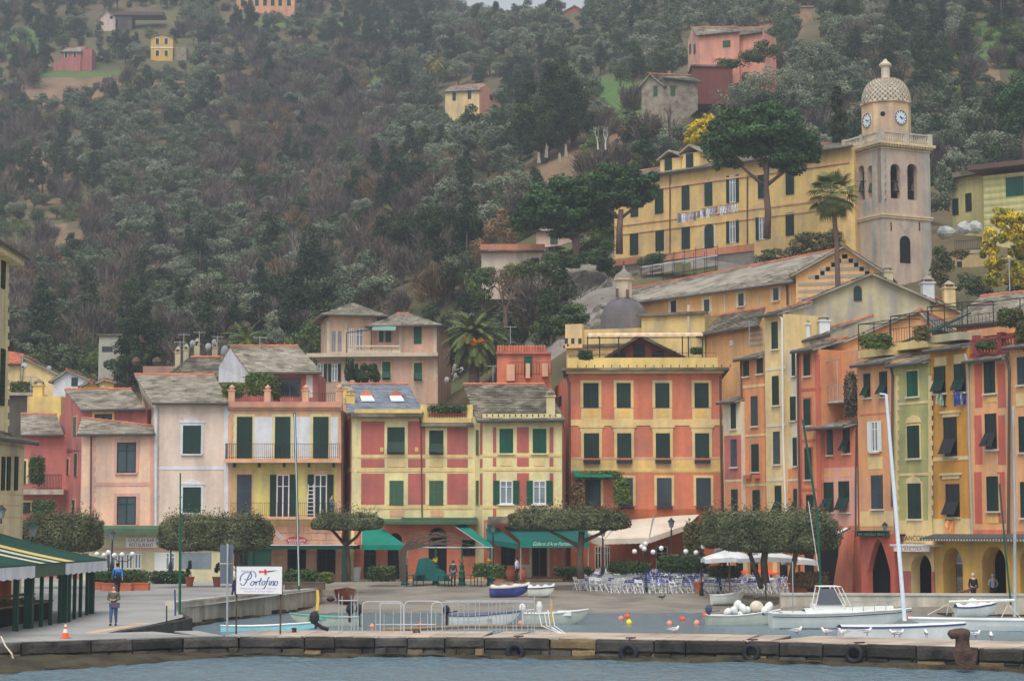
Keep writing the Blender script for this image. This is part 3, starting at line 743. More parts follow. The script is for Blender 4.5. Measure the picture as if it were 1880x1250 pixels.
# ================================================ FRONT ROW OF HOUSES
random.seed(21)
def froof(B,over=.5,run=4.5,rise=1.8,m=None,x0=0,x1=0,shift=0,**k):
 f=B.f;z=B.z1
 eL,eR=f.P(-x0,z,over),f.P(f.W+x1,z,over);rR,rL=f.P(f.W+x1+shift,z+rise,-run),f.P(-x0+shift,z+rise,-run)
 return roof(B.r,eL,eR,rR,rL,m,**k)
P_red=plaster('faded_red_plaster',(176,104,96),(158,94,90));P_cream=plaster('cream_plaster',(214,196,150),(198,182,142));P_peach=plaster('peach_plaster',(216,178,152),(206,170,148))
P_peacht=plaster('dusty_pink_trim_plaster',(198,150,136));P_pale=plaster('pale_pink_plaster',(210,190,174),(204,180,162));P_yel=plaster('soft_yellow_plaster',(206,192,118),(196,180,112))
P_orang=plaster('orange_trim_plaster',(210,164,126));P_rust=plaster('peach_stone_plaster',(206,160,132),(196,150,122));P_cy=plaster('pale_yellow_trim_plaster',(216,203,150),(206,192,142),st=.1)
P_r6=plaster('brick_red_plaster',(176,98,90),(168,92,84),st=.1);P_sal=plaster('salmon_plaster',(200,118,90),(192,112,86));P_sal2=plaster('side_salmon_plaster',(190,114,92),(172,100,84));P_ytr=plaster('warm_yellow_trim_plaster',(216,188,132),(208,178,120),st=.1)
P_ypan=plaster('ochre_panel_plaster',(216,178,106));P_ypar=plaster('yellow_parapet_plaster',(220,190,118),(208,178,110))
M_wsill=M_ivory
# --- 1 cream corner house, far left
f=Fac(-160,88,15,106,ry=560)
B=Bld('corner_house','tall cream house cut off by the left edge, dark eaves high above the green stall',f,P_cream,468,depth=6,top_at=16)
z=B.z1
roof(B.r,f.P(-1,z-.05,.9),f.P(f.W+.8,z-.05,.9),f.P(f.W+.8,z+3,-6),f.P(-1,z+3,-6),M_slate)
mb=MB();mb.fbox(f,0,f.W+.5,z-.5,z-.12,0,.7);mb.build('cornice',P_cream,B.r)
B.win(2,472,8,530,sm=M_green,fac=f);B.win(0,640,7,745,sm=M_green)
B.quoins(8,16,475,965,P_cy,n=40)
B.done()
f2=Fac(-160,86,44,100)
B=Bld('cream_stone_block_house','lower cream house with narrow slit windows beside the stall roof',f2,plaster('cream_block_plaster',(206,188,148),(192,174,138)),812,depth=4,top_at=40)
froof(B,.7,4.5,1.6)
for x0 in (2,12,26):B.win(x0,838,x0+5,900,sm=M_green)
for y in (815,832,860,885,905,925,948):B.bx(-60,y,44,y+1.2,P_orang,.02)
B.done()
# --- 2 recessed red house
f=Fac(38,150,125,150)
B=Bld('red_back_house','low dull red house with stone roof tucked between the cream house and the gable',f,P_red,797,depth=8)
roof(B.r,at(38,798,149.4),at(117,797,149.4),at(104,762,155),at(38,760,155),M_slate)
B.win(39,846,48,888,'glass',fm=M_green,sur=P_ytr);B.win(39,922,56,942,'glass',fm=M_green,sur=P_ytr)
mb=MB();mb.fbox(f,f.uz(38,900)[0],f.uz(125,900)[0],f.uz(80,908)[1],f.uz(80,899)[1],0,1.5);bal=mb.build('balcony',M_conc,B.r)
mb=MB();railing(mb,f.P(1.6,f.uz(80,899)[1],1.45),f.P(3.4,f.uz(80,899)[1],1.45),1.1,16);mb.build('railing',M_iron,bal)
B.done()
# --- 3 red gabled house with peach front
f=Fac(150,141,286,140)
B=Bld('peach_house','peach house with dusty pink trim above the bar signs',f,P_peach,797,depth=5,backL=(146,146))
roof(B.r,f.P(-.2,B.z1,.5),f.P(f.W+.1,B.z1,.5),at(283,783,143),at(150,768,143.5),M_slate)
for y0,y1 in ((812,868),(911,963)):
 B.win(215,y0,250,y1,'glass',fm=M_green,glass=M_greyb,sur=P_peacht,sw=.22,sill=P_peacht)
B.quoins(167,175,800,968,P_peacht);B.quoins(276,285,800,968,P_peacht);B.bx(167,885,285,892,P_peacht)
B.pipe([(168,797),(168,810),(167,960)],M_pipe,.06);B.done()
f=Fac(118,150,268,144)
zt=f.uz(200,752)[1]
B=Bld('red_gable_house','dull red house with steep gable and stone roof rising behind the peach front',Fac(150,145.5,268,144),P_red,752,depth=6,backL=(104,152.5))
roof(B.r,at(150,752,144.8),at(267,750,143.6),at(241,715,149.5),at(119,716,151),M_slate,ts=.5)
s=B.sL;ms=MB();p0,p1,pk=s.P(0,B.z1-2.2),s.P(s.W,B.z1),at(121,718,150.6)
ms.prism([s.P(0,B.z1-3),s.P(s.W,B.z1-3),s.P(s.W,B.z1+.0),Vector((pk.x,pk.y,pk.z)),s.P(0,B.z1-2.4)],-s.n*.3);ms.build('gable',P_red,B.r)
B.win(174,760,206,781,'glass',fm=M_green,glass=M_greyb,sur=P_ytr,sw=.2)
B.win(136,765,141,800,sm=M_greenf,fac=s,sur=P_orang,sw=.08);B.win(138,832,142,875,sm=M_green,fac=s,sur=P_orang,sw=.08);B.win(124,842,127,872,sm=M_green,fac=s,sur=P_orang,sw=.08);B.win(134,917,138,945,sm=M_green,fac=s,sur=P_orang,sw=.08)
B.done()
# --- 4 pale pink house
f=Fac(287,140,418,140)
B=Bld('pale_pink_house','pale pink house with white window frames behind the long clipped tree',f,P_pale,740,depth=9,backL=(262,149))
roof(B.r,f.P(-.3,B.z1,.5),f.P(f.W+.05,B.z1,.5),at(394,689,146.5),at(247,688,147.5),M_slate,ts=.45)
ms=MB();s=B.sL;pk=at(250,690,147.2);ms.prism([s.P(0,B.z1-1.5),s.P(s.W,B.z1-.3),s.P(s.W,B.z1),pk,s.P(0,B.z1+.3)],-s.n*.3);ms.build('gable',P_pale,B.r)
for y0,y1 in ((781,833),(894,941)):
 B.win(336,y0,369,y1,sm=M_green,sur=M_whitew,sw=.18,sill=M_whitew,cap=.12)
 u0,u1,z0,z1=f.rect(334,y0-14,371,y0-5);ms=MB();um=(u0+u1)/2
 ms.prism([f.P(u0,z0),f.P(u1,z0),f.P(u1-.25,z0+.22),f.P(um+.2,z0+.3),f.P(um,z0+.42),f.P(um-.2,z0+.3),f.P(u0+.25,z0+.22)],f.n*.07);ms.build('window_crest',M_whitew,B.r)
B.quoins(412,419,745,968,M_whitew,alt=-.35);B.bx(287,856,418,862,M_whitew);B.quoins(284,290,745,965,M_whitew,alt=-.3)
B.pipe([(288,742),(290,760),(289,965)],M_pipeg,.06);B.done()
# --- 5 yellow and white balcony house
f=Fac(419,140,627,140)
B=Bld('balcony_house','yellow and white house with iron balcony and roof terrace of flower pots',f,P_orang,752,depth=10)
B.bx(428,765,620,845,M_whitew,.02);B.bx(426,851,618,960,P_yel,.02)
B.bx(419,738,628,748,plaster('dusty_orange_cornice',(196,142,118)),.35)
for x in (433,503,573):
 B.bx(x-4,760,x+34,845,P_cy,.035)
for x in (435,505,575):B.win(x,765,x+28,841,sm=M_green,o=.035)
B.quoins(419,426,765,960,P_orang,.045,alt=-.4);B.quoins(621,627,765,960,P_orang,.045,alt=-.4)
B.win(435,871,462,946,sm=M_greyb,sur=P_orang,sw=.14,cap=.16,o=.02)
for x in (508,577):B.win(x,871,x+23,950,'open',sm=M_green,sur=P_orang,sw=.14,cap=.16,o=.02,sill=P_orang)
u0,u1,z0,z1=f.rect(415,843,628,850);mb=MB();mb.fbox(f,u0,u1,z0,z1,0,1.1);bal=mb.build('balcony',P_orang,B.r)
mb=MB();railing(mb,f.P(u0+.1,z1,1.02),f.P(u1-.1,z1,1.02),1.05,58,.014);railing(mb,f.P(u0+.1,z1,.1),f.P(u0+.1,z1,1.02),1.05,4,.014)
mb.build('railing',M_iron,bal)
mb=MB()
for k in range(5):u=u0+.6+k*(u1-u0-1.2)/4;mb.obox(f.P(u,z0-.3,0),f.d*.1,f.n*.8,(0,0,.3))
mb.build('bracket',M_iron,bal)
u0,u1,z0,z1=f.rect(424,948,622,953);mb=MB();mb.fbox(f,u0,u1,z0,z1,.02,.9);b2=mb.build('balcony',P_rust,B.r)
mb=MB();railing(mb,f.P(u0+.1,z1,.85),f.P(u1-.1,z1,.85),.95,50,.010);mb.build('railing',M_iron,b2)
for r in range(8):
 y0=966+r*13;xo=0 if r%2 else 14
 for c in range(9):
  xa,xb=max(488,488+c*28-xo),min(628,488+(c+1)*28-xo-1.2)
  if xb-xa>3:B.bx(xa,y0,xb,y0+11.8,P_rust,.05,tint=rnd(.3,.7))
for x0 in (430,528,582):B.win(x0,1000,x0+34,1062,'glass',fm=M_green,glass=M_dark,o=.05,name='door')
B.pipe([(627,755),(628,800),(628,960)],M_pipe,.06)
lm=MB()
for x in (566,577):lm.tube([f.P(*f.uz(x+(1 if x==566 else -1),889),.25),f.P(*f.uz(x-(1 if x==566 else -1),950),.55)],.035,4)
for k in range(8):lm.tube([f.P(*f.uz(566,893+k*7.3),.27+.035*k),f.P(*f.uz(577,893+k*7.3),.27+.035*k)],.03,4)
tag(lm.build('stepladder',M_white,loc=f.P(*f.uz(571,950),.5)),'white stepladder leaning on the lower balcony of the balcony house','ladder')
mb=MB();zt=B.z1+.35
for x in (424,490,560,622):
 u=f.uz(x,730)[0];mb.fbox(f,u-.22,u+.22,zt,zt+1.0,-.7,-.25);mb.fbox(f,u-.28,u+.28,zt+1,zt+1.08,-.76,-.2)
 mb.lathe(f.P(u,zt+1.08,-.48),[(.12,0),(.2,.12),(.22,.2),(.08,.3),(.02,.38)],8)
mb.build('terrace_pillar',P_rust,B.r)
mb=MB()
for a,c in ((424,490),(490,560),(560,622)):railing(mb,f.P(f.uz(a,730)[0]+.22,zt,-.5),f.P(f.uz(c,730)[0]-.22,zt,-.5),.85,14,.012)
mb.build('terrace_railing',M_iron,B.r)
mb=MB();mb.fbox(f,0,f.W,B.z1,zt,-.9,.2);mb.build('parapet',P_rust,B.r);B.done()
f=Fac(460,146,583,146)
B=Bld('penthouse','white attic with big stone roof and dark red terrace doors above the balcony house',f,P_red,685,z0=10,depth=6,backL=(402,152))
pk0,pk1=at(422,636,149.5),at(547,636,149.5)
roof(B.r,f.P(-.1,B.z1,.7),f.P(f.W+.35,B.z1,.7),pk1,pk0,M_slate,ts=.45)
bl=at(401,672,152.5);roof(B.r,pk0+Vector((0,.05,.02)),pk1+Vector((0,.05,.02)),pk1+Vector((.2,4.6,-2.6)),at(404,672,153.5),M_slate)
ms=MB();s=B.sL;ms.prism([at(401,702,152),at(460,702,146.0),at(460,686,146.0),at(423,639,149.4),at(402,673,152)],-s.n*.2);ms.build('gable_wall',M_whitew,B.r)
B.win(513,694,552,728,'glass',fm=M_greyb,name='terrace_door');B.bx(562,688,574,730,M_whitew);B.done()
# --- 6 red and yellow house, slate roof + terrace
f=Fac(646,140,873,140)
B=Bld('red_panel_house','red house with pale yellow bands, blue slate roof and small roof terrace',f,P_cy,765,depth=8,backL=(622,149),top_at=700)
def redp(xs,ys):
 for (a,c)in xs:
  for (y0,y1)in ys:B.bx(a,y0,c,y1,P_r6,.02)
redp(((663,706),(749,781)),((773,834),(842,858),(869,926)))
redp(((821,859),),((785,834),(842,858),(869,926)))
for y0,y1 in ((768,773),(835,840),(860,866),(928,934)):B.bx(646,y0,873,y1,P_ytr,.035)
for x,k,y0,y1,sm_ in ((711,'tilt',784,834,M_green),(788,'tilt',790,835,M_green),(715,'shut',882,927,M_greenf),(788,'shut',882,927,M_greenf)):
 B.win(x,y0,x+(32 if x==711 else 26),y1,k,sm=sm_,sur=P_cy,sw=.2,o=.0)
for x0,x1 in ((708,748),(786,817)):B.bx(x0+3,845,x1-3,857,P_ytr,.04)
for x0,x1 in ((716,742),(790,815)):B.bx(x0,936,x1,948,P_orang,.04)
B.bx(655,766,650,948,P_cy,.05);B.pipe([(771,762),(773,790),(775,950)],M_pipe,.05)
for x0 in (691,755):B.bx(x0+7,821,x0+13,829,P_ypan,.05)
s=B.sL
for y0,y1 in ((762,770),(862,868)):B.bx(628,y0,645,y1,P_ytr,.03,fac=s)
B.bx(627,772,644,860,P_r6,.02,fac=s);B.bx(627,870,644,950,P_r6,.02,fac=s)
roof(B.r,f.P(-.3,B.z1+.25,.5),at(778,758,139.5),at(750,706,145.5),at(630,706,145.5),M_slateb,ts=.35)
for x0,x1,y0,y1 in ((662,688,726,740),(716,742,726,740)):
 p=[at(x0+2,y1,141.6),at(x1,y1,141.6),at(x1-5,y0+6,142.6),at(x0-1,y0+6,142.6)]
 m_=MB();m_.prism([q+Vector((0,-.1,.12))for q in p],(0,0,.1));sk=m_.build('skylight',M_white,B.r)
 m_=MB();c_=(p[2]+p[3])/2;m_.prism([p[3]+Vector((-.1,-.1,.2)),p[2]+Vector((.1,-.1,.2)),c_+Vector((0,0,.62))],(0,.5,.1));m_.build('skylight_hood',M_terra,sk)
B.bx(652,752,776,759,P_ypar,.62,o0=.4);B.bx(646,760,777,766,M_slated,.62,tint=.4)
for x in (635,644):
 chimney(B.r,at(x,726 if x==635 else 738,141.5 if x==644 else 143),.6,.5,P_ypar)
B.bx(776,768,866,776,P_ypar,.25);B.bx(774,777,870,783,M_slated,.5,tint=.4);B.bx(772,743,784,768,P_ypar,.1,o0=-.4);B.bx(858,743,868,768,P_ypar,.1,o0=-.4)
mb=MB();railing(mb,f.P(f.uz(784,768)[0],B.z1-.1,0),f.P(f.uz(858,768)[0],B.z1-.1,0),1.0,16,.014);mb.build('terrace_railing',M_iron,B.r)
B.bx(786,757,856,768,M_terra,-.1,o0=-.5)
u=f.uz(861,840);B.bx(868,766,873,948,P_cy,.05)
for y0,y1 in ((789,835),(882,926)):B.win(875.5,y0,880,y1,sm=M_greenf,fac=Fac(873,140,886,139.2),sur=P_cy,sw=.08)
ms=MB();g=Fac(873,140,886,139.2);u0,u1,z0,z1=g.rect(873,760,886,1060);ms.fbox(g,u0,u1,.3,z1,-3,0);ms.build('wall',P_cy,B.r)
ms=MB()
for y0,y1 in ((760,834),(842,858),(869,926)):
 u0,u1,z0,z1=g.rect(881.5,y0,886,y1);ms.fbox(g,u0,u1,z0,z1,0,.02)
ms.build('wall_trim',P_r6,B.r)
zg=f.uz(700,952)[1];B.bx(650,953,873,1062,P_sal,.03)
for x0,x1,y0,y1 in ((712,738,978,1062),(787,820,968,1062)):B.win(x0,y0,x1,y1,'none',arch=True,glass=M_dark,o=.035,name='door',sur=None)
for x0,x1,y0,y1 in ((668,690,1000,1062),(848,872,990,1020)):B.win(x0,y0,x1,y1,'glass',fm=M_green,glass=M_dark,o=.035)
B.bx(738,950,876,956,M_greenf,.9,o0=0)
B.done()
# --- 7 yellow house with bright green shutters
f=Fac(886,139,1032,139)
B=Bld('yellow_shutter_house','pale yellow house with red strips, bright green shutters and mossy stone roof',f,P_cy,772,depth=7)
for xs in (((905,911),(949,971),(1009,1016))):
 for ys in ((784,831),(840,856),(868,948)):B.bx(xs[0],ys[0],xs[1],ys[1],P_r6,.02)
for y0,y1 in ((833,838),(859,864),(928,933)):B.bx(886,y0,1032,y1,P_ytr,.035)
for x in (917,978):B.win(x,787,x+25,832,sm=M_green2,sur=P_cy,sw=.18,sill=P_cy);B.win(x+1,882,x+24,925,'open',sm=M_green2,glass=M_glassl,sur=P_cy,sw=.05,sill=M_white);B.bx(x+2,844,x+22,855,P_ytr,.04)
roof(B.r,at(876,772,138.4),at(1038,770,138.4),at(1000,706,145.5),at(850,706,145.5),M_slated,ts=.4)
B.bx(886,760,1030,768,P_cy,.3,o0=.15)
for k in range(13):B.bx(893+k*10.5,761,895+k*10.5,765,M_dark,.34,o0=.3)
chimney(B.r,at(1011,752,139.5),.6,.9,P_cy)
B.pipe([(1033,775),(1036,790),(1035,950)],M_pipe,.05)
B.bx(888,954,1032,1062,P_sal,.025)
B.win(920,1000,946,1062,'glass',fm=M_green,glass=M_dark,o=.03,name='door');B.win(977,985,1004,1058,'glass',fm=M_bark,glass=M_dark,o=.03,name='door');B.bx(972,1000,976,1058,M_ivory,.06);B.bx(1005,1000,1009,1058,M_ivory,.06)
B.bx(950,1036,975,1060,M_ivory,.04);B.done()
# --- 8 big salmon house
f=Fac(1048,141.5,1327,141)
B=Bld('big_salmon_house','broad four-storey salmon house with yellow window panels and terrace parapet',f,P_sal,684,depth=11,backL=(1019,156))
cols=[(1071,1099),(1132,1158),(1203,1229),(1275,1301)]
for i,(x0,x1)in enumerate(cols):
 B.win(x0,703,x1,748,sm=M_green,sur=P_ytr,sw=.2);B.bx(x0-4,749,x1+5,770,P_ytr,.03);B.bx(x0+1,753,x1-1,766,P_ypan,.045)
 B.win(x0+1,795,x1+1,843,sm=M_green,sur=P_ytr,sw=.2);B.bx(x0-9,781,x1+10,785,P_ytr,.09);B.bx(x0-6,785,x1+7,792,P_ytr,.05)
 B.bx(x0,844,x1+3,850,M_iron,.35);B.bx(x0+1,841,x1+2,845,M_terra,.33,o0=.08)
 B.win(x0+3,877,x1+4,928,sm=M_greyb,sur=P_ytr,sw=.18);B.bx(x0+3,930,x1+6,934,M_iron,.3)
for y0,y1,m_,o in ((770,781,P_ytr,.05),(842,868,P_ytr,.02),(839,843,P_orang,.05),(861,866,P_ypan,.05)):B.bx(1048,y0,1327,y1,m_,o)
pan=[(1052,1066),(1106,1128),(1166,1198),(1237,1270),(1308,1323)]
for a,c in pan:B.bx(a,846,c,858,P_ypan,.035)
for a,c in cols:B.bx(a+2,851,c,859,P_orang,.035)
zc=B.z1
B.bx(1040,681,1329,686,P_ytr,.4);mb=MB();f.P(0,0)
mb.fbox(f,-.6,f.W+.5,zc+.12,zc+.3,-10,.75);mb.build('eaves_slab',M_slated,B.r)
mb=MB();mb.fbox(f,-.2,f.W-.3,zc+.3,zc+1.05,-.1,.25);mb.fbox(f,-.2,.05,zc+.3,zc+1.05,-9,-.1);par=mb.build('parapet',P_ypar,B.r)
mb=MB()
for k in range(19):u=.5+k*.6;mb.fbox(f,u,u+.05,zc+.36,zc+.55,.25,.28)
mb.build('parapet_vents',M_dark,par)
s=B.sL;B.win(1027,728,1031,745,'shut',fac=s,sm=M_dark)
B.bx(1048,934,1327,1064,plaster('burnt_orange_plaster',(176,98,62),(160,88,56)),.02)
B.pipe([(1040,690),(1045,705),(1046,930)],M_pipe,.09,.05);B.pipe([(1322,690),(1322,705),(1325,935)],M_pipe,.07,.12)
for x0,x1 in ((1092,1104),(1110,1120),(1204,1226)):B.win(x0,1002,x1,1050,'glass',fm=M_ivory,glass=M_dark,o=.022,name='door')
z0=zc+.3;m=MB();g=f.off(-4.2)
u0,_=g.uz(1086,662);u1,_=g.uz(1292,662);um,zp=g.uz(1174,618)
m.prism([g.P(u0,z0),g.P(u1,z0),g.P(u1,z0+.35),g.P(um,zp),g.P(u0,z0+.35)],-g.n*5);gb_=m.build('attic',plaster('dark_red_attic_plaster',(150,74,62)),B.r)
roof(B.r,g.P(u0-.3,z0+.30,.4),g.P(u0-.3,z0+.30,-5.2),g.P(um,zp+.1,-5.2),g.P(um,zp+.1,.4),M_slated,gut=False,ridge=False,name='attic_roof')
roof(B.r,g.P(u1+.3,z0+.30,-5.2),g.P(u1+.3,z0+.30,.4),g.P(um,zp+.1,.4),g.P(um,zp+.1,-5.2),M_slated,gut=False,ridge=False,name='attic_roof')
win(B.r,g,1163,631,1184,660,sm=M_iron);win(B.r,g,1128,645,1149,660,sm=M_iron);win(B.r,g,1197,645,1219,660,sm=M_iron)
m=MB();h=f.off(-1.2)
for x in (1079,1101,1136,1253,1264,1290):u,_=h.uz(x,640);m.tube([h.P(u,z0,0),h.P(u,h.uz(1180,617)[1],0)],.045,5)
for a,c,zz in ((1079,1290,617),(1079,1290,620)):m.tube([h.P(h.uz(a,640)[0],h.uz(1180,zz)[1]),h.P(h.uz(c,640)[0],h.uz(1180,zz)[1])],.035,5)
railing(m,f.P(0,z0+.75,-.05),f.P(f.W-.4,z0+.75,-.05),.35,10,.012)
m.build('awning_frame',M_iron,B.r)
m=MB();ua,ub=h.uz(1080,640)[0],h.uz(1290,640)[0];zz=h.uz(1180,616)[1];n=26
for k in range(n):
 a,c=ua+(ub-ua)*k/n,ua+(ub-ua)*(k+1)/n
 m.prism([h.P(a,zz,.6),h.P(c,zz,.6),h.P(c,zz+.35,-2.0),h.P(a,zz+.35,-2.0)],(0,0,.05),k%2);m.fbox(h,a,c,zz-.12,zz+.02,.58,.62,k%2)
m.build('awning',[mat('beige_awning_cloth',(226,200,168)),mat('salmon_awning_cloth',(222,180,148))],B.r)
B.done()
# --- low red terrace house between 7 and 8
f=Fac(912,152,1012,152)
B=Bld('red_terrace_house','small red house with rounded tile battlements left of the big salmon house',f,P_sal,650,z0=8,depth=6)
mb=MB()
for k in range(18):u=.1+k*.21;mb.lathe(f.P(u,B.z1+.1,-.2),[(.1,0),(.1,.5),(.02,.62)],6,tint=rnd(.2,.8))
mb.build('tile_battlement',M_terra,B.r);B.bx(910,646,1012,650,P_red,.25)
B.win(962,654,977,690,sm=M_green2);B.bx(930,670,945,700,P_rust,.6);B.bx(965,668,973,695,P_rust,.6);B.bx(995,668,1006,692,P_rust,.6)
mb=MB();railing(mb,f.P(1,f.uz(950,690)[1],.55),f.P(f.W,f.uz(950,690)[1],.55),1.0,14,.015);mb.build('terrace_railing',M_iron,B.r);B.done()
# ================================================ right hand row
LA,LB=at(1327,1000,139),at(1885,1000,113);LD=(LB-LA)
def Dl(px):
 k=(px-CX)/F*1.0;lo,hi=-.5,1.6
 for _ in range(40):
  m_=(lo+hi)/2;p=LA+LD*m_
  if proj(p)[0]<px:lo=m_
  else:hi=m_
 return (LA+LD*lo).y
def RF(x0,x1,k=0):
 f_=Fac(x0,Dl(x0),x1,Dl(x1),ry=1000)
 if not k:return f_
 g_=f_.off(k);return Fac(0,0,0,0,(g_.P(g_.uz(x0,900)[0],0),g_.P(g_.uz(x1,900)[0],0)))
def rb(name,label,x0,x1,wm,top,wins,over=.55,run=2.4,rise=.85,rm=None,k=0,sur=None,**kw):
 f_=RF(x0,x1,k);z0=f_.uz((x0+x1)/2,kw['base'])[1]if 'base' in kw else .3
 B=Bld(name,label,f_,wm,top,depth=kw.get('depth',3.0),z0=z0)
 if over:froof(B,over,run,rise,rm)
 for w_ in wins:B.win(w_[0],w_[1],w_[2],w_[3],w_[4]if len(w_)>4 else 'shut',sm=w_[5]if len(w_)>5 else M_green,sur=sur,sw=.1,sill=M_ivory)
 return B
P_or=plaster('orange_plaster',(208,140,96),(200,132,92));P_cw=plaster('cool_cream_plaster',(206,196,170),(196,186,164));P_cyy=plaster('cream_yellow_plaster',(214,188,134),(206,182,134))
P_or2=plaster('tan_orange_plaster',(208,150,104),(212,148,112));P_pink=plaster('pink_plaster',(212,156,138));P_rdo=plaster('red_orange_plaster',(200,118,90),(196,108,84));P_grn=plaster('pistachio_plaster',(164,162,104),(152,152,100))
P_och=plaster('ochre_plaster',(196,140,62),(186,132,58));P_rp=plaster('rose_red_plaster',(190,98,82),(182,92,78));P_ltr=plaster('light_orange_trim_plaster',(216,160,112));P_ay=plaster('amber_yellow_plaster',(206,164,84),(196,152,76))
B=rb('white_topped_house','narrow house, white at the top and red below, beside the big salmon house',1329,1362,P_cw,738,[(1343,735,1351,787),(1343,806,1353,857,'shut',M_greyb),(1344,898,1355,940)],k=.3)
B.bx(1330,800,1361,880,P_red,.02);B.bx(1331,884,1362,1000,P_or,.02);B.bx(1330,795,1361,799,P_cyy,.04);B.bx(1330,880,1361,884,P_cyy,.04);B.done()
B=rb('narrow_orange_house','narrow orange house with two small flower boxes under its window',1362,1407,P_or,658,[(1366,663,1375,691),(1391,658,1401,686),(1380,727,1391,782,'shut',M_greyb),(1381,815,1393,866),(1383,899,1395,940)])
B.bx(1362,706,1407,711,P_cyy,.03);B.bx(1362,797,1407,801,P_cyy,.03);B.bx(1363,888,1407,892,P_cyy,.03);B.bx(1371,872,1380,879,M_terra,.3);B.bx(1387,871,1396,878,M_terra,.3)
B.pipe([(1362,660),(1363,700),(1366,940)],M_pipe,.06);B.done()
B=rb('tall_cream_house','tall narrow cream yellow house with a white drainpipe',1407,1442,P_cyy,578,[(1418,591,1428,641),(1419,690,1430,744),(1421,792,1432,852,'shut',M_greyb),(1424,891,1435,945,'tilt')],k=.25)
B.bx(1407,674,1442,679,P_cw,.03);B.bx(1408,778,1442,783,P_cw,.03);B.bx(1409,878,1442,883,P_cw,.03);B.pipe([(1427,574),(1438,586),(1440,800),(1445,940)],M_white,.07);B.done()
B=rb('recessed_white_house','slim grey white facade squeezed between the cream and the red orange houses',1442,1467,P_cw,640,[(1455,649,1460,690),(1452,728,1461,772),(1457,803,1463,855),(1458,897,1464,940,'tilt')],over=0)
B.bx(1445,700,1452,800,P_cyy,.02);B.bx(1447,860,1466,950,P_or,.02);B.bx(1444,879,1466,883,P_cw,.04);B.done()
B=rb('red_orange_house','orange house striped with red borders, roof with two white chimneys above',1467,1507,P_or,643,[(1477,651,1488,690),(1477,732,1489,781),(1479,822,1491,880),(1482,908,1495,945)],k=.3,sur=P_rp)
for y in (712,806,896):B.bx(1467,y,1507,y+5,P_rp,.03)
B.bx(1467,650,1472,960,P_rp,.035);B.bx(1499,650,1507,960,P_rp,.035);B.pipe([(1466,650),(1468,800),(1471,960)],M_pipe,.07);B.done()
B=rb('terrace_gap_house','low salmon and pink house under a plant-filled terrace',1507,1575,P_rdo,785,[(1520,786,1529,835,'shut',M_greyb),(1549,780,1560,832,'tilt'),(1514,885,1531,940,'tilt'),(1541,883,1560,940,'tilt')],over=1.0,run=1.2,rise=.5)
B.bx(1507,858,1575,965,P_pink,.02);B.bx(1516,864,1531,876,P_ltr,.035);B.bx(1545,862,1560,875,P_ltr,.035)
g=RF(1507,1575,-1.6);ms=MB();u0,u1,z0_,z1_=g.rect(1510,640,1577,785);ms.fbox(g,-1,u1+.5,B.z1,z1_-.2,-4,0);ms.build('upper_wall',P_or2,B.r)
mb=MB();h=RF(1507,1575,-.3);zb=h.uz(1540,735)[1];mb.fbox(h,0,3.4,zb-.12,zb,-1.3,0);bb=mb.build('balcony',M_conc,B.r)
mb=MB();railing(mb,h.P(0,zb,-.05),h.P(3.4,zb,-.05),1.0,10,.02);mb.tube([h.P(0,zb,0),h.P(0,zb+2.6,0)],.04);mb.tube([h.P(1.9,zb,0),h.P(1.9,zb+2.6,0)],.04);mb.tube([h.P(0,zb+2.5,0),h.P(2.2,zb+2.7,0)],.04);mb.build('railing',M_galv,bb)
B.pipe([(1574,780),(1573,900),(1573,985)],M_gut,.05);B.done()
B=rb('tan_orange_house','orange house with white louvred shutters wide open on the second floor',1577,1640,P_or2,668,[(1587,686,1598,730,'tilt'),(1616,682,1629,728,'tilt'),(1601,872,1621,934,'shut',M_greyb)],k=.15,base=981)
B.win(1601,773,1613,829,'open',sm=M_white,glass=M_glassl,sill=M_ivory);B.bx(1578,758,1640,761,P_rdo,.02);B.bx(1579,938,1640,966,P_cyy,.02)
for y in (835,):B.bx(1594,y+3,1620,y+26,P_cyy,.02)
B.pipe([(1636,668),(1641,690),(1640,930)],M_pipe,.08);B.done()
B=rb('green_house','pistachio green house with cream quoins in the arcaded row',1642,1711,P_grn,668,[(1666,681,1686,728,'shut',M_green2),(1667,781,1689,841),(1668,887,1692,952)],sur=P_cyy,k=.2,base=1002)
B.quoins(1645,1651,690,955,P_cyy,.04);B.quoins(1705,1711,690,955,P_cyy,.04,alt=-.4);B.bx(1645,737,1711,742,P_cyy,.03);B.bx(1647,868,1711,873,P_cyy,.03);B.bx(1648,955,1712,1000,P_cyy,.05)
for y in (762,873):
 u0,u1,z0,z1=B.f.rect(1663,y,1691,y+14);um=(u0+u1)/2;ms=MB();ms.prism([B.f.P(u0,z0),B.f.P(u1,z0),B.f.P(u1-.15,z0+.3),B.f.P(um,z1),B.f.P(u0+.15,z0+.3)],B.f.n*.06);ms.build('window_crest',P_cyy,B.r)
B.done()
B=rb('ochre_house','deep ochre house with washing hanging from its open green shutters',1712,1783,P_och,640,[(1716,673,1736,722,'tilt'),(1753,668,1773,720,'tilt'),(1734,766,1757,838,'tilt',M_iron),(1738,888,1762,949,'tilt',M_iron)],k=.1,rise=.6,base=993)
B.bx(1716,655,1738,671,P_cyy,.03);B.bx(1752,650,1774,667,P_cyy,.03);B.bx(1712,838,1783,845,P_cyy,.03);B.bx(1713,952,1784,985,P_cyy,.05)
for y in (754,868):B.bx(1727,y,1766,y+4,P_cyy,.12);B.bx(1731,y+4,1762,y+11,P_cyy,.05)
B.pipe([(1775,650),(1781,670),(1783,800),(1789,985)],M_pipeg,.08,.16);B.done()
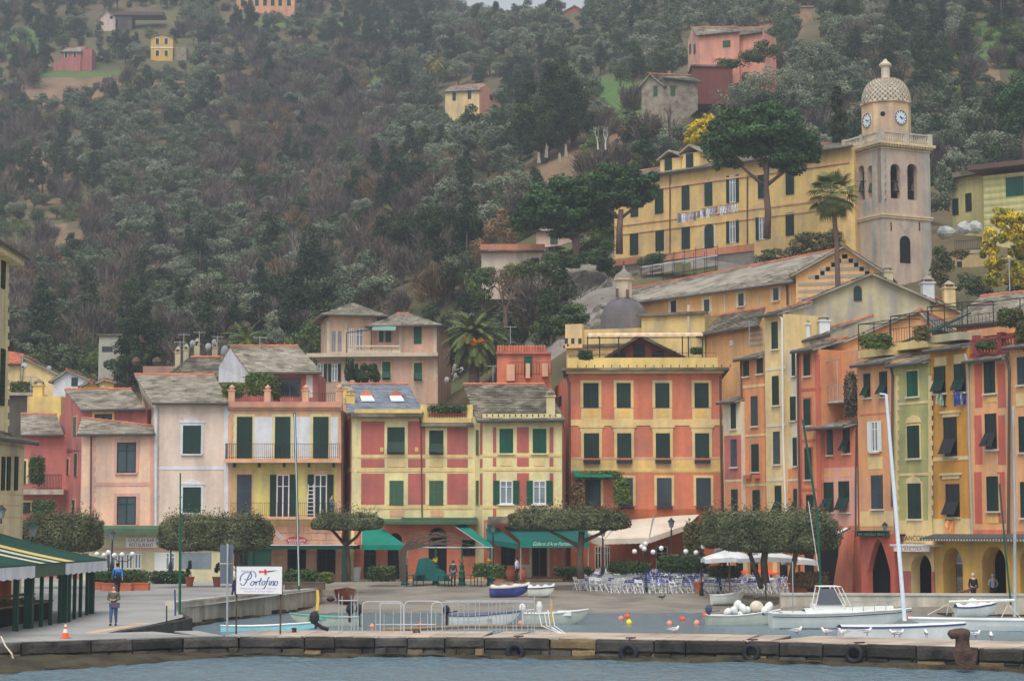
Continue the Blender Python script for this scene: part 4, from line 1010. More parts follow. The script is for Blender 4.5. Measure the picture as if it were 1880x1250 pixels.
B=rb('rose_red_house','rose red and orange house with a red balustraded terrace on top',1784,1857,P_ltr,660,[(1808,664,1828,722),(1810,759,1831,825,'tilt',M_iron),(1813,874,1834,938)],k=.2,sur=P_ltr,base=993)
for a,c in ((1790,1803),(1832,1846)):
 for y0,y1 in ((668,748),(762,852),(866,960)):B.bx(a,y0,c,y1,P_rp,.02)
B.bx(1812,728,1830,738,P_ypan,.03);B.bx(1813,948,1834,960,P_ypan,.03);B.bx(1786,972,1857,982,P_rdo,.04);B.pipe([(1852,655),(1858,680),(1856,985)],M_gut,.08,.2)
g=B.f.off(-.1);mb=MB();zr=B.z1+.2
for u in (.2,2.3,4.6):mb.fbox(g,u,u+.35,zr,zr+1.35,-.4,0)
mb.fbox(g,0,g.W,zr+.1,zr+.3,-.3,0);mb.fbox(g,0,g.W,zr+.95,zr+1.1,-.3,0)
for k in range(16):u=.7+k*.26;mb.lathe(g.P(u,zr+.3,-.15),[(.04,0),(.09,.2),(.05,.4),(.05,.65)],6)
mb.build('balustrade',plaster('maroon_plaster',(140,62,60)),B.r);B.done()
B=rb('edge_orange_house','orange house cut off by the right edge of the arcaded row',1859,1980,P_ltr,632,[(1869,655,1889,706,'shut',M_greyb),(1872,764,1892,830),(1875,884,1897,950)],k=.15,base=993)
B.bx(1866,722,1895,745,P_cyy,.03);B.bx(1859,975,1980,986,P_rdo,.05);B.done()
# ---- arcades (own thing: one continuous run of arches projecting under the houses)
def arcade(name,label,x0,x1,y0,ops,m_,th=.7,k=.75,pointed=False,low=None,deep=3.2):
 f_=RF(x0,x1,k);mb=MB();u0,u1,z0,z1=f_.rect(x0,y0,x1,1085);u0,u1=0,f_.W
 oo=[]
 for (a,c,ys,yt)in ops:
  ua,uc,_,_=f_.rect(a,yt,c,ys);zs=f_.uz((a+c)/2,ys)[1];zt=f_.uz((a+c)/2,yt)[1];oo.append((ua,uc,zs,zt))
 arch_wall(mb,f_,u0,u1,.2,z1,oo,th,0,pointed=pointed)
 r=root(name,label,'arcade',tuple(f_.P(f_.W/2,.3)))
 a=mb.build('arch_wall',m_,r)
 if low:
  lb=MB();cur=0
  for (ua,uc,_,_)in oo+[(u1,u1,0,0)]:
   if ua>cur+.05:lb.fbox(f_,cur,ua,.2,f_.uz(x0,low[1])[1],0,.03)
   cur=uc
  lb.build('base_paint',low[0],r)
 ib=MB();ib.fbox(f_,u0,u1,.2,z1,-deep-.1,-deep);ib.fbox(f_,u0,u1,z1-.1,z1,-deep,-th);ib.build('shade_panel',M_dark,r)  # near-black panel and ceiling: shade behind the arches painted in
 return r,f_
M_dark2=plaster('grey_brown_plaster',(90,84,78),(62,58,56));  # even grey-brown for a hill villa wing and a roof block
r,f_=arcade('red_arcade','red pointed arch with green shop board under the white-shuttered house',1578,1641,980,[(1592,1634,1050,988)],P_rp,pointed=True,k=1.1,th=.4,deep=.95)
m=MB();u0,u1,z0,z1=f_.rect(1580,975,1634,984);m.fbox(f_,u0,u1,z0,z1,.02,.3);m.prism([f_.P(u0-.1,z1+.02,.02),f_.P(u1+.1,z1+.02,.02),f_.P(u1+.1,z1,.6),f_.P(u0-.1,z1,.6)],(0,0,.04));sb_=m.build('shop_board',M_green2,r)
def text(s_,fac,x0,x1,yb,h,o,m_,parent,ext=.01,italic=0,name='lettering',uz=None):
 cu=bpy.data.curves.new(name,'FONT');cu.body=s_;cu.size=1;cu.shear=italic;cu.extrude=0
 tmp=bpy.data.objects.new('tmp_text',cu);C.objects.link(tmp);dg=bpy.context.evaluated_depsgraph_get();dg.update()
 me=bpy.data.meshes.new_from_object(tmp.evaluated_get(dg));bpy.data.objects.remove(tmp)
 co=[v.co.copy()for v in me.vertices];xs_=[c.x for c in co];ys_=[c.y for c in co];a,b_=min(xs_),max(xs_);c0,c1=0.0,.72
 ua,za=fac.uz(x0,yb);ub,_=fac.uz(x1,yb);hz_=fac.uz(x0,yb-h)[1]-za
 mb_=MB();mb_.add([fac.P(ua+(c.x-a)/(b_-a)*(ub-ua),za+(c.y-c0)/(c1-c0)*hz_,o)for c in co],[tuple(p.vertices)for p in me.polygons])
 ob=mb_.build(name,m_,parent);bpy.data.meshes.remove(me);return ob
M_txw=mat('white_lettering',(206,214,208));M_txd=mat('grey_lettering',(84,74,66));M_txb=mat('blue_lettering',(58,66,140));M_txr=mat('red_lettering',(176,84,88))
text('BAR  MARISTELLA  GELATI',f_,1583,1631,982,4.5,.312,M_txw,sb_)
r,f_=arcade('yellow_arch','low yellow and pink arch under the painted L ANCORA lettering',1642,1713,1000,[(1672,1710,1045,1016)],P_cyy,k=.8,low=(P_red,1047),deep=1.6)
g=RF(1642,1713,.26)
text('L\'ANCORA',g,1656,1703,992,10,.02,M_txd,r);text('RISTORANTE',g,1664,1698,1000,5,.02,M_txd,r)
m=MB();h=RF(1642,1713,1.5);u0,u1,z0,z1=h.rect(1642,1002,1707,1012);m.fbox(h,u0,u1,z0,z1,0,.05);m.fbox(h,u0-.3,u1+.5,z1,z1+.1,-1,.1);sg=m.build('sign_board',M_white,r);text('L\'ANCORA',h,1656,1694,1010.5,7,.055,M_txr,sg)
r,f_=arcade('ochre_arcade','amber arcade of three deep arches under the ochre and red houses',1714,1990,992,[(1731,1767,1040,1004),(1802,1846,1035,1002),(1872,1925,1035,1000)],P_ay,k=.9,th=1.0)
h=RF(1714,1990,.9);m=MB();n=90;u0,_=h.uz(1716,988);u1,_=h.uz(1960,988);zA=h.uz(1716,987)[1]
for k in range(n):
 a,c=u0+(u1-u0)*k/n,u0+(u1-u0)*(k+1)/n;zz=zA
 m.prism([h.P(a,zz+.18,0),h.P(c,zz+.18,0),h.P(c,zz-.05,1.1),h.P(a,zz-.05,1.1)],(0,0,.05),0);m.fbox(h,a+.01,c-.01,zz-.17,zz-.05,1.08,1.11,k%2)
tag(m.build('striped_awning',[mat('grey_awning_cloth',(72,74,74)),mat('pale_awning_cloth',(176,174,168))],loc=h.P((u0+u1)/2,zA)),'long thin dark awning with grey and white striped edge above the amber arches','awning')
f=Fac(0,0,0,0,(RF(1859,1980).B,RF(1859,1980).B+RF(1859,1980).d*16));B=Bld('end_cream_house','cream house continuing the arcaded row beyond the right edge',f,P_cyy,650,depth=6,top_at=1990);froof(B,.5,2.4,.85);B.done()
# ================================================ CHURCH, TOWER, VILLA, HILL HOUSES
random.seed(33)
P_org=plaster('church_orange_plaster',(214,168,112),(204,156,104));P_bei=plaster('beige_grey_plaster',(178,168,136),(156,150,126),st=.25);P_grs=plaster('grey_band_plaster',(150,146,134));P_palz=plaster('palazzo_yellow_plaster',(214,182,118),(204,170,112),st=.1)
P_tow=plaster('tower_pink_cream_plaster',(182,162,142),(176,148,136));P_towg=plaster('tower_grey_corner_plaster',(166,158,146),(152,146,138));P_mus=plaster('mossy_yellow_plaster',(206,182,122),(170,156,112),st=.22);P_vil=plaster('villa_pink_plaster',(200,164,142),(190,158,138));P_vilc=plaster('villa_stone_plaster',(198,182,160))
def gabled(name,label,f,yl,yr,xp,yp,wm,depth,rm=None,z0=5,over=.4,cat='house',ztrim=None):
 zl,zr=f.uz(proj(f.P(0,10))[0],yl)[1],f.uz(proj(f.P(f.W,10))[0],yr)[1];up,zp=f.uz(xp,yp)
 r=root(name,label,cat,tuple(f.P(f.W/2,z0)))
 m=MB();m.prism([f.P(0,z0),f.P(f.W,z0),f.P(f.W,zr),f.P(up,zp),f.P(0,zl)],-f.n*depth);m.build('wall',wm,r)
 sl=(zp-zl)/max(.1,up);sr=(zp-zr)/max(.1,f.W-up)
 roof(r,f.P(-over,zl-sl*over+.05,-depth),f.P(-over,zl-sl*over+.05,over),f.P(up,zp+.05,over),f.P(up,zp+.05,-depth),rm)
 roof(r,f.P(f.W+over,zr-sr*over+.05,over),f.P(f.W+over,zr-sr*over+.05,-depth),f.P(up,zp+.05,-depth),f.P(up,zp+.05,over),rm,ridge=False)
 return r
f=Fac(1503,131,1712,128,ry=650)
r=gabled('orange_gable_house','plain orange gable wall with shallow grey roof rising behind the terraced houses',f,648,592,1690,571,plaster('light_orange_plaster',(220,166,118),(212,158,112)),9,z0=6)
for x,y in ((1476,612),(1513,606)):chimney(r,at(x,y+12,133.5),.7,1.0,M_whitew)
ms=MB();g=Fac(1440,134.5,1507,133,ry=640);u0,u1,z0,z1=g.rect(1450,622,1507,660);ms.fbox(g,u0,u1,z0-2,z1-.1,-3,0);ms.build('white_block',M_whitew,r);roof(r,g.P(u0-.5,z1-.5,.7),g.P(u1+1,z1+.2,.7),g.P(u1+2.5,z1+1.6,-3),g.P(u0+.4,z1+.7,-3),M_slate)
f=Fac(1447,137,1708,136,ry=560)
r=gabled('beige_gable_house','wide stained beige gable wall with one arched green shutter below the bell tower',f,566,550,1600,503,P_bei,10,z0=6)
win(r,f,1567,525,1582,552,'shut',sm=M_green,arch=True);chimney(r,at(1703,545,137),.8,.9,M_whitew);chimney(r,at(1630,508,139),.6,.3,P_bei)
ms=MB();u,z=f.uz(1510,505)
for k in range(5):a,zz=f.uz(1480+k*38,560-k*6);ms.fbox(f,a,a+rnd(.25,.5),zz-rnd(2,5),zz,0,.012)
ms.build('stain_streaks',P_towg,r)
f=Fac(1712,141,1765,140,ry=560);r=gabled('small_orange_gable','small bright orange gable just right of the beige gable wall',f,548,572,1713,548,P_org,5,z0=8);chimney(r,at(1742,556,141),.8,1.0,P_cyy)
f=Fac(1120,170,1464,153,ry=550)
B=Bld('church_nave','long orange church nave with mossy stone roof and small framed windows',f,P_org,540,z0=8,depth=9,cat='church',top_at=1300)
roof(B.r,f.P(-.5,B.z1,.6),f.P(f.W+.4,B.z1,.6),at(1535,459,160),at(1158,531,178),M_slate,ts=.5)
for x,y in ((1237,575),(1298,573),(1361,562),(1425,552)):B.win(x-5,y-23,x+5,y,'none',sur=M_ivory,sw=.28,sill=M_ivory)
for x in (1262,1330,1392,1452):B.bx(x,540,x+2,600,M_ivory,.06)
B.pipe([(1445,515),(1447,540),(1447,560)],M_pipe,.08);B.done()
f=Fac(1230,160,1402,148,ry=620)
B=Bld('church_aisle','low orange church aisle with sagging mossy roof beside the salmon house terrace',f,P_org,608,z0=6,depth=5,cat='church',top_at=1340)
roof(B.r,f.P(-.3,B.z1,.6),f.P(f.W+.2,B.z1,.6),at(1404,566,153),at(1250,592,164),M_slated,ts=.5)
for k in range(4):B.bx(1376,604+k*9,1401,608+k*9,P_grs,.03)
B.bx(1341,625,1347,634,M_white,.08);B.done()
f=Fac(1461,151,1622,149,ry=500)
r=gabled('church','yellow church gable with grey painted stripes and little round holes',f,503,499,1551,453,P_org,5,z0=12,cat='church')
mb=MB()
for k in range(6):
 y=478+k*13;hw=(y-462)*1.6;a,c=max(1465,1551-hw),min(1618,1551+hw);u0,u1,z0,z1=f.rect(a,y,c,y+6);mb.fbox(f,u0,u1,z0,z1,0,.02)
mb.build('painted_bands',P_grs,r);mb=MB()
for k in range(6):
 for s_ in (-1,1):
  u,z=f.uz(1551+s_*(k*10+1),470+k*7.6);mb.fbox(f,u-.16,u+.16,z-.2,z+.12,0,.03)
mb.build('round_holes',M_dark,r)
f=Fac(1178,157,1294,155,ry=610)
B=Bld('yellow_annex','blank mossy yellow block with grey coping behind the salmon house roof',f,P_mus,578,z0=8,depth=6,cat='building');B.bx(1170,574,1300,579,M_slated,.3);B.bx(1263,560,1267,640,M_ivory,.12);B.done()
f=Fac(1040,160,1180,158,ry=620)
B=Bld('dome_base','stained yellow wall with small stepped gable under the slate dome',f,P_mus,604,z0=8,depth=7,cat='building')
B.bx(1041,596,1072,640,P_cyy,.5);B.bx(1036,632,1180,637,M_slated,.4);B.bx(1045,637,1178,650,P_cyy,.1)
for x in (1040,1052,1065):B.win(x,622,x+6,632,'none',o=.5)
B.done()
c=at(1146,600,164);r=root('church_dome','dark slate dome with stone lantern and small cross','dome',tuple(c))
k=164/F;mb=MB();prof=[(43.5*k,-1.5),(43.5*k,12*k)]+[(43*k*math.cos(a),12*k+44*k*math.sin(a))for a in [math.pi/2*i/9 for i in range(0,8)]]
mb.lathe(c,prof,20);mb.build('dome_shell',mat('dark_slate_dome',(92,90,94),(110,104,104),var=.15,streak=.25),r,smooth=False)
mb=MB();mb.lathe(c,[(15*k,50*k),(15*k,86*k),(19*k,86*k),(19*k,89*k)],8,rz=.39);mb.build('lantern',P_vilc,r)
mb=MB();mb.lathe(c,[(19*k,89*k),(15*k,97*k),(6*k,103*k),(2*k,108*k),(2*k,114*k)],10);mb.build('lantern_roof',M_slate,r)
mb=MB()
for x,y0,y1 in ((1133,530,546),(1152,532,546)):p=at(x,y1,164-.75);mb.box(p.x-.12,p.x+.12,p.y-.2,p.y,p.z,p.z+(y1-y0)*k)
mb.build('lantern_windows',M_pipe,r)
mb=MB();mb.tube([c+Vector((0,0,112*k)),c+Vector((0,0,122*k))],.05,5);mb.build('cross',M_iron,r)
# ---- bell tower
C0=at(1619,400,186);th=math.radians(26);e1=Vector((math.cos(th),math.sin(th),0));e2=Vector((-math.sin(th),math.cos(th),0));Wd=5.75
zc=lambda y,D=186:HC+(ray(1611,y).z/ray(1611,y).y)*D
C0.z=0;fr=Fac(0,0,0,0,(C0,C0+e1*Wd));fl=Fac(0,0,0,0,(C0+e2*Wd,C0))
fb=Fac(0,0,0,0,(C0+e1*Wd+e2*Wd,C0+e2*Wd));fb.n=e2;fr2=Fac(0,0,0,0,(C0+e1*Wd,C0+e1*Wd+e2*Wd));fr2.n=e1
r=root('bell_tower','pink and cream church bell tower with clock drum and tiled dome','bell tower',tuple(C0+(e1+e2)*Wd/2+Vector((0,0,15))))
zb,zs,zcor=14.0,zc(372),zc(262)
mb=MB();mb.obox(C0+Vector((0,0,zb)),e1*Wd,e2*Wd,(0,0,zs-zb));mb.build('shaft',P_tow,r)
mb=MB()
def ops(f_,lst):
 o=[]
 for a,c_,yt,ys in lst:u0=f_.uz(a,340)[0];u1=f_.uz(c_,340)[0];o.append((u0,u1,f_.uz((a+c_)/2,ys)[1],f_.uz((a+c_)/2,yt)[1]))
 return o
oR=ops(fr,((1635,1653,301,312),(1666,1684,301,312)));oL=ops(fl,((1576,1587,304,314),(1593,1604,304,314)))
for f_,oo in ((fr,oR),(fl,oL)):arch_wall(mb,f_,0,Wd,zs,zcor,oo,.55)
s_=[(Wd-b_,Wd-a,c_,d)for a,b_,c_,d in oR]
mb.fbox(fr2,.55,Wd,zs,zcor,-.5,0);mb.fbox(fb,0,Wd-.5,zs,zcor,-.5,0);mb.build('belfry_wall',P_tow,r)
mb=MB()
for f_,oo in ((fr,oR),(fl,oL)):
 for a,c_,zs_,zt in oo:
  zl=f_.uz(1660 if f_ is fr else 1590,366)[1]
  mb.fbox(f_,a-.02,c_+.02,zs-.01,zl,-.5,-.03)
  mb.fbox(f_,a-.12,a,zs_-.15,zs_,-.03,.06);mb.fbox(f_,c_,c_+.12,zs_-.15,zs_,-.03,.06)
mb.build('belfry_sill',P_tow,r)
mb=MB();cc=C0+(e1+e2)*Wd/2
mb.box(cc.x-1.5,cc.x+1.5,cc.y-1.5,cc.y+1.5,zs,zcor-.2);mb.build('belfry_shade_box',M_dark,r)  # added near-black box, paints the shade inside the belfry
for px,D_ in ((1644,186.9),(1675,188.3),(1582,189),(1598,187.8)):
 p=at(px,352,D_+.4);m=MB();m.lathe(p,[(.42,0),(.34,.15),(.26,.5),(.2,.75),(.05,.9)],10);m.tube([p+Vector((-.5,0,1)),p+Vector((.5,0,1))],.08);m.build('bell',mat('old_bronze',(58,62,56),rough=.5,metal=.5),r)
mb=MB()
def ring(z0,z1,o,m_=mb):
 m_.obox(C0-(e1+e2)*o+Vector((0,0,z0)),e1*(Wd+2*o),e2*(Wd+2*o),(0,0,z1-z0))
ring(zc(399),zc(395),.12);ring(zc(395),zc(392),.2);ring(zc(530),zc(526),.1);ring(zc(272),zc(270),.1)
mb.build('string_course',plaster('tower_course_plaster',(204,180,142)),r)
mb=MB();ring(zc(268),zc(264),.2,mb);ring(zc(264),zc(259),.42,mb)
for f_ in (fr,fl):
 for k in range(19):mb.fbox(f_,-.2+k*.33,-.2+k*.33+.16,zc(267),zc(264),0,.36)
mb.build('cornice',plaster('tower_cornice_plaster',(206,182,142),(186,166,134)),r)
mb=MB();zt=zc(259);o=.2
for f_ in (fr,fl):
 for k in range(24):
  u=-o+k*(Wd+2*o)/24;mb.lathe(f_.P(u,zt,o-.1),[(.05,0),(.1,.25),(.06,.5),(.06,.85)],6)
 mb.fbox(f_,-o,Wd+o,zt+.85,zt+1.02,o-.22,o)
 for u in (-o,Wd/2-.2,Wd+o-.5):mb.fbox(f_,u,u+.5,zt,zt+1.1,o-.3,o+.02)
for u in ((Wd+o-.3,0),(0,Wd+o-.3)):mb.obox(C0+Vector((0,0,zt))+e1*(u[0]or -o)+e2*(u[1]or -o),e1*(.3 if u[0]else Wd+2*o),e2*(.3 if u[1]else Wd+2*o),(0,0,.95))
mb.build('balustrade',plaster('grey_balustrade_stone',(186,178,160),(150,144,130)),r)
for f_,(a,c_,y0,y1)in ((fr,(1611,1628,270,560)),(fr,(1694,1712,270,560)),(fl,(1601,1611,270,560))):
 m=MB();n=40
 for k in range(n):
  ya,yb=y0+(y1-y0)*k/n,y0+(y1-y0)*(k+1)/n;u0,u1,z0,z1=f_.rect(a,ya,c_,yb);m.fbox(f_,max(0.004,u0),min(Wd-.004,u1-(.25 if k%2 else 0)),z0,z1,0,.025,0,.5)
 m.build('corner_blocks',P_towg,r)
m=MB();u,z=fr.uz(1662,412)
for q in (.85,):m.prism([fr.P(u-q,z),fr.P(u,z-q),fr.P(u+q,z),fr.P(u,z+q)],fr.n*.02)
u,z=fl.uz(1590,384);m.prism([fl.P(u-.8,z),fl.P(u,z-.9),fl.P(u+.8,z),fl.P(u,z+.9)],fl.n*.02);dm=m.build('painted_diamond',P_towg,r)
m=MB();u,z=fr.uz(1662,412);m.prism([fr.P(u-.45,z),fr.P(u,z-.45),fr.P(u+.45,z),fr.P(u,z+.45)],fr.n*.03);m.build('diamond_center',P_tow,dm)
win(r,fr,1652,433,1671,483,'none',arch=True,glass=M_dark)
for x in (1636,1688):win(r,fr,x-1,408,x+1,424,'none',glass=M_dark)
for x in (1573,1606):win(r,fl,x-1,415,x+1,440,'none',glass=M_dark)
cc.z=zt;Rd=2.42;zd=zc(238,190)-0;z0=zt;z1=HC+(976-187)*190/F
m=MB();m.lathe((cc.x,cc.y,0),[(Rd,z0),(Rd,z1),(Rd+.14,z1),(Rd+.14,z1+.15)],8,rz=th+math.pi/8);m.build('drum',plaster('drum_plaster',(200,172,134),(190,156,130)),r)
m=MB();n=17;rows=[]
zt2=HC+(976-139)*190/F
for i in range(14):
 a=i/13;rr=Rd*.985*math.cos(a*1.25)**.8 if a>0 else Rd;zz=z1+.12+(zt2-z1)*math.sin(a*1.35)/math.sin(1.35)
 rows.append((max(.42,rr),zz))
for i in range(13):
 for k in range(30):
  st_=2*math.pi/30;a0=st_*(k+.5*(i%2));am=a0+st_/2;a1=a0+st_*.86;a0+=st_*.14
  (ra,za),(rb_,zb_)=rows[i],rows[i+1]
  q=lambda a,r_,z:(cc.x+r_*math.cos(a),cc.y+r_*math.sin(a),z)
  rm_=(ra+rb_)/2
  m.add([q(a0,ra+.05,za+.05),q(am,ra+.09,za-.09),q(a1,ra+.05,za+.05),q(a1,rb_+.03,zb_-.02),q(a0,rb_+.03,zb_-.02)],[(0,1,2,3,4)],0,min(1,max(0,random.gauss(.5,.25))));
m.lathe((cc.x,cc.y,0),[(rr_-.02,z_)for rr_,z_ in rows],30,1,.1)
m.build('dome',[mat('scaled_dome_tiles',(180,170,150),(158,150,134),var=.12,tint=.2),mat('dome_grout',(124,112,98))],r)
m=MB();zl=lambda y:HC+(976-y)*190/F
m.lathe((cc.x,cc.y,0),[(.62,zl(140)),(.55,zl(135)),(.42,zl(133)),(.42,zl(114)),(.62,zl(111)),(.62,zl(108)),(.3,zl(103)),(.1,zl(98))],8);m.build('finial',P_vilc,r)
m=MB();m.tube([(cc.x,cc.y,zl(99)),(cc.x,cc.y,zl(55))],.06,5);m.tube([(cc.x-.62,cc.y,zl(70)),(cc.x+.62,cc.y,zl(69))],.05,5);m.build('cross',M_iron,r)
def clock(fd,u,z,rad,hands):
 m=MB();nb=24;pts_=[fd.P(u+rad*math.cos(2*math.pi*k/nb),z+rad*math.sin(2*math.pi*k/nb))for k in range(nb)];m.prism(pts_,fd.n*.06);cl=m.build('clock',mat('clock_face_enamel',(200,212,226),rough=.4),r)
 m=MB()
 for k in range(48):
  a,b_=2*math.pi*k/48,2*math.pi*(k+1)/48
  m.prism([fd.P(u+q*math.cos(t),z+q*math.sin(t),.06)for q,t in ((rad,a),(rad,b_),(rad*.93,b_),(rad*.93,a))],fd.n*.03)
 for k in range(12):
  a=2*math.pi*k/12;d=Vector((math.cos(a),math.sin(a)));n_=Vector((-d.y,d.x))*rad*.045
  m.prism([fd.P(u+q.x,z+q.y,.06)for q in (d*rad*.68-n_,d*rad*.9-n_,d*rad*.9+n_,d*rad*.68+n_)],fd.n*.02)
 m.build('clock_numerals',mat('navy_clock_paint',(40,46,74)),cl);m=MB()
 for a,L_ in hands:
  a=math.radians(a);d=Vector((math.sin(a),math.cos(a)));n_=Vector((-d.y,d.x))*rad*.07
  m.prism([fd.P(u+q.x,z+q.y,.09)for q in (-d*rad*.2-n_,d*rad*L_,-d*rad*.2+n_)],fd.n*.02)
 m.build('clock_hands',M_iron,cl)
ap=Rd*math.cos(math.pi/8)
def dface(k):
 a=th-math.pi/2+k*math.pi/4;n_=Vector((math.cos(a),math.sin(a),0));t=Vector((-n_.y,n_.x,0));cN=Vector((cc.x,cc.y,0))+n_*ap;fd=Fac(0,0,0,0,(cN-t,cN+t));fd.n=n_;return fd
fd=dface(0);clock(fd,1,fd.uz(1652,216)[1],.70,((100,.8),(150,.5)))
fd=dface(-2);clock(fd,1,fd.uz(1599,220)[1],.70,((100,.8),(150,.5)))
fd=dface(-1);u,z=fd.uz(1624,209);m=MB();m.prism([fd.P(1+.24*math.cos(t),z+.24*math.sin(t))for t in [2*math.pi*k/12 for k in range(12)]],fd.n*.03);m.build('round_window',M_dark,r)
# ---- palazzo
f=Fac(1128,208,1570,189,ry=400)
B=Bld('palazzo','long yellow palazzo with arched green shutters and washing lines on the hill terrace',f,P_palz,302,z0=24,depth=11,top_at=1345)
for x,y0,y1 in ((1157,429,468),(1204,423,461),(1252,416,457),(1443,391,433)):B.win(x,y0,x+15,y1,sm=M_green)
B.win(1294,411,1311,457,sm=M_green,arch=True,sur=None,name='door');B.bx(1291,415,1294,458,M_ivory,.06);B.bx(1311,413,1314,457,M_ivory,.06)
for x,y0,y1 in ((1340,405,446),(1394,398,440)):B.win(x,y0,x+11,y1,'open',sm=M_green,glass=M_glassl)
B.win(1203,345,1218,392,sm=M_green);B.win(1158,352,1172,398,sm=M_green)
for x,y0,y1 in ((1252,337,385),(1294,330,378)):B.win(x,y0,x+14,y1,sm=M_green,arch=True)
B.win(1340,322,1351,372,'open',sm=M_green,glass=M_glassl)
for x,y0,y1 in ((1392,317,364),(1443,310,357)):B.win(x,y0,x+15,y1,sm=M_green)
B.bx(1128,387,1560,390,P_orang,.08);B.bx(1128,405,1560,407,P_orang,.08)
B.bx(1200,320,1560,324,P_orang,.12)
for x in (1231,1373):B.pipe([(x,322),(x,470)],M_pipe,.07)
roof(B.r,f.P(-.3,B.z1,.7),f.P(f.W+.3,B.z1,.7),at(1530,262,197),at(1170,315,214),M_slate,ts=.6)
ms=MB()
for x0,x1,y0,y1 in ((1212,1250,291,314),(1251,1284,281,308)):
 g=f.off(-1.0);u0,u1,z0,z1=g.rect(x0,y0,x1,y1);ms.fbox(g,u0,u1,z0-1,z1,-3,0);um=(u0+u1)/2
 d_=ms.build('dormer',P_palz,B.r);ms=MB();ms.prism([g.P(u0-.3,z1,.3),g.P(um,z1+.9,.3),g.P(u1+.3,z1,.3),g.P(u1+.3,z1-.12,.3),g.P(um,z1+.7,.3),g.P(u0-.3,z1-.12,.3)],-g.n*3.4);ms.build('dormer_roof',M_slate,d_);ms=MB()
 win(d_,g,x0+9,y0+1,x0+22,y1+8,'shut',sm=M_green)
B.done()
tw=MB();P,Q=at(1128,476,204),at(1385,447,191);tw.prism([P,Q,Q-Vector((0,0,.7)),P-Vector((0,0,.7))],(0,.4,0),0);tw.prism([P-Vector((0,-.2,.7)),Q-Vector((0,-.2,.7)),Q-Vector((0,-.2,7)),P-Vector((0,-.2,7))],(0,6,0),1)
tag(tw.build('terrace_wall',[plaster('terracotta_parapet_plaster',(206,134,100)),M_rock]),'terracotta parapet on a rough retaining wall below the yellow palazzo','wall')
sc=MB();P,Q=at(1178,492,190),at(1318,470,186)
for k in range(8):
 p=P.lerp(Q,k/7);sc.tube([p+Vector((0,0,-2)),p+Vector((0,0,1.1))],.03,4);sc.tube([p+Vector((0,2,-2)),p+Vector((0,2,.9))],.03,4)
for dz in (-1,.9):sc.tube([P+Vector((0,0,dz)),Q+Vector((0,0,dz))],.035,4)
sc.prism([P,Q,Q+Vector((0,2.2,.3)),P+Vector((0,2.2,.3))],(0,0,.12),1)
tag(sc.build('scaffold',[M_iron,M_galv]),'rusty scaffold platform on the cliff under the palazzo','scaffold')
def washing(name,label,items,D,x0,y0,x1,y1,cols):
 r_=root(name,label,'laundry',tuple(at((x0+x1)/2,(y0+y1)/2,D)));m=MB();m.tube([at(x0,y0,D),at((x0+x1)/2,(y0+y1)/2+1.5,D),at(x1,y1,D)],.02,4);m.build('washing_line',M_iron,r_)
 for i in range(items):
  a=i/items;p=at(x0+(x1-x0)*a,y0+(y1-y0)*a+1,D);wd=(x1-x0)/items/F*D*rnd(.7,1.1);h=rnd(.5,1.0)
  m=MB();rows=[]
  for j in range(4):rows.append([(p.x+wd*t/4+rnd(-.03,.03),p.y-.04+.09*math.sin(t*2+j),p.z-h*j/3-(.1 if j==3 and t in (0,4)else 0))for t in range(5)])
  m.grid(rows);m.build('garment',random.choice(cols),r_)
CL=[mat('white_cloth',(214,216,222)),mat('black_cloth',(44,44,52)),mat('grey_blue_cloth',(120,130,150)),mat('lilac_cloth',(176,172,192))]
washing('laundry','dark and white washing hanging left under the palazzo windows',7,198,1244,392,1294,386,CL);washing('laundry','white and black washing hanging in the middle under the palazzo windows',6,196.5,1286,384,1318,378,CL);washing('laundry','white washing hanging under the open palazzo window',6,194.5,1322,378,1354,372,[CL[0],CL[3]])
CB=[mat('blue_cloth',(62,78,150)),CL[1],mat('pale_green_cloth',(150,172,152)),CL[0]]
washing('laundry','black and pale green clothes below the left top window of the ochre house',3,Dl(1725)-.8,1718,722,1738,720,[CL[1],CB[2]]);washing('laundry','blue clothes below the right top window of the ochre house',4,Dl(1762)-.8,1750,719,1773,716,[CB[0],CB[0],CL[3]])
washing('laundry','orange towel and green cloth hung above the amber arches',2,Dl(1745)-.5,1735,954,1756,953,[mat('orange_towel_cloth',(220,150,96)),CB[2]])
# ---- villa
f=Fac(582,184,804,183,ry=670)
B=Bld('pink_villa','pink villa with two hipped roofs, balustraded terrace and dark green shutters',f,P_vil,655,z0=15,depth=10)
for x,y0,y1 in ((702,664,697),(760,666,699)):B.win(x,y0,x+15,y1,'tilt',sm=M_green2,sur=P_cyy,sw=.12)
for x in (583,609,640):B.win(x,668,x+11,700,'open',sm=M_green,glass=M_glassl)
B.bx(566,649,806,656,P_vilc,.9);B.bx(580,656,804,660,P_vilc,.25);B.quoins(796,803,660,700,P_vilc,n=6)
f2=Fac(604,186.5,692,187.5,ry=610);u0,u1,z0,z1=f2.rect(604,580,692,655);m=MB();m.fbox(f2,0,f2.W,z0-.5,z1,-6,0);wl=m.build('wall',plaster('villa_buff_plaster',(208,176,148)),B.r)
c_=f2.P(f2.W/2,0,-3);pk=at(647,556,c_.y);e=[f2.P(-.9,z1,.9),f2.P(f2.W+.9,z1,.9),f2.P(f2.W+.9,z1,-6.9),f2.P(-.9,z1,-6.9)]
for k in range(4):roof(B.r,e[k],e[(k+1)%4],pk+Vector((.02,0,0)),pk-Vector((.02,0,0)),M_slate,ridge=False,gut=(k<1))
for x in (609,620):win(B.r,f2,x,607,x+7,645,'none',arch=True,glass=M_glassl)
for x,w_ in ((641,8),(653,14)):win(B.r,f2,x,603,x+w_,647,'glass',glass=M_glassl)
m=MB()
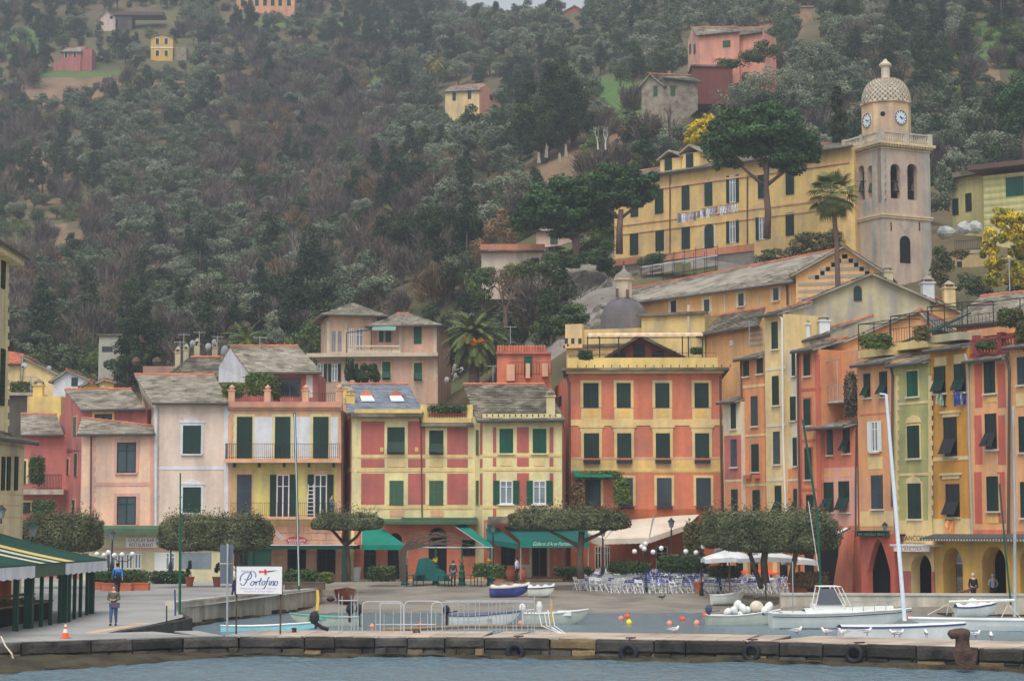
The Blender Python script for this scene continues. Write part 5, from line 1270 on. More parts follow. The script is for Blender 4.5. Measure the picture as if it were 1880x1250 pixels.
for a,c__ in ((600,605),(632,637)):u0,u1,z0,z1_=f2.rect(a,590,c__,655);m.fbox(f2,u0,u1,z0,z1_,0,.12)
m.build('wall_trim',M_ivory,B.r)
f3=Fac(692,186,802,185,ry=610);u0,u1,z0,z1=f3.rect(692,599,802,652);m=MB();m.fbox(f3,0,f3.W,z0-.5,z1,-6,0);m.build('wall',P_vil,B.r)
pL,pR=at(728,576,189),at(752,576,188.5);e=[f3.P(-.9,z1,.9),f3.P(f3.W+.7,z1,.9),f3.P(f3.W+.7,z1,-6.9),f3.P(-.9,z1,-6.9)]
roof(B.r,e[0],e[1],pR,pL,M_slate);roof(B.r,e[1],e[2],pR+Vector((0,.1,0)),pR,M_slate,ridge=False);roof(B.r,e[3],e[0],pL,pL+Vector((0,.1,0)),M_slate,ridge=False)
for x,y0,y1,w_ in ((696,606,628,8),(708,604,628,10),(760,600,631,14)):win(B.r,f3,x,y0,x+w_,y1,'shut',sm=M_green2)
m=MB()
for a,c__ in ((733,738),(796,802)):u0,u1,z0,z1_=f3.rect(a,600,c__,650);m.fbox(f3,u0,u1,z0,z1_,0,.1)
m.build('wall_trim',P_vilc,B.r)
f4=Fac(640,183.4,736,183.4,ry=640);m=MB();u0,u1,z0,z1=f4.rect(640,634,734,650)
for k in range(30):m.lathe(f4.P(u0+(u1-u0)*k/29,z0-.1,0),[(.06,0),(.1,.25),(.05,.5),(.05,z1-z0-.15)],5)
m.fbox(f4,u0,u1,z1-.15,z1,-.15,.15);m.fbox(f4,u0,u1,z0-.2,z0-.05,-.15,.15);m.build('balustrade',P_vilc,B.r)
m=MB();u0,u1,z0,z1=f4.rect(682,598,726,607);m.prism([f4.P(u0,z1+.2,-2.4),f4.P(u1,z1+.4,-2.4),f4.P(u1,z0,0),f4.P(u0,z0,0)],(0,0,.06));m.build('awning',mat('grey_green_awning_cloth',(110,140,130)),B.r)
m=MB();u0=f4.uz(636,610)[0];u1=f4.uz(682,610)[0];zt_=f4.uz(640,611)[1];m.tube([f4.P(u0,z0-3,0),f4.P(u0,zt_,0)],.05,5);m.tube([f4.P(u0,zt_,0),f4.P(u1,zt_+.3,0)],.05,5);m.tube([f4.P(u1,z0-2,0),f4.P(u1,zt_+.3,0)],.05,5);m.build('pergola',M_green,B.r);B.done()
# ---- small houses on the hill
def hh(name,label,x0,x1,yt,yb,wm,wins=(),rt='gable',rp=None,D=None,dd=0,depth=6,rm=None,sm=None,cat='house'):
 D=D or hit((x0+x1)/2,yb)[1]-4;f_=Fac(x0,D,x1,D+dd,ry=(yt+yb)/2)
 zb=f_.uz((x0+x1)/2,yb)[1]
 if rt=='gable':r_=gabled(name,label,f_,yt,yt,rp[0],rp[1],wm,depth,rm,z0=zb-3,over=.35,cat=cat)
 else:
  B_=Bld(name,label,f_,wm,yt,z0=zb-3,depth=depth,cat=cat);r_=B_.r
  if rt=='side':roof(r_,f_.P(-.3,B_.z1,.4),f_.P(f_.W+.3,B_.z1,.4),at(rp[2],rp[3],D+depth*.5),at(rp[0],rp[1],D+depth*.5),rm)
  elif rt=='flat':m=MB();m.fbox(f_,-.2,f_.W+.2,B_.z1,B_.z1+.25,-depth-.2,.25);m.build('roof',rm or M_slate,r_)
 for w_ in wins:win(r_,f_,w_[0],w_[1],w_[2],w_[3],w_[4]if len(w_)>4 else 'shut',sm=sm or M_green,sur=w_[5]if len(w_)>5 else None,sw=.12)
 return r_,f_
P_hy=plaster('golden_plaster',(208,168,84));P_hr=plaster('rose_plaster',(178,108,104));P_ho=plaster('apricot_plaster',(206,150,116));P_hp=plaster('hill_pink_plaster',(208,144,122));P_mr=plaster('dark_maroon_plaster',(118,66,58))
M_rub=mat('rubble_stone_wall',(142,132,116),(108,100,88),var=.25,s1=1.5,s2=5,mixs=1.2,bump=.6)
r_,f_=hh('golden_hill_house','small golden yellow house with white window frames high on the hill',277,317,68,106,P_hy,[(286,71,292,81,'shut',M_white),(302,71,308,81,'shut',M_white),(286,93,292,103,'shut',M_white),(302,93,308,103,'shut',M_white)],rp=(297,62))
m=MB();u0,u1,z0,z1=f_.rect(276,87,318,89);m.fbox(f_,u0,u1,z0,z1,0,.1);m.build('wall_trim',M_white,r_)
m=MB();u0,u1,z0,z1=f_.rect(318,85,341,104);m.fbox(f_,u0,u1,z0-2,z1,-5,-1);m.build('side_wing',M_rub,r_)
r_,f_=hh('rose_hill_house','rose red house with pale band on the left hillside terraces',112,148,96,126,P_hr,[(119,97,124,106,'shut',M_white),(135,96,140,105,'shut',M_white)],rt='side',rp=(120,89,160,86))
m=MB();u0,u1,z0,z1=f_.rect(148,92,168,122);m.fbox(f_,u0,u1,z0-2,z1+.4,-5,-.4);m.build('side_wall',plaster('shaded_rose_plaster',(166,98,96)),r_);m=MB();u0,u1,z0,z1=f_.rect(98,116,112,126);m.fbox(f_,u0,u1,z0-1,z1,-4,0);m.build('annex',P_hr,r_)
r_,f_=hh('white_hill_villa','whitish villa with long low roof near the top left',180,216,35,48,plaster('whitish_pink_plaster',(206,180,172)),[(202,30,207,35)],rp=(196,20))
m=MB();u0,u1,z0,z1=f_.rect(212,30,242,44);m.fbox(f_,u0,u1,z0-2,z1,-5,0);m.build('side_wing',M_dark2,r_);m=MB();u0,u1,z0,z1=f_.rect(208,23,300,29);m.fbox(f_,u0,u1,z0,z1,-5,.6);m.build('long_roof',M_pipe,r_)
hh('apricot_apartment_house','apricot house with a row of tall green shutters cut off by the top edge',434,541,-22,16,P_ho,[(x,0,x+7,11,'shut',P_cyy)for x in (442,455,468,483,497,511,527)],rt='flat')
r_,f_=hh('pink_and_yellow_cottage','small cottage, pale yellow front and pink side, alone among the olives',817,880,168,208,P_cyy,[(831,171,837,185),(859,168,865,182)],rt='side',rp=(826,160,889,154),dd=-1.5)
m=MB();g=Fac(880,f_.B.y,912,f_.B.y+6,ry=185);u0,u1,z0,z1=g.rect(880,167,912,205);zp=g.uz(891,155)[1];um=g.uz(892,160)[0];m.prism([g.P(0,z0-3),g.P(g.W,z0-3),g.P(g.W,z1-.6),g.P(um,zp),g.P(0,z1)],-g.n*.4);m.build('side_wall',P_hp,r_);win(r_,g,899,175,905,184,'shut',sm=M_green)
hh('skyline_red_house','small red house on the skyline ridge',1034,1075,22,44,plaster('skyline_red_plaster',(172,76,66)),[(1044,26,1048,32),(1060,26,1064,32)],rp=(1055,11),D=545)
r_,f_=hh('stone_cottage','rough grey stone cottage with green shutters above the meadow',1178,1218,155,222,M_rub,[(1200,158,1207,176)],rp=(1194,137),sm=M_greenf,dd=-1,D=262)
g=Fac(1218,f_.B.y,1281,f_.B.y+2.0,ry=165);m=MB();u0,u1,z0,z1=g.rect(1218,147,1281,172);m.prism([g.P(0,z0-6),g.P(g.W,z0-2),g.P(g.W,z1-.2),g.P(0,z1)],-g.n*4);m.build('side_wall',M_rub,r_);win(r_,g,1231,157,1239,176,'shut',sm=M_greenf);roof(r_,g.P(-.3,z1,.4),g.P(g.W+.4,z1-.1,.4),at(1268,139,g.B.y+3),at(1194,136,g.A.y+3),M_slated)
r_,f_=hh('pink_hill_house','large salmon pink farmhouse with long grey roof up on the right hillside',1284,1357,62,125,P_hp,[(1327,75,1341,87,'shut')],rt='side',rp=(1268,51,1352,50),sm=M_greenf,D=275,dd=-2,depth=5)
g=Fac(1263,281,1284,275,ry=100);m=MB();z0,z1=g.rect(1263,75,1284,128)[2:];m.prism([g.P(0,z0-3),g.P(g.W,z0-3),g.P(g.W,g.uz(1284,62)[1]),g.P(g.uz(1270,52)[0],g.uz(1270,52)[1]),g.P(0,z1+.4)],-g.n*.4);m.build('side_wall',plaster('light_pink_plaster',(218,160,142)),r_)
for x in (1266,1274):win(r_,g,x,82,x+3,99,'shut',sm=M_greenf)
g=Fac(1358,274,1402,272,ry=75);m=MB();z1=g.uz(1380,63)[1];m.fbox(g,0,g.W,z1-8,z1,-4,0);m.build('side_wing',P_hp,r_);roof(r_,g.P(-.2,z1,.4),g.P(g.W,z1,.4),at(1400,51,277),at(1352,52,278),M_slate)
r_,f_=hh('maroon_shed','dark maroon building below the pink farmhouse',1271,1345,123,152,P_mr,[],rt='flat',D=270,rm=M_slated)
hh('ruined_tower','brown ruined stone wall among trees at the upper right',1458,1493,14,50,mat('brown_ruin_stone',(150,124,98),(120,100,80),var=.2,mixs=1),[],rt='flat',rm=M_rub,D=375)
r_,f_=hh('flat_pink_house','pale house with terracotta parapet standing at the cliff edge left of the pines',884,1000,462,496,plaster('flat_pale_plaster',(206,188,168)),[(975,474,990,484)],rt='none',D=203,depth=8)
m=MB();u0,u1,z0,z1=f_.rect(882,449,1000,460);m.fbox(f_,u0,u1,z0-.2,z1,-8,.3);m.build('parapet',plaster('terracotta_band_plaster',(196,130,106)),r_);m=MB();u0,u1,z0,z1=f_.rect(882,460,1000,463);m.fbox(f_,u0,u1,z0,z1,0,.6);m.build('eave',M_slated,r_)
r_,f_=hh('pine_garden_house','pale pink house half hidden behind the two umbrella pines',985,1140,425,478,plaster('pale_rose_plaster',(204,172,160)),[(1010,435,1024,448,'shut'),(1060,432,1072,450,'shut')],rt='side',rp=(1000,408,1128,400),D=216,sm=M_greenf)
P_lim=plaster('lime_striped_plaster',(206,196,136));P_limd=plaster('olive_stripe_plaster',(176,178,124))
r_,f_=hh('striped_villa','yellow and olive striped villa with overhanging roof at the right edge',1806,1990,312,420,P_lim,[(1847,325,1880,360,'shut')],rt='none',D=200,dd=-6,sm=M_green2)
m=MB()
for k in range(8):u0,u1,z0,z1=f_.rect(1806,318+k*12,1990,323+k*12);m.fbox(f_,0,f_.W,z0,z1,0,.03)
m.build('painted_stripes',P_limd,r_);z1=f_.uz(1806,314)[1];m=MB();m.fbox(f_,-1.2,f_.W,z1,z1+.5,-9,1.2);m.build('roof',M_pipe,r_)
g=Fac(1748,206,1806,203,ry=350);m=MB();z1=g.uz(1775,325)[1];m.fbox(g,0,g.W,z1-14,z1,-7,0);m.build('side_wing',P_lim,r_);m=MB();m.fbox(g,-1,g.W,z1,z1+.5,-7,.8);m.build('side_roof',M_slated,r_)
for x,y0,y1 in ((1745,365,395),(1769,355,388)):win(r_,g,x+4,y0,x+15,y1,'shut',sm=M_green)
m=MB();h=Fac(1716,198,1820,196,ry=460);u0,u1,z0,z1=h.rect(1716,460,1818,466);m.fbox(h,u0,u1,z0,z1,-6,0);m.build('terrace',P_bei,r_);m=MB();railing(m,h.P(2,z1,-.1),h.P(u1,z1,-.1),1.0,20,.02);m.build('terrace_railing',M_iron,r_)
r_,f_=hh('ochre_lower_house','shaded ochre house half buried in shrubs under the wrapped parasols',1735,1815,468,530,plaster('dull_ochre_plaster',(176,150,104)),[(1757,480,1766,503,'shut'),(1740,480,1748,500,'none')],rt='none',D=192)
for i,(x,y,w_)in enumerate(((1737,428,22),(1770,420,16),(1790,417,15))):
 m=MB();p=at(x,y,197);k=197/F;m.ball(p,w_*k*.85,10,1,.7,.6 if i==0 else .95);o=m.build('wrapped_parasol',mat('crumpled_white_cover',(168,172,170),(128,134,132),var=.2,mixs=1.5,bump=.8),loc=p)
 for v in o.data.vertices:v.co+=Vector((mnoise.noise(v.co*2+Vector((i,0,0))),0,mnoise.noise(v.co*2.3+Vector((7,i,0)))))*.3
 tag(o,['long wrapped white cover at the left end of the terrace','round wrapped white cover in the middle of the terrace','tall wrapped white cover nearest the mimosa'][i],'parasol cover')
f=Fac(1755,128,1990,121,ry=590)
B=Bld('right_roof_house','house with grey slab roof and iron pergola behind the ochre house',f,P_or2,590,z0=8,depth=6,top_at=1850);roof(B.r,f.P(-.3,B.z1,.6),f.P(f.W,B.z1,.6),at(1990,525,128),at(1800,545,134),M_slate);B.done()
def terrace(label,x0,x1,yb,yt,k,wm,n=14,col=M_iron):
 f_=RF(x0,x1,k);u0,u1,z0,z1=f_.rect(x0,yb,x1,yb+14);m=MB();m.fbox(f_,0,f_.W,z0,z1,-2.5,0);o=root('roof_terrace',label,'terrace',tuple(f_.P(f_.W/2,z0)));m.build('parapet',wm,o)
 m=MB();railing(m,f_.P(0,z1,-.05),f_.P(f_.W,z1,-.05),.9,n,.015);zt=f_.uz(x0,yt)[1]
 for t in (0,.5,1):m.tube([f_.P(f_.W*t,z1,-.05),f_.P(f_.W*t,zt,-.05)],.035,5)
 m.tube([f_.P(0,zt,-.05),f_.P(f_.W,zt,-.05)],.03,5);m.tube([f_.P(0,zt,-.05),f_.P(0,zt+.2,-2.5)],.03,5);m.tube([f_.P(f_.W,zt,-.05),f_.P(f_.W,zt+.2,-2.5)],.03,5);m.build('pergola',col,o);return f_,z1,o
tA=terrace('roof terrace with trailing yellow green plants above the white-shuttered house',1580,1638,640,595,-.6,P_mus)
tB=terrace('roof terrace with bare wall and long flower trough above the green house',1640,1710,626,580,-1.2,P_mus)
tC=terrace('roof terrace with terracotta pots on shelves above the ochre house',1708,1772,612,563,-.6,P_bei)
tD=terrace('roof terrace under a creeper pergola above the rose red house',1782,1880,600,560,-2.2,P_or2)
g=RF(1660,1745,-2.4);m=MB();u0,u1,z0,z1=g.rect(1662,590,1738,602);m.prism([g.P(u0,z0-1,.8),g.P(u1,z0-.4,.8),g.P(u1,z1+.4,-2),g.P(u0,z1-.3,-2)],(0,0,.1));tag(m.build('green_awning',mat('deep_green_awning_cloth',(30,66,58)),loc=g.P(u0,z0)),'dark green terrace awning under an orange wall','awning')
# ---- cluster of roofs, lower left
r_,f_=hh('left_white_house','small white gabled house with one dark window behind the left roofs',98,166,697,730,M_whitew,[(131,693,143,709,'none')],rp=(124,680),D=185)
r_,f_=hh('left_yellow_roof_house','yellow house with long sloping red edged roof at the far left',40,113,690,730,P_cyy,[],rp=(42,655),D=192,rm=M_slate)
hh('left_red_roof_house','house with red tiled roof just behind the cream corner house',14,56,668,700,P_cyy,[],rt='side',rp=(10,646,44,652),D=200,rm=M_terra)
r_,f_=hh('left_yellow_block','flat yellow parapet with castellated chimney behind the low red house',50,112,727,760,P_ypar,[],rt='none',D=158);chimney(r_,at(71,722,159),.75,.6,P_ypar)
hh('left_grey_parapet','dull grey brown roof block beside the castellated chimney',14,62,726,770,M_dark2,[],rt='flat',D=164)
r_,f_=hh('small_yellow_gable','tiny yellow gable peeping over the red gable house roof',153,182,707,725,P_ypar,[],rp=(165,700),D=163,depth=3);hh('small_yellow_turret','small yellow roof turret beside the tiny yellow gable',182,209,701,725,P_ypar,[],rp=(193,697),D=162,depth=3)
r_,f_=hh('grey_concrete_house','tall pale concrete house with dark shed standing at the wood edge',181,227,617,690,plaster('pale_grey_render',(170,168,156),(150,148,136),st=.2),[(187,636,207,646,'none'),(190,664,197,673,'none')],rt='flat',D=215,rm=M_slated)
m=MB();u0,u1,z0,z1=f_.rect(228,626,268,655);m.fbox(f_,u0,u1,z1-.2,z1,-3,.5,1);
for u in (u0+.3,u1-.2):m.fbox(f_,u,u+.15,z0-2,z1,-.2,0,1)
m.fbox(f_,u0,u1,z0-2,z1-.2,-3,-2.7,0);m.build('open_shed',[M_dark,M_bark],r_)
r_,f_=hh('hipped_stone_roof_house','broad mossy hipped roof crowded with chimneys and aerials',318,425,694,730,P_bei,[],rt='none',D=162)
e=[at(310,695,161),at(432,692,161),at(415,656,167),at(350,656,167)];roof(r_,*e,M_slated,ts=.5);roof(r_,at(302,690,170),e[0],e[3],e[3]+Vector((-.02,.05,0)),M_slated,ridge=False)
for x,y in ((327,655),(342,650),(362,640),(395,646)):chimney(r_,at(x,y+8,168),.45,.7,P_bei)
r_,f_=hh('brick_parapet_house','low pinkish parapet with stone vases left of the hipped roof',262,330,672,700,plaster('dusty_brick_plaster',(168,136,116)),[],rt='none',D=176)
for x in (250,288):m=MB();p=at(x,672,175);m.ball(p+Vector((0,0,.4)),.42,8,1,1,1);m.build('stone_vase',M_bark,r_)
def dish(label,x,y,D,rad,rz=0.0):
 p=at(x,y,D);m=MB();rows=[]
 for i in range(5):
  q=i/4;rows.append([(rad*q*math.cos(t),-.02-.22*rad*(1-q*q),rad*q*math.sin(t))for t in [2*math.pi*k/14 for k in range(14)]])
 m2=[tuple((a[0],.25*rad-.22*rad*(1-(i/4)**2),a[2])for a in rw)for i,rw in enumerate(rows)]
 m.grid(m2,closed=True);m.grid([tuple((a[0],a[1]+.03,a[2])for a in rw)for rw in m2],closed=True);m.tube([(0,.1,-rad*.6),(0,-rad*.8,0)],.025,4);m.box(-.06,.06,-rad*.85,-rad*.7,-.06,.06);m.tube([(0,.15,0),(0,.3,-rad*1.6)],.05,5)
 m.xf(Matrix.Scale(.62,4));m.ball((0,-.5,0),.1,6,mi=1);o=m.build('satellite_dish',[mat('dish_grey_white',(188,190,190)),M_iron],loc=(0,0,0));o.location=p;o.rotation_euler=(.25,0,rz+.5);return tag(o,label,'satellite dish','satellite dishes on the roofs')
for a in (('white satellite dish on the left yellow roof',91,676,189,.42,.3),('grey white dish cluster at the far left roofs',44,672,190,.5,-.5),('small white dish above the hipped roof, left',354,630,167,.42,.3),('white dish in front of its twin on the hipped roof',383,636,166,.45,.2),('white dish right of its twin on the hipped roof',394,628,167,.4,.4),('large white dish behind the white attic gable',414,645,156,.75,.6),('grey dish in front of the pink villa, right',837,690,165,.42,.5),('big grey dish tilted beside the palm',836,676,166,.62,.7),('small round dish by the palm trunk',848,678,168,.32,.2),('white dish beside the pale yellow roof awning',821,697,160,.36,0),('large white dish left of the salmon house terrace',1031,631,152,.5,.9),('white dish above the salmon house terrace',1090,617,152,.32,.4),('pale dish on the yellow turret',190,712,158,.28,0)):dish(*a)
def aerial(label,x,y0,y1,D):
 p,q=at(x,y0,D),at(x,y1,D);m=MB();h=(q-p).length;m.tube([(0,0,0),(0,0,h)],.03,5);m.tube([(-.5,0,h-.1),(.5,.2,h-.1)],.03,4)
 for k in range(6):m.tube([(-.5+k*.2,-.25,h-.1),(-.5+k*.2,.3,h-.1)],.015,3)
 o=m.build('tv_aerial',M_galv,loc=(0,0,0));o.location=p;return tag(o,label,'aerial','television aerials on the roofs')
for a in (('aerial on the white attic roof',477,638,617,149),('tall aerial left of the dish on the hipped roof',337,655,612,168),('short aerial on the hipped roof',330,660,626,168),('aerial behind the hipped roof dishes',366,640,608,168),('aerial near the right end of the hipped roof',399,640,616,169),('aerial right of the phoenix palm',905,700,670,168),('white looped aerial by the red terrace house',937,632,598,160),('aerial in front of the right mimosa',1854,535,472,130),('aerial on the left back roofs',56,720,690,168),('thin aerial by the church aisle',1376,640,588,146),('white aerial on the yellow house at far left',41,690,651,190)):aerial(*a)
# ================================================ INDIVIDUAL TREES AND PLANTS
random.seed(55)
def tree(name,label,D,cl,n,leaf,lm,paths=(),bark=None,cat='tree',group=None,sub=9,subr=.42,dr=1.0,seed=1,shell=.55,up=.15):
 cr=crown_px(D,cl,dr);base=at(*paths[0][0][0][:2],D)if paths else Vector((cr[0][0],cr[0][1],cr[0][2]-cr[0][5]))
 r_=root(name,label,cat,tuple(base),group)
 V,Q,T=leafcloud(cr,n,leaf,seed,sub,subr,shell,up=up);np_obj('crown',V,Q,T,[lm],r_)
 if paths:mb=MB();branches_px(mb,D,paths);mb.build('trunk',bark or M_bark,r_,smooth=True)
 return r_
L_pine=leafm('umbrella_pine_needles',(66,92,52),(50,76,46),tint=.45);L_oak=leafm('holm_oak_leaves',(60,74,42),(46,60,36),tint=.4);L_mim=leafm('mimosa_blossom',(224,194,44),(186,162,40),tint=.35);L_mimd=leafm('mimosa_yellow_green',(214,184,46),(122,124,46),tint=.4,s=.9)
L_hedge=leafm('clipped_tree_leaves',(106,110,80),(70,76,54),tint=.5,s=1.2);L_hed2=leafm('garden_hedge_leaves',(74,94,54),(56,76,46),tint=.45);L_palm=leafm('palm_fronds',(104,112,62),(80,92,56),tint=.45);L_palmy=leafm('yellowing_palm_fronds',(150,140,74),(120,116,64),tint=.4)
L_ivy=leafm('ivy_leaves',(70,84,48),(96,88,58),tint=.45,s=.4)
M_pbark=mat('pine_bark',(108,86,76),(84,68,60),var=.2,s2=5,bump=.6)
tree('umbrella_pine','wide umbrella pine left of the yellow palazzo',199,[(1020,385,80,40),(970,400,46,32),(1080,385,55,38),(985,392,52,34),(1030,352,62,34),(1000,365,55,34),(1075,360,48,36),(1060,400,52,30),(960,398,28,24),(1030,425,40,14),(1105,395,26,26)],34000,.36,L_pine,
[([(1057,492),(1058,450),(1052,425)],.45,.34),([(1055,440),(1030,425),(1000,410)],.25,.1),([(1054,432),(1080,415),(1095,395)],.25,.1),([(1053,428),(1045,405),(1040,380)],.25,.1)],M_pbark,sub=14,subr=.33,dr=.8,seed=3,shell=.35)
tree('umbrella_pine','umbrella pine overlapping the left corner of the palazzo',195,[(1145,342,66,40),(1120,335,46,34),(1165,330,46,34),(1185,350,28,28),(1105,360,40,26),(1150,365,42,24),(1140,318,40,22)],30000,.36,L_pine,
[([(1137,466),(1137,420),(1140,385)],.38,.26),([(1138,402),(1160,385),(1175,365)],.2,.1),([(1138,402),(1118,385),(1110,365)],.2,.1)],M_pbark,sub=14,subr=.33,dr=.8,seed=4,shell=.35)
tree('umbrella_pine','tall umbrella pine standing in front of the palazzo facade',186,[(1400,245,96,44),(1340,270,50,34),(1455,275,54,36),(1320,255,38,36),(1365,225,52,34),(1425,225,58,36),(1470,255,45,38),(1400,260,60,32),(1345,280,40,26),(1440,290,50,24),(1490,275,26,28),(1395,205,45,18),(1335,300,30,16),(1455,308,35,14)],42000,.34,L_pine,
[([(1408,438),(1410,390),(1406,345),(1408,300)],.36,.25),([(1407,345),(1375,318),(1350,295)],.2,.1),([(1408,340),(1440,315),(1465,290)],.2,.1),([(1408,325),(1398,290),(1385,260)],.18,.08)],M_pbark,sub=14,subr=.33,dr=.8,seed=5,shell=.35)
tree('umbrella_pine','umbrella pine at the right edge above the striped villa',228,[(1850,190,40,45),(1885,165,40,40),(1900,210,45,40),(1860,225,30,26)],9000,.34,L_pine,[([(1880,300),(1880,240)],.35,.2)],M_pbark,sub=12,subr=.35,seed=6)
tree('holm_oak','big round dark holm oak beside the green meadow',272,[(1035,160,50,42),(985,190,48,45),(1060,205,36,45),(960,225,36,38),(1010,235,50,42),(1030,130,36,22),(985,265,36,18)],16000,.36,L_oak,[([(1000,300),(1005,240),(1010,200)],.5,.3)],sub=14,subr=.36,seed=7)
tree('cypress','dark ivy-clad cypress left of the bell tower',196,[(1538,190,13,26),(1538,225,17,32),(1540,260,20,34),(1542,295,22,30),(1538,168,8,14)],7000,.30,L_cy,[([(1540,330),(1540,220)],.2,.1)],seed=8)
tree('mimosa_tree','bright yellow mimosa left of the tall pine',204,[(1285,235,26,24),(1270,255,18,18),(1298,218,16,14),(1308,250,16,22)],4500,.26,L_mim,seed=9,subr=.3,sub=14)
tree('mimosa_tree','large yellow flowering mimosa at the right edge above the roofs',158,[(1850,405,36,28),(1825,440,28,26),(1865,445,32,30),(1815,470,20,22),(1845,490,36,24),(1825,515,24,18),(1870,500,26,30),(1885,420,26,36)],12000,.24,L_mimd,seed=10,subr=.28,sub=16)
tree('dark_shrub_tree','dark evergreen behind the right mimosa',168,[(1890,470,40,55),(1870,520,30,22)],3500,.3,L_oak,seed=11)
for i,(lb,D,cl,n,lm)in enumerate((
('pair of round clipped bushes at the pink villa, taller one',178,[(648,678,17,24)],2200,L_oak),('round clipped bush right of its twin at the pink villa',177,[(676,688,22,22)],2600,L_oak),
('rounded bush on the cliff edge below the pines',196,[(1122,490,28,20)],2400,L_hed2),('low bush under the palazzo parapet',194,[(1196,478,30,15)],2200,L_hed2),('bush at the foot of the grey cliff',172,[(1055,578,36,20),(1030,598,26,18)],2800,L_hed2),
('ivy bank behind the bare tree',196,[(950,520,40,40),(985,560,42,36),(960,590,50,34),(1000,505,26,24)],7000,L_ivy),('dark hedge below the umbrella pines',195,[(1000,478,36,16),(1040,480,36,14),(1085,472,34,18),(1115,455,20,20)],5000,L_hed2),
('ivy on the retaining wall right of the palazzo door',183,[(1420,470,34,16),(1465,462,34,20),(1510,452,34,28),(1480,440,24,16),(1540,450,22,36)],6500,L_ivy),('shrubs below the wrapped parasols',180,[(1730,500,30,36),(1775,520,36,24),(1725,470,16,20),(1810,530,30,18),(1760,465,22,10)],6000,L_ivy),
('olive beside the bell tower, right',205,[(1735,360,26,42),(1725,320,20,26)],3500,L_ol[0]),('grey olive high behind the bell tower',236,[(1690,275,40,36),(1740,260,36,34)],4500,L_ol[0]),
('yellow green reeds behind the pink villa',200,[(575,620,30,40),(545,640,26,30)],3000,L_gr[1]),('bush in front of the grey concrete house',205,[(235,668,30,20),(262,650,22,20)],2600,L_gr[0]),
('fan leaves left of the phoenix palm',200,[(810,610,26,34),(790,580,26,28)],2600,L_gr[0]),('shrubs in front of the flat pink house',198,[(905,508,34,22),(950,500,40,16),(1000,494,30,12),(880,530,30,26)],5000,L_gr[1]),('brown scrub on the bank left of the pines',214,[(915,430,40,30),(880,460,30,30),(930,400,26,20)],4000,L_br[2]),('grassy scrub below the pale rose house',205,[(1040,462,60,10),(1100,450,40,12)],3000,L_gr[0]),
('olive grove clump above the cliff',222,[(940,330,40,26),(900,345,30,24)],4000,L_ol[1]),
('olive in front of the maroon building',252,[(1390,165,55,36),(1340,175,30,26),(1430,145,40,34)],7000,L_ol[1]),('dark creeper on the slope right of the pink farmhouse',262,[(1385,110,36,22),(1340,118,30,10),(1410,90,26,22)],5000,L_hed2),
('grey olive below the stone cottage',250,[(1215,262,36,18),(1180,272,30,16)],3500,L_ol[0]),('bushy tree right of the big oak',262,[(1095,255,26,24),(1075,280,24,18)],3000,L_gr[1]))):
 tree('bush',lb,D,cl,n,.26,lm,cat='bush',seed=70+i)
def bare(label,D,x,yb,yt,spread,seed,col=None,r0=.22,levels=4):
 R=random.Random(seed);r_=root('bare_tree',label,'tree',tuple(at(x,yb,D)));mb=MB();k=D/F;H=(yb-yt)*k
 def br_(p,d,L_,r,lv):
  q=p+d*L_*.5+Vector((R.uniform(-.06,.06),R.uniform(-.06,.06),0))*L_;e=q+(d+Vector((R.uniform(-.2,.2),R.uniform(-.2,.2),R.uniform(-.05,.2)))).normalized()*L_*.5
  mb.tube([p,q,e],[r,r*.8,r*.6],5,cap=False)
  if lv>0:
   for j in range(R.choice((2,3,3))):
    a=R.uniform(0,6.28);s_=spread*R.uniform(.5,1.1);nd=(d+Vector((math.cos(a)*s_,math.sin(a)*s_,R.uniform(-.1,.35)))).normalized();br_(q.lerp(e,R.uniform(.3,1)),nd,L_*R.uniform(.6,.8),r*.55,lv-1)
 br_(at(x,yb,D),Vector((R.uniform(-.1,.1),0,1)),H*.42,r0,levels);mb.build('trunk',col or M_bark,r_);return r_
bare('bare brown tree rising beside the flat pink house',186,928,600,492,.8,1,M_pbark,.26,5)
for i,x in enumerate((541,552,556,561,570)):bare(['first','second','third','fourth','fifth'][i]+' from the left of the tall pale bare trunks on the slope',262,x,538,412+abs(i-2)*6,.22,10+i,M_barkg,.14,3)
bare('gnarled bare tree below the stone cottage',244,1190,262,200,.9,30,M_bark,.3,5);bare('leafless ivy-stemmed tree right of the gnarled one',246,1232,250,185,.5,31,M_bark,.26,4)
for i,(x,yb,yt)in enumerate(((1003,290,252),(1028,300,268),(990,300,270),(1040,290,250))):bare(['straight pollarded stump under the big oak','leaning pollarded stump under the big oak','short pollarded stump at the left under the oak','thin pollarded stump with pale cut top'][i],262,x,yb,yt,.25,40+i,M_barkg,.3,1)
for i,x in enumerate((1098,1112)):bare(['white bleached snag, left of two','white bleached snag, right of two'][i],250,x,275,230,.5,50+i,mat('bleached_wood',(190,186,180)),.12,3)
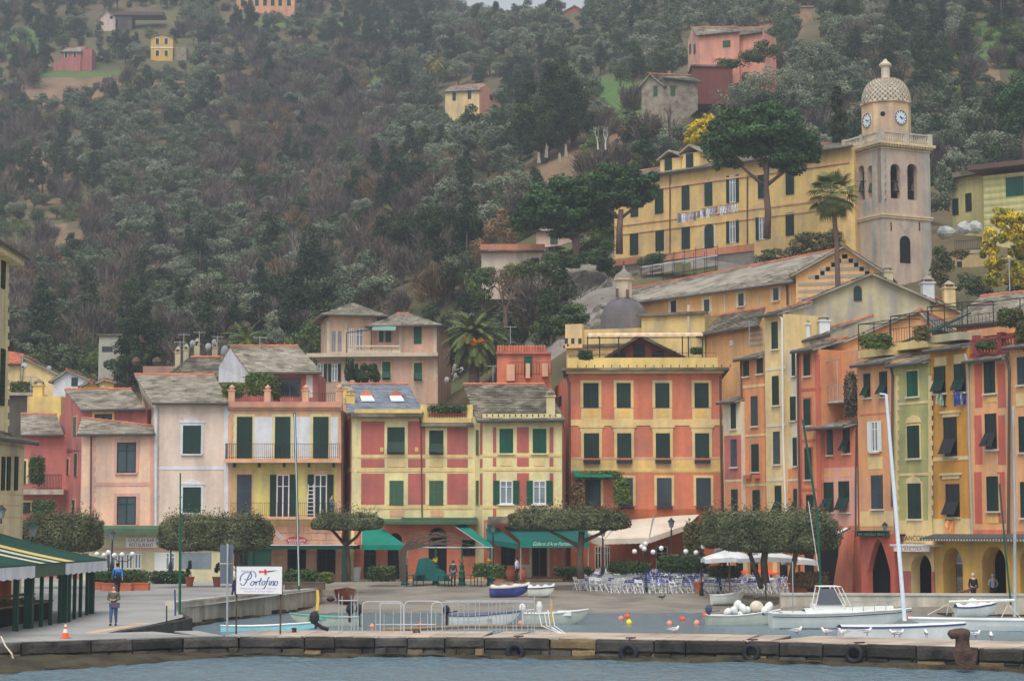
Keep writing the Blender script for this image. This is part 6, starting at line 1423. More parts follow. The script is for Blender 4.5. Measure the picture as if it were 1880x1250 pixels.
# ---- palms
def frond(mb,p,az,el,L_,droop,nl,lw,tint=.5,R=random):
 pts_=[];d=Vector((math.cos(az)*math.cos(el),math.sin(az)*math.cos(el),math.sin(el)));q=Vector(p);side=Vector((-math.sin(az),math.cos(az),0))
 n=9
 for i in range(n+1):
  pts_.append(q.copy());d=(d+Vector((0,0,-droop/n))).normalized();q=q+d*(L_/n)
 mb.tube(pts_,[.035*(1-.8*i/n)for i in range(n+1)],4,0,tint,cap=False)
 for k in range(nl):
  t=(k+.5)/nl*n;i=int(t);a=pts_[i].lerp(pts_[min(n,i+1)],t-i);dd=(pts_[min(n,i+1)]-pts_[i]).normalized()
  ll=lw*math.sin(math.pi*min(1,.18+.8*k/nl))**.6
  for s_ in (-1,1):
   v=(side*s_+dd*.6+Vector((0,0,-.35+R.uniform(-.15,.15)))).normalized()*ll;w_=dd*.05
   mb.add([a-w_,a+w_,a+v+w_*.3,a+v-w_*.3],[(0,1,2,3)],0,min(1,max(0,tint+R.uniform(-.25,.25))))
def palm(label,D,x,yb,yc,L_,n,lm,droop=1.4,tr=.3,nl=26,lw=.5,fan=False,fruit=0,seed=0,emin=-.9):
 R=random.Random(seed);b_,c_=at(x if isinstance(x,(int,float))else x[0],yb,D),at(x if isinstance(x,(int,float))else x[1],yc,D)
 r_=root('palm_tree',label,'palm',tuple(b_));mb=MB();mid=(b_+c_)/2+Vector((.1,0,0));mb.tube([b_-Vector((0,0,.5)),mid,c_],[tr*1.1,tr*.8,tr],9);mb.build('trunk',M_pbark,r_)
 mb=MB()
 for k in range(n):
  az=k*2.399+R.uniform(-.2,.2);el=1.35-(1.35-emin)*(k/n)**.8
  if fan:
   L2=L_*R.uniform(.5,.7);d=Vector((math.cos(az)*math.cos(el),math.sin(az)*math.cos(el),math.sin(el)));e=c_+d*L2;mb.tube([c_,c_+d*L2*.6,e],.02,3,0,.5,cap=False);s_=d.cross(Vector((0,0,1)));s_=s_.normalized()if s_.length>.1 else Vector((1,0,0));tt=R.uniform(.2,.9)
   for j in range(15):
    a=(j-7)/7*1.5;v=(d*math.cos(a)+s_*math.sin(a)+Vector((0,0,-.25))).normalized()*L_*.5;w_=(s_*math.cos(a)-d*math.sin(a))*.05
    mb.add([e-w_*.5,e+w_*.5,e+v*.6+w_,e+v*.6-w_],[(0,1,2,3)],0,tt);mb.add([e+v*.6-w_,e+v*.6+w_,e+v+Vector((0,0,-.25))],[(0,1,2)],0,tt)
  else:frond(mb,c_,az,el,L_*R.uniform(.8,1.05),droop*R.uniform(.8,1.2),nl,lw,R.uniform(.25,.8),R)
 mb.build('fronds',lm,r_)
 for k in range(fruit):
  a=-2.6+k*.55;p=c_+Vector((math.cos(a)*1.35,math.sin(a)*1.9-.3,-.55+.15*math.sin(k*2)));V,Q,T=leafcloud([(p.x,p.y,p.z,.5,.35,.36)],220,.14,k,subr=.5);np_obj('fruit_cluster',V,Q,T,[mat('orange_dates',(216,138,40),(196,112,34),tint=.3)],r_)
 return r_
palm('large date palm with orange fruit behind the front roofs',180,870,702,618,3.7,110,L_palm,1.5,.5,34,.55,fruit=5,seed=1,emin=-.75)
palm('tall fan palm in front of the church gable left of the tower',142,(1539,1528),540,356,1.9,44,L_palm,tr=.2,fan=True,seed=2,emin=-1.1)
p_=hit(217,112);palm('dark drooping palm between the small hill houses',p_.y,217,118,78,3.8,60,L_gr[0],1.8,.35,20,.8,seed=3)
p_=hit(799,190);palm('yellowing palm on a tall trunk above the small cottage',p_.y-3,(805,800),192,115,3.0,44,L_palmy,1.5,.3,18,.7,seed=4)
palm('half hidden palm behind the white attic roof',172,452,660,628,2.4,40,L_gr[1],1.3,.3,18,.5,seed=5)
# ---- clipped trees on the piazza: boxy crowns
def clipped(label,D,x0,x1,y0,y1,n,trunks,seed,lean=0,depth=3.0,lm=None,rough=.07):
 y0+=9;p=at((x0+x1)/2,(y0+y1)/2,D);k=D/F;hx,hz_=(x1-x0)/2*k,(y1-y0)/2*k;hy=depth/2
 r_=root('clipped_tree',label,'tree',tuple(at(trunks[0][0][0][0],trunks[0][0][0][1],D)))
 def fn(R,n):
  q=R.uniform(-1,1,(n,3));e=5;nrm=(np.abs(q)**e).sum(1)**(1/e);q=q/nrm[:,None]*R.uniform(.12,1.0,(n,1))**.33
  P=q*np.array([hx,hy,hz_]);N=np.sign(q)*np.abs(q)**4;N/=np.linalg.norm(N,axis=1)[:,None]+1e-9
  d=np.array([mnoise.noise(Vector((a*1.1+seed,b_*1.1,c_*1.4)))for a,b_,c_ in P]);P=P*(1+(d*rough)[:,None])+N*(np.maximum(0,d)*rough*1.2)[:,None]
  P[:,2]+=np.where(q[:,2]>.8,R.exponential(.17,n),0)
  return P+np.array(p),N
 V,Q,T=boxcloud(fn,int(n*4.4),.135,seed);np_obj('crown',V,Q,T,[lm or L_hedge],r_)
 mb=MB();branches_px(mb,D,trunks);mb.build('trunk',M_bark,r_,smooth=True);return r_
clipped('long clipped tree over the bar signs, leftmost',122,42,186,941,1012,9000,[([(110,1062),(112,1020),(108,990)],.2,.14)],1)
clipped('longest clipped tree in front of the pale pink house',124,294,497,943,1010,12000,[([(440,1060),(436,1020),(425,990)],.2,.14),([(436,1015),(395,1000)],.1,.06)],2)
clipped('small clipped tree with forked trunk by the rusticated wall',126,574,700,940,972,7000,[([(640,1062),(638,1010),(632,985)],.16,.12),([(634,1000),(612,975),(598,965)],.12,.07),([(636,1000),(655,985),(668,965)],.12,.07)],3,lm=L_hedge)
clipped('flat-topped clipped tree before the shop with the green board',129,932,1155,930,972,11000,[([(1066,1062),(1064,1020),(1068,975)],.26,.2),([(1066,1005),(1030,985),(1000,970)],.14,.08),([(1066,995),(1100,980),(1120,968)],.14,.08)],4)
clipped('clipped tree between the beige awning and the white parasols',126,1286,1350,938,1004,5000,[([(1330,1062),(1330,1000)],.16,.12)],5)
clipped('big rounded clipped tree over the white parasols',118,1326,1536,937,1013,14000,[([(1405,1070),(1402,1030),(1408,990)],.24,.18),([(1398,1080),(1378,1020),(1370,1000)],.16,.1),([(1450,1070),(1462,1010),(1470,990)],.18,.12)],6,depth=4,rough=.12)
# ---- hedges, planters, creepers
def hedge(label,D,x0,x1,y0,y1,n,lm=None,depth=.7,name='hedge',cat='hedge',seed=1,leaf=.10):
 p=at((x0+x1)/2,(y0+y1)/2,D);k=D/F;h3=np.array([(x1-x0)/2*k,depth/2,(y1-y0)/2*k])
 def fn(R,n):
  q=R.uniform(-1,1,(n,3));nrm=(np.abs(q)**4).sum(1)**.25;q=q/nrm[:,None]*R.uniform(.2,1,(n,1))**.4;return q*h3*(1+.08*R.normal(size=(n,1))),q
 V,Q,T=boxcloud(fn,n,leaf*2.0,seed);V=V+np.array(p)*0;o=np_obj(name,V,Q,T,[lm or L_hed2]);o.location=p;return tag(o,label,cat)
HG=[('hedge before the bar window, left half',128,170,272,1046,1072,L_hed2),('hedge right of the long planters',132,276,345,1048,1072,L_hed2),('dark hedge below the green canopy',133,674,728,1038,1066,L_hed2),('round green bush in a planter by the amphora jars',132,902,926,1036,1062,L_gr[1]),('shrubs behind the striped rowing boat',133,1018,1088,1040,1058,L_hed2),('hedge under the beige awning',131,1118,1190,1030,1052,L_hed2),
('hedge on the ramp behind the yellow vest',129,1210,1300,1018,1052,L_hed2),('dark shrub at the salmon house corner',132,1256,1292,958,1040,L_ivy),('low planting behind the chairs under the parasols',126,1300,1360,1038,1060,L_hed2),('red brown bushes right of the chairs',119,1455,1520,1050,1078,L_br[2]),('flower bed beside the sign',122,520,582,1046,1074,L_hed2),('flowering shrub at the green pole',125,585,612,1050,1070,L_gr[1]),
('planter shrubs at the green lamp post',133,868,896,1034,1058,L_hed2),('bushy plant on the left red balcony',146,54,82,838,888,L_hed2),('potted bushes on the lower red balcony',144,58,102,918,944,L_hed2),('dense terrace hedge by the white attic',141,450,502,685,726,L_gr[1]),('dark climbing plant at the attic door',141,500,515,690,735,L_ivy),('straggly terrace flowers left of the attic hedge',141,408,448,702,730,L_gr[1]),
('creeper and flower boxes on the red house terrace',140,786,856,744,757,L_hed2),('vine on the salmon house above the small balcony',140.5,1062,1142,864,880,L_gr[1]),('bushy plant on the small salmon balcony',140,1126,1156,880,925,L_gr[1]),('wisteria stems on the salmon house',140.6,1050,1074,880,930,L_br[2]),('round shrub on the salmon house terrace, left',139,1062,1088,643,660,L_hed2),('plant pots on the salmon house terrace, right',139,1268,1290,638,650,L_hed2),
('trailing yellow green plant on the roof terrace',Dl(1605)-.6,1580,1638,613,640,L_gr[1]),('dead vine hanging beside the salmon gap balcony',Dl(1560)-.8,1550,1573,685,765,L_br[0]),('dark shrubs on the terrace of the green house',Dl(1690)-.4,1678,1706,598,626,L_ivy),('creeper over the pergola above the rose red house',Dl(1850)-.4,1832,1880,566,600,L_ivy),('ivy at the right edge terrace',Dl(1875)-.8,1866,1900,590,640,L_ivy),('plants behind the red balustrade',Dl(1820)-.2,1790,1850,628,640,L_hed2),('greenery behind the far left roofs',175,18,60,700,728,L_hed2)]
for i,(lb,D,x0,x1,y0,y1,lm)in enumerate(HG):hedge(lb,D,x0,x1,y0,y1,max(700,int((x1-x0)*(y1-y0)*1.1)),lm,seed=i,cat='plant' if 'hedge' not in lb else 'hedge',name='hedge' if 'hedge' in lb else 'shrub',depth=.8)
mb=MB();R=random.Random(5)
for k in range(26):
 q=at(738+R.uniform(-3,6),1066,132);q2=at(738+R.uniform(-6,8),1010,132);q3=at(760+R.uniform(-8,60),985+R.uniform(-8,14),132);mb.tube([q,q2,q3,q3+Vector((R.uniform(.3,2.5),0,R.uniform(-.5,.4)))],[.05,.04,.03,.015],4)
tag(mb.build('vine_arch',M_bark,loc=at(738,1066,132)),'bare twisted vine arch over the green restaurant tables','vine')
# ================================================ PIAZZA, SHOPS, BOATS, PEOPLE
random.seed(77)
def gp(px,py,zadd=0):
 D=75.0
 while D<150:
  p=at(px,py,D)
  if p.z<=gz(p.x,p.y):p.z=gz(p.x,p.y)+zadd;return p
  D+=.15
 return at(px,py,135)
M_gpole=mat('green_pole_paint',(30,84,66),rough=.5,var=.1);M_dgp=mat('stall_green_paint',(22,60,48),rough=.6,var=.1);M_rust=mat('rusty_iron',(84,64,56),(44,36,34),var=.3,s2=6,mixs=2.5,bump=.8);M_wood=mat('weathered_wood',(136,112,86),(106,88,68),var=.2,s2=5)
M_teal=mat('teal_awning_cloth',(18,118,100),(14,104,90),var=.06);M_teald=mat('dark_teal_cloth',(24,88,84),var=.08);M_beig=mat('beige_awning_canvas',(206,194,178),(190,178,162),var=.07,s1=.7,streak=.1);M_globe=mat('white_globe_glass',(222,224,224),rough=.25,var=.02);M_terr=mat('terracotta_pot',(182,106,78),(164,94,70),var=.1)
M_skin=mat('skin',(206,160,134),rough=.6,var=.03)
def quad(mb,pts_,th=.04,mi=0):mb.prism([Vector(p)for p in pts_],(0,0,-th),mi)
# --- bars at the left
f=Fac(140,139.2,418,139.2);r=root('bar_front','cream bar frontage with white sign boards and curtained windows, left','shop front',tuple(at(280,1062,139)))
m=MB();u0,u1,z0,z1=f.rect(146,970,418,1066);m.fbox(f,u0,u1,.6,z1,-.7,0);m.build('wall',plaster('shop_cream_plaster',(196,188,150),(184,174,144)),r)
m=MB();u0,u1,z0,z1=f.rect(165,966,300,969);m.prism([f.P(u0,z1,0),f.P(u1,z1,0),f.P(u1,z0-.1,1.6),f.P(u0,z0-.1,1.6)],(0,0,.06));m.fbox(f,u0,u1,z0-.35,z0-.1,1.55,1.6);m.build('canopy',M_greenf,r)
m=MB();u0,u1,z0,z1=f.rect(148,1006,418,1010);m.fbox(f,u0,u1,z0,z1,0,.1);m.build('wall_trim',P_peacht,r)
for x0,x1,s1_,s2_ in ((232,290,'CHUFLAY BAR','RESTAURANT'),(146,180,'AMARI','')):
 m=MB();u0,u1,z0,z1=f.rect(x0,986,x1,1005);m.fbox(f,u0,u1,z0,z1,.02,.12);sg=m.build('sign_board',mat('sign_ivory',(212,206,200)),r)
 if s2_:text(s1_,f,x0+4,x1-6,994.5,7,.13,M_txd,sg);text(s2_,f,x0+6,x1-8,1003.5,7,.13,M_txd,sg)
 else:text(s1_,f,x0+2,x1-2,1002,8,.13,M_txd,sg)
for x0,x1 in ((194,213),(215,229),(231,244),(247,260)):win(r,f,x0,1016,x1,1044,'glass',glass=M_glassl,o=.0)
win(r,f,300,1014,322,1046,'glass',glass=M_glassl);win(r,f,330,1014,388,1044,'none',glass=M_glassl);win(r,f,150,1015,163,1025,'none',glass=M_pipe)
m=MB();u0,u1,z0,z1=f.rect(284,1014,306,1050);m.fbox(f,u0,u1,z0,z1,0,.04);m.build('white_panel',M_white,r)
# --- green canopy under the balcony house, with red sign
f=Fac(450,137,656,137);r=root('green_canopy','dark green canopy frame in front of the rusticated wall','canopy',tuple(at(550,1066,137)))
m=MB();u0,u1,z0,z1=f.rect(455,1001,655,1008);m.fbox(f,u0,u1,z0,z1,-.1,.1);m.fbox(f,u0,u1,z0,z1,-2.8,-2.7)
for u in (u0,u1-.2):m.obox(f.P(u,z0,-2.8),f.d*.15,f.n*2.9,(0,0,.25))
for x in (456,628):u=f.uz(x,1030)[0];m.fbox(f,u,u+.32,.9,z0,-.12,.2)
m.build('frame',M_dgp,r);m=MB();m.fbox(f,u0,u1,z1,z1+.04,-2.8,.15);m.build('canopy_top',M_whitew,r)
m=MB();ua,ub,z0,z1=f.rect(455,1008,498,1044);m.fbox(f,ua,ub,z0,z1,-.05,-.02);m.build('side_cloth',M_dgp,r)
f=Fac(500,139.4,600,139.4);m=MB();u0,u1,z0,z1=f.rect(526,984,564,1000);um=(u0+u1)/2;m.prism([f.P(um+(u1-um)*math.cos(t)*(1 if abs(math.sin(t))<.9 else .96),(z0+z1)/2+(z1-z0)/2*math.sin(t))for t in [2*math.pi*k/20 for k in range(20)]],f.n*.12)
o=m.build('restaurant_sign',mat('red_sign_paint',(150,52,58)),loc=f.P(um,z0));tag(o,'small red oval restaurant sign on the rusticated wall','sign');text('RISTORANTE',f,529,561,993.5,4,.13,M_txw,o);text('PIZZERIA',f,532,558,998,3.2,.13,M_txw,o)
f=Fac(430,139.3,660,139.3);m=MB()
for a,y in ((504,976),(507,974)):m.tube([f.P(*f.uz(a,y),.1),f.P(*f.uz(a+18,y+16),1.2)],.05,5)
tag(m.build('canopy_bracket',M_galv),'slanting bracket bars on the rusticated wall left of the red sign','bracket')
# --- teal awnings of the red house
def awning(label,cat,pts_list,vals,m_,frame=None,name='awning'):
 r_=root(name,label,cat,tuple(at(*pts_list[0][0])));m=MB()
 for P_ in pts_list:quad(m,[at(*p)for p in P_])
 m.build('cloth',m_,r_)
 if vals:
  m=MB()
  for a,b_,h in vals:
   A,B_=at(*a),at(*b_);n=max(2,int((B_-A).length/.35));d=(B_-A)/n;nn=Vector((d.y,-d.x,0)).normalized()*.03
   for k in range(n):m.prism([A+d*k,A+d*(k+1),A+d*(k+1)-Vector((0,0,h*.92)),A+d*(k+.5)-Vector((0,0,h)),A+d*k-Vector((0,0,h*.92))],nn)
  m.build('valance',m_,r_)
 if frame:
  m=MB()
  for a,b_ in frame:m.tube([at(*a),at(*b_)],.045,5)
  m.build('frame',M_galv,r_)
 return r_
awning('teal green awning over the left door of the red panel house','awning',[[(662,971,140),(700,968,140),(744,1000,136.5),(664,1000,137.2)]],[((664,1000,137.2),(744,1000,136.5),.35)],M_teal,[((664,1000,137),(664,971,140))])
awning('steep teal awning at the right end of the red panel house','awning',[[(826,956,140),(848,956,140),(905,1001,136.2),(893,1004,136.2)]],[((893,1004,136.2),(907,1002,136.2),.25)],M_teal,[((826,960,139.5),(892,1004,136.3))])
awning('thin green strip roof along the red panel house','awning',[[(700,952,140),(876,952,140),(876,957,138.8),(700,957,138.8)]],[((700,957,138.8),(876,957,138.8),.2)],M_greenf)
awning('teal side awning left of the gallery sign','awning',[[(892,962,139),(905,962,139),(952,998,136),(893,990,137)]],[((893,990,137),(952,1000,136),.3)],M_teald,[((893,960,139),(893,1000,137))])
r=awning('long teal gallery awning with white lettering','awning',[[(925,966,139),(1078,966,139),(1080,992,135.6),(955,992,135.6)]],None,M_teald,[((956,1000,135.7),(956,1064,135.7)),((1080,1000,135.7),(1080,1064,135.7))])
g=Fac(955,135.5,1080,135.5);m=MB();u0,u1,z0,z1=g.rect(955,992,1080,1005);m.fbox(g,u0,u1,z0,z1,-.04,0);vb=m.build('front_valance',M_teal,r);text("Galleria d'Arte Portofino",g,979,1054,1001,7,.012,M_txw,vb,italic=.35)
m=MB();u0,u1,z0,z1=g.rect(895,953,1040,957);g2=g.off(-3.2);m.fbox(g2,u0,u1,z0-.1,z1+.2,0,1.3);tag(m.build('grey_canopy',M_slated,loc=g2.P(u0,z0)),'grey stone ledge above the gallery awnings','ledge')
m=MB()
for x in (743,800,848,900):
 p=at(x,1068,134);z0=gz(p.x,p.y)
 r_=root('lamp_post',['green lamp post with flower basket at the vine arch','green lamp post with yellow flowers by the green tarpaulin','green lamp post with basket beside the green-shirted man','green lamp post with yellow flowers at the planter'][[743,800,848,900].index(x)],'post',(p.x,p.y,z0),'green posts of the restaurant')
 m=MB();m.lathe((p.x,p.y,z0),[(.26,0),(.26,.1),(.2,.2),(.24,.5),(.18,.6),(.22,.9),(.14,1.0),(.17,1.3),(.07,1.4),(.06,2.5)],10);m.build('column',M_gpole,r_)
 V,Q,T=leafcloud([(p.x,p.y,z0+1.65,.24,.24,.2)],300,.1,x);np_obj('flowers',V,Q,T,[L_mim if x in (800,900)else mat('dry_flowers',(160,120,96),tint=.3)],r_)
m=MB();A,B_=at(740,1005,134.2),at(905,1005,134.2)
m.tube([A,B_],.06,5);
for x in (748,903):m.tube([at(x,1005,134.2),at(x,1066,134.2)],.05,5)
m.tube([A,A+Vector((0,4,.3))],.04,4);m.tube([B_,B_+Vector((0,4,.3))],.04,4)
tag(m.build('pergola_frame',M_galv,loc=A),'thin metal pergola bars over the green restaurant tables','pergola')
m=MB();p=at(782,1066,133.6);m.grid([[(p.x+a*.42-.9+.06*math.sin(a*3+b_),p.y+b_*.3,p.z+(1.55-.12*abs(a-2)-(.5 if a>3 else 0))*(1 if 0<b_<3 and 0<a<6 else .0))for a in range(7)]for b_ in range(4)]);tag(m.build('covered_stack',M_teald,loc=p),'stack of furniture under a green tarpaulin','covered furniture')
def table_proto():
 r_=root('green_table','green table outside the red panel house','table',(0,0,0),'green restaurant tables');m=MB();m.box(-.4,.4,-.35,.35,.72,.76);m.build('tabletop',M_gpole,r_)
 for sx in (-1,1):
  for sy in (-1,1):m=MB();m.box(sx*.34-.02,sx*.34+.02,sy*.3-.02,sy*.3+.02,0,.72);m.build('leg',M_dgp,r_)
 return r_
tp=table_proto()
for i,x in enumerate((756,768,814,826,838,862,874,886)):
 o=tp if i==0 else copy_tree(tp);p=at(x,1066,132.8+.5*(i%2));place(o,(p.x,p.y,gz(p.x,p.y)),label='green table outside the red panel house, one of a row behind the lamp posts')
# --- beige awning of the salmon house
awning('big beige canvas awning with turned-up corners at the salmon house','awning',[[(1142,955,141),(1245,946,141),(1192,987,136),(1110,989,136)],[(1245,946,141),(1284,944,141),(1264,962,138),(1192,987,136)],[(1142,955,141),(1110,989,136),(1074,976,138.5)]],
[((1110,989,136),(1192,987,136),.38),((1192,987,136),(1264,962,138),.38),((1074,976,138.5),(1110,989,136),.6)],M_beig,[((1200,945,141),(1192,987,136)),((1142,955,141),(1110,989,136)),((1110,992,136.1),(1110,1062,136.1))])
f=Fac(1128,137.6,1170,137.6);m=MB();u0,u1,z0,z1=f.rect(1128,928,1156,936)
g=Fac(1048,141.5,1327,141);r=awning('small teal window awning on the salmon house, above the vines','awning',[[(1050,864,141.3),(1126,864,141.2),(1124,872,140),(1056,872,140)]],[((1056,872,140),(1124,872,140),.15)],M_teal)
# --- white parasols
def parasol(label,D,x0,x1,yt,yb,base):
 p=at((x0+x1)/2,base,D);z0=gz(p.x,p.y);k=D/F;hw=(x1-x0)/2*k;zt,ze=at(0,yt,D).z,at(0,yb,D).z
 r_=root('parasol',label,'parasol',(p.x,p.y,z0),'white parasols over the stacked chairs');m=MB();c4=[(-hw,-1.4),(hw,-1.4),(hw,1.4),(-hw,1.4)];top=Vector((p.x,p.y,zt))
 for k_ in range(4):
  a,b_=c4[k_],c4[(k_+1)%4];A,B_=Vector((p.x+a[0],p.y+a[1],ze)),Vector((p.x+b_[0],p.y+b_[1],ze));mid=(A+B_)/2+Vector((0,0,.12))
  m.add([A,mid,top],[(0,1,2)]);m.add([mid,B_,top],[(0,1,2)]);dn=Vector((0,0,-.28));m.add([A,mid,mid+dn,A+dn*.9],[(0,1,2,3)]);m.add([mid,B_,B_+dn*.9,mid+dn],[(0,1,2,3)])
 m.build('canopy',M_whitew,r_);m=MB();m.tube([(p.x,p.y,z0),(p.x,p.y,zt)],.045,6);m.build('pole',M_wood,r_);return r_
parasol('left white parasol over the stacked chairs',124,1291,1388,1007,1026,1076);parasol('middle white parasol tucked under the clipped tree',123,1352,1460,1008,1025,1078);parasol('grey white parasol at the right in the shade of the tree',125,1440,1495,1022,1030,1076)
f=Fac(1467,129.8,1580,126);r=root('shaded_shop','dim red portico under the terrace gap house with slanting white awning','shop front',tuple(at(1520,1075,127)))
m=MB()
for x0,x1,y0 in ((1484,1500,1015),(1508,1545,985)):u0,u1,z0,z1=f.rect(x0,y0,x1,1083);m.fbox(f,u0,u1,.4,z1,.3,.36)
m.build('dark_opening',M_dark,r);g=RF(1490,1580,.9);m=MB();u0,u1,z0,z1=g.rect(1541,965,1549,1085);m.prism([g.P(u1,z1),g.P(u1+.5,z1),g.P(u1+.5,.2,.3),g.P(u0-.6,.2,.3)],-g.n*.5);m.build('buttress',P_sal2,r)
m=MB();quad(m,[at(1553,968,125),at(1561,970,124),at(1500,1006,122.5),at(1489,1000,124)],.05);m.build('awning',M_whitew,r)
m=MB();a=at(1498,1003,122.4);m.tube([a,at(1561,969,124)],.05,5);m.build('awning_bar',M_iron,r)
# --- orange portico behind the chairs
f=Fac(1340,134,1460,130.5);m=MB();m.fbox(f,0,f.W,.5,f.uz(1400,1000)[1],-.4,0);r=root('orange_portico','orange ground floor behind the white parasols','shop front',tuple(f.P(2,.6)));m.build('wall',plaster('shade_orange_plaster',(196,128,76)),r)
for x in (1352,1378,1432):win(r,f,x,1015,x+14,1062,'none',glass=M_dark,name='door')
m=MB();
for x in (1366,1420):u=f.uz(x,1040)[0];m.fbox(f,u,u+.35,.5,f.uz(1400,1010)[1],0,.1)
m.build('pilaster',P_cyy,r)
# ---- globe lamps
def globes(label,base,D,tops,rad=.165):
 p=at(base[0],base[1],D);zg=gz(p.x,p.y);r_=root('globe_lamp',label,'street lamp',(p.x,p.y,zg));ts=[at(x,y,D+dy)for x,y,dy in tops];zt=min(t.z for t in ts)-.35
 m=MB();m.tube([(p.x,p.y,zg),(p.x,p.y,zt)],.05,6);m.lathe((p.x,p.y,zg),[(.14,0),(.14,.3),(.07,.6)],8);m.build('pole',M_iron,r_);m=MB()
 for t in ts:m.tube([(p.x,p.y,zt),(t.x*.5+p.x*.5,t.y*.5+p.y*.5,zt-.05),(t.x,t.y,t.z-rad)],.025,4)
 m.build('arms',M_iron,r_)
 for t in ts:m=MB();m.ball(t,rad,12);m.build('globe',M_globe,r_,smooth=True)
globes('five-globe lamp in front of the beige awning',(1186,1078),128,[(1165,1012,0),(1178,1003,.5),(1183,1007,-.5),(1185,998,.3),(1199,1013,0)])
globes('globe lamp cluster by the ramp hedge, left of the parasols',(1288,1082),126,[(1214,1006,.5),(1259,1012,0),(1278,1014,.3),(1291,1003,-.3)],.16)
globes('globe lamp cluster just behind the left white parasol',(1322,1070),128,[(1315,1011,0),(1322,1008,.3),(1335,1000,0)],.16)
globes('left globe lamp with two lamps before the bar windows',(199,1068),128,[(178,1017,0),(191,1019,.4),(199,1014,0)],.17);globes('right globe lamp with three lamps before the bar windows',(224,1066),128,[(210,1019,0),(224,1018,.3),(243,1017,0)],.17)
def lantern(label,x,yb,yt,D,wall=False,sc=1.0):
 p=at(x,yb,D);zt=at(x,yt,D).z;r_=root('street_lantern',label,'street lamp',tuple(p));m=MB()
 if not wall:m.tube([p,(p.x,p.y,zt-.7*sc)],.06,6);m.lathe(p,[(.16,0),(.14,.4),(.07,.7)],8)
 m.tube([(p.x,p.y,zt-.8*sc),(p.x,p.y,zt-.55*sc)],.04,5);m.build('pole',M_iron,r_)
 m=MB();m.lathe((p.x,p.y,zt-.55*sc),[(.12*sc,0),(.22*sc,.4*sc)],6);m.build('glass',M_glassl,r_);m=MB();m.lathe((p.x,p.y,zt-.15*sc),[(.28*sc,0),(.12*sc,.14*sc),(.03,.25*sc)],6);m.build('cap',M_iron if sc!=1.1 else M_gpole,r_)
lantern('iron lantern post before the beige awning',1107,1056,969,134);lantern('iron lantern near the corner of the beige awning',1233,1040,953,136);lantern('green-capped lantern above the market stall',58,1070,962,100,sc=1.1);lantern('small green lantern on the cream corner house',2,955,930,86,True,.9);lantern('lantern hanging from the orange house by the mast',1625,990,960,Dl(1625)-1.5,True,.8)
lantern('glass lantern by the teal side awning',905,1066,962,134.5)
for i,(x,yb,yt)in enumerate(((205,1050,975),(313,1050,978))):lantern(['dark post left of the bar sign','dark post right of the bar sign'][i],x,yb,yt,131)
# ---- planters, jars, pots
def pot(label,x,y,D=None,r0=.22,h=.45,kind='pot',mt=None):
 p=gp(x,y);m=MB();c_=(p.x,p.y,p.z)
 if kind=='jar':m.lathe(c_,[(r0*.5,0),(r0,h*.35),(r0*1.05,h*.6),(r0*.7,h*.85),(r0*.8,h),(r0*.6,h)],12)
 else:m.lathe(c_,[(r0*.7,0),(r0,h*.85),(r0*1.12,h*.85),(r0*1.12,h),(r0*.9,h)],12)
 o=m.build('plant_pot' if kind=='pot' else 'clay_jar',mt or M_terr,loc=c_);return tag(o,label,'pot' if kind=='pot' else 'jar')
pot('big terracotta jar left of the striped-jacket man',938,1067,r0=.38,h=1.1,kind='jar');pot('terracotta jar right of the striped-jacket man',959,1068,r0=.3,h=1.0,kind='jar');pot('white brick-patterned planter by the small clipped tree',655,1066,r0=.32,h=.95,mt=M_white);pot('pale stone vase beside the white planter',671,1062,r0=.28,h=.95,mt=M_ivory,kind='jar')
pot('tall terracotta pot among the blue chairs',1283,1089,r0=.32,h=.75);pot('terracotta pot at the right end of the chairs',1457,1090,r0=.3,h=.65);pot('orange pot behind the boat sign',607,1068,r0=.3,h=.5)
for i,(x,yb)in enumerate(((348,1076),(398,1076))):
 pot(['terracotta pot of the left cone bush','terracotta pot of the right cone bush'][i],x,yb,r0=.28,h=.6);p=gp(x,yb);V,Q,T=leafcloud([(p.x,p.y,p.z+.95,.28,.28,.45),(p.x,p.y,p.z+1.35,.18,.18,.35)],900,.1,5+i,sub=5);np_obj('cone_bush',V,Q,T,[L_hed2]);tag(bpy.data.objects[-1]if False else [o for o in C.objects if o.name.startswith('cone_bush')][-1],['clipped cone bush in the left pot behind the sign post','clipped cone bush in the right pot behind the sign post'][i],'bush')
for i,(x0,x1,y)in enumerate(((172,186,1082),(188,242,1084),(245,274,1083),(906,924,1068),(1462,1480,1090),(524,596,1082))):
 p=gp((x0+x1)/2,y);k=p.y/F;hw=(x1-x0)/2*k;m=MB();m.box(p.x-hw,p.x+hw,p.y-.3,p.y+.3,p.z,p.z+.42);m.box(p.x-hw-.03,p.x+hw+.03,p.y-.33,p.y+.33,p.z+.38,p.z+.46)
 tag(m.build('planter_box',M_terr if i<5 else M_bark,loc=p),['short terracotta trough left of the long ones','longest terracotta trough behind the blue jacket','terracotta trough at the right end of the row','terracotta trough by the round bush','wooden-look trough at the right of the chairs','dark slatted flower box on the slipway wall'][i],'planter')
 if i<3:V,Q,T=leafcloud([(p.x+(j-1)*hw*.6,p.y,p.z+.7,hw*.42,.3,.36)for j in range(3)],900,.12,90+i);tag(np_obj('shrub',V,Q,T,[L_hed2]),['shrub in the short terracotta trough','shrubs in the longest terracotta trough','shrubs in the right terracotta trough'][i],'plant')
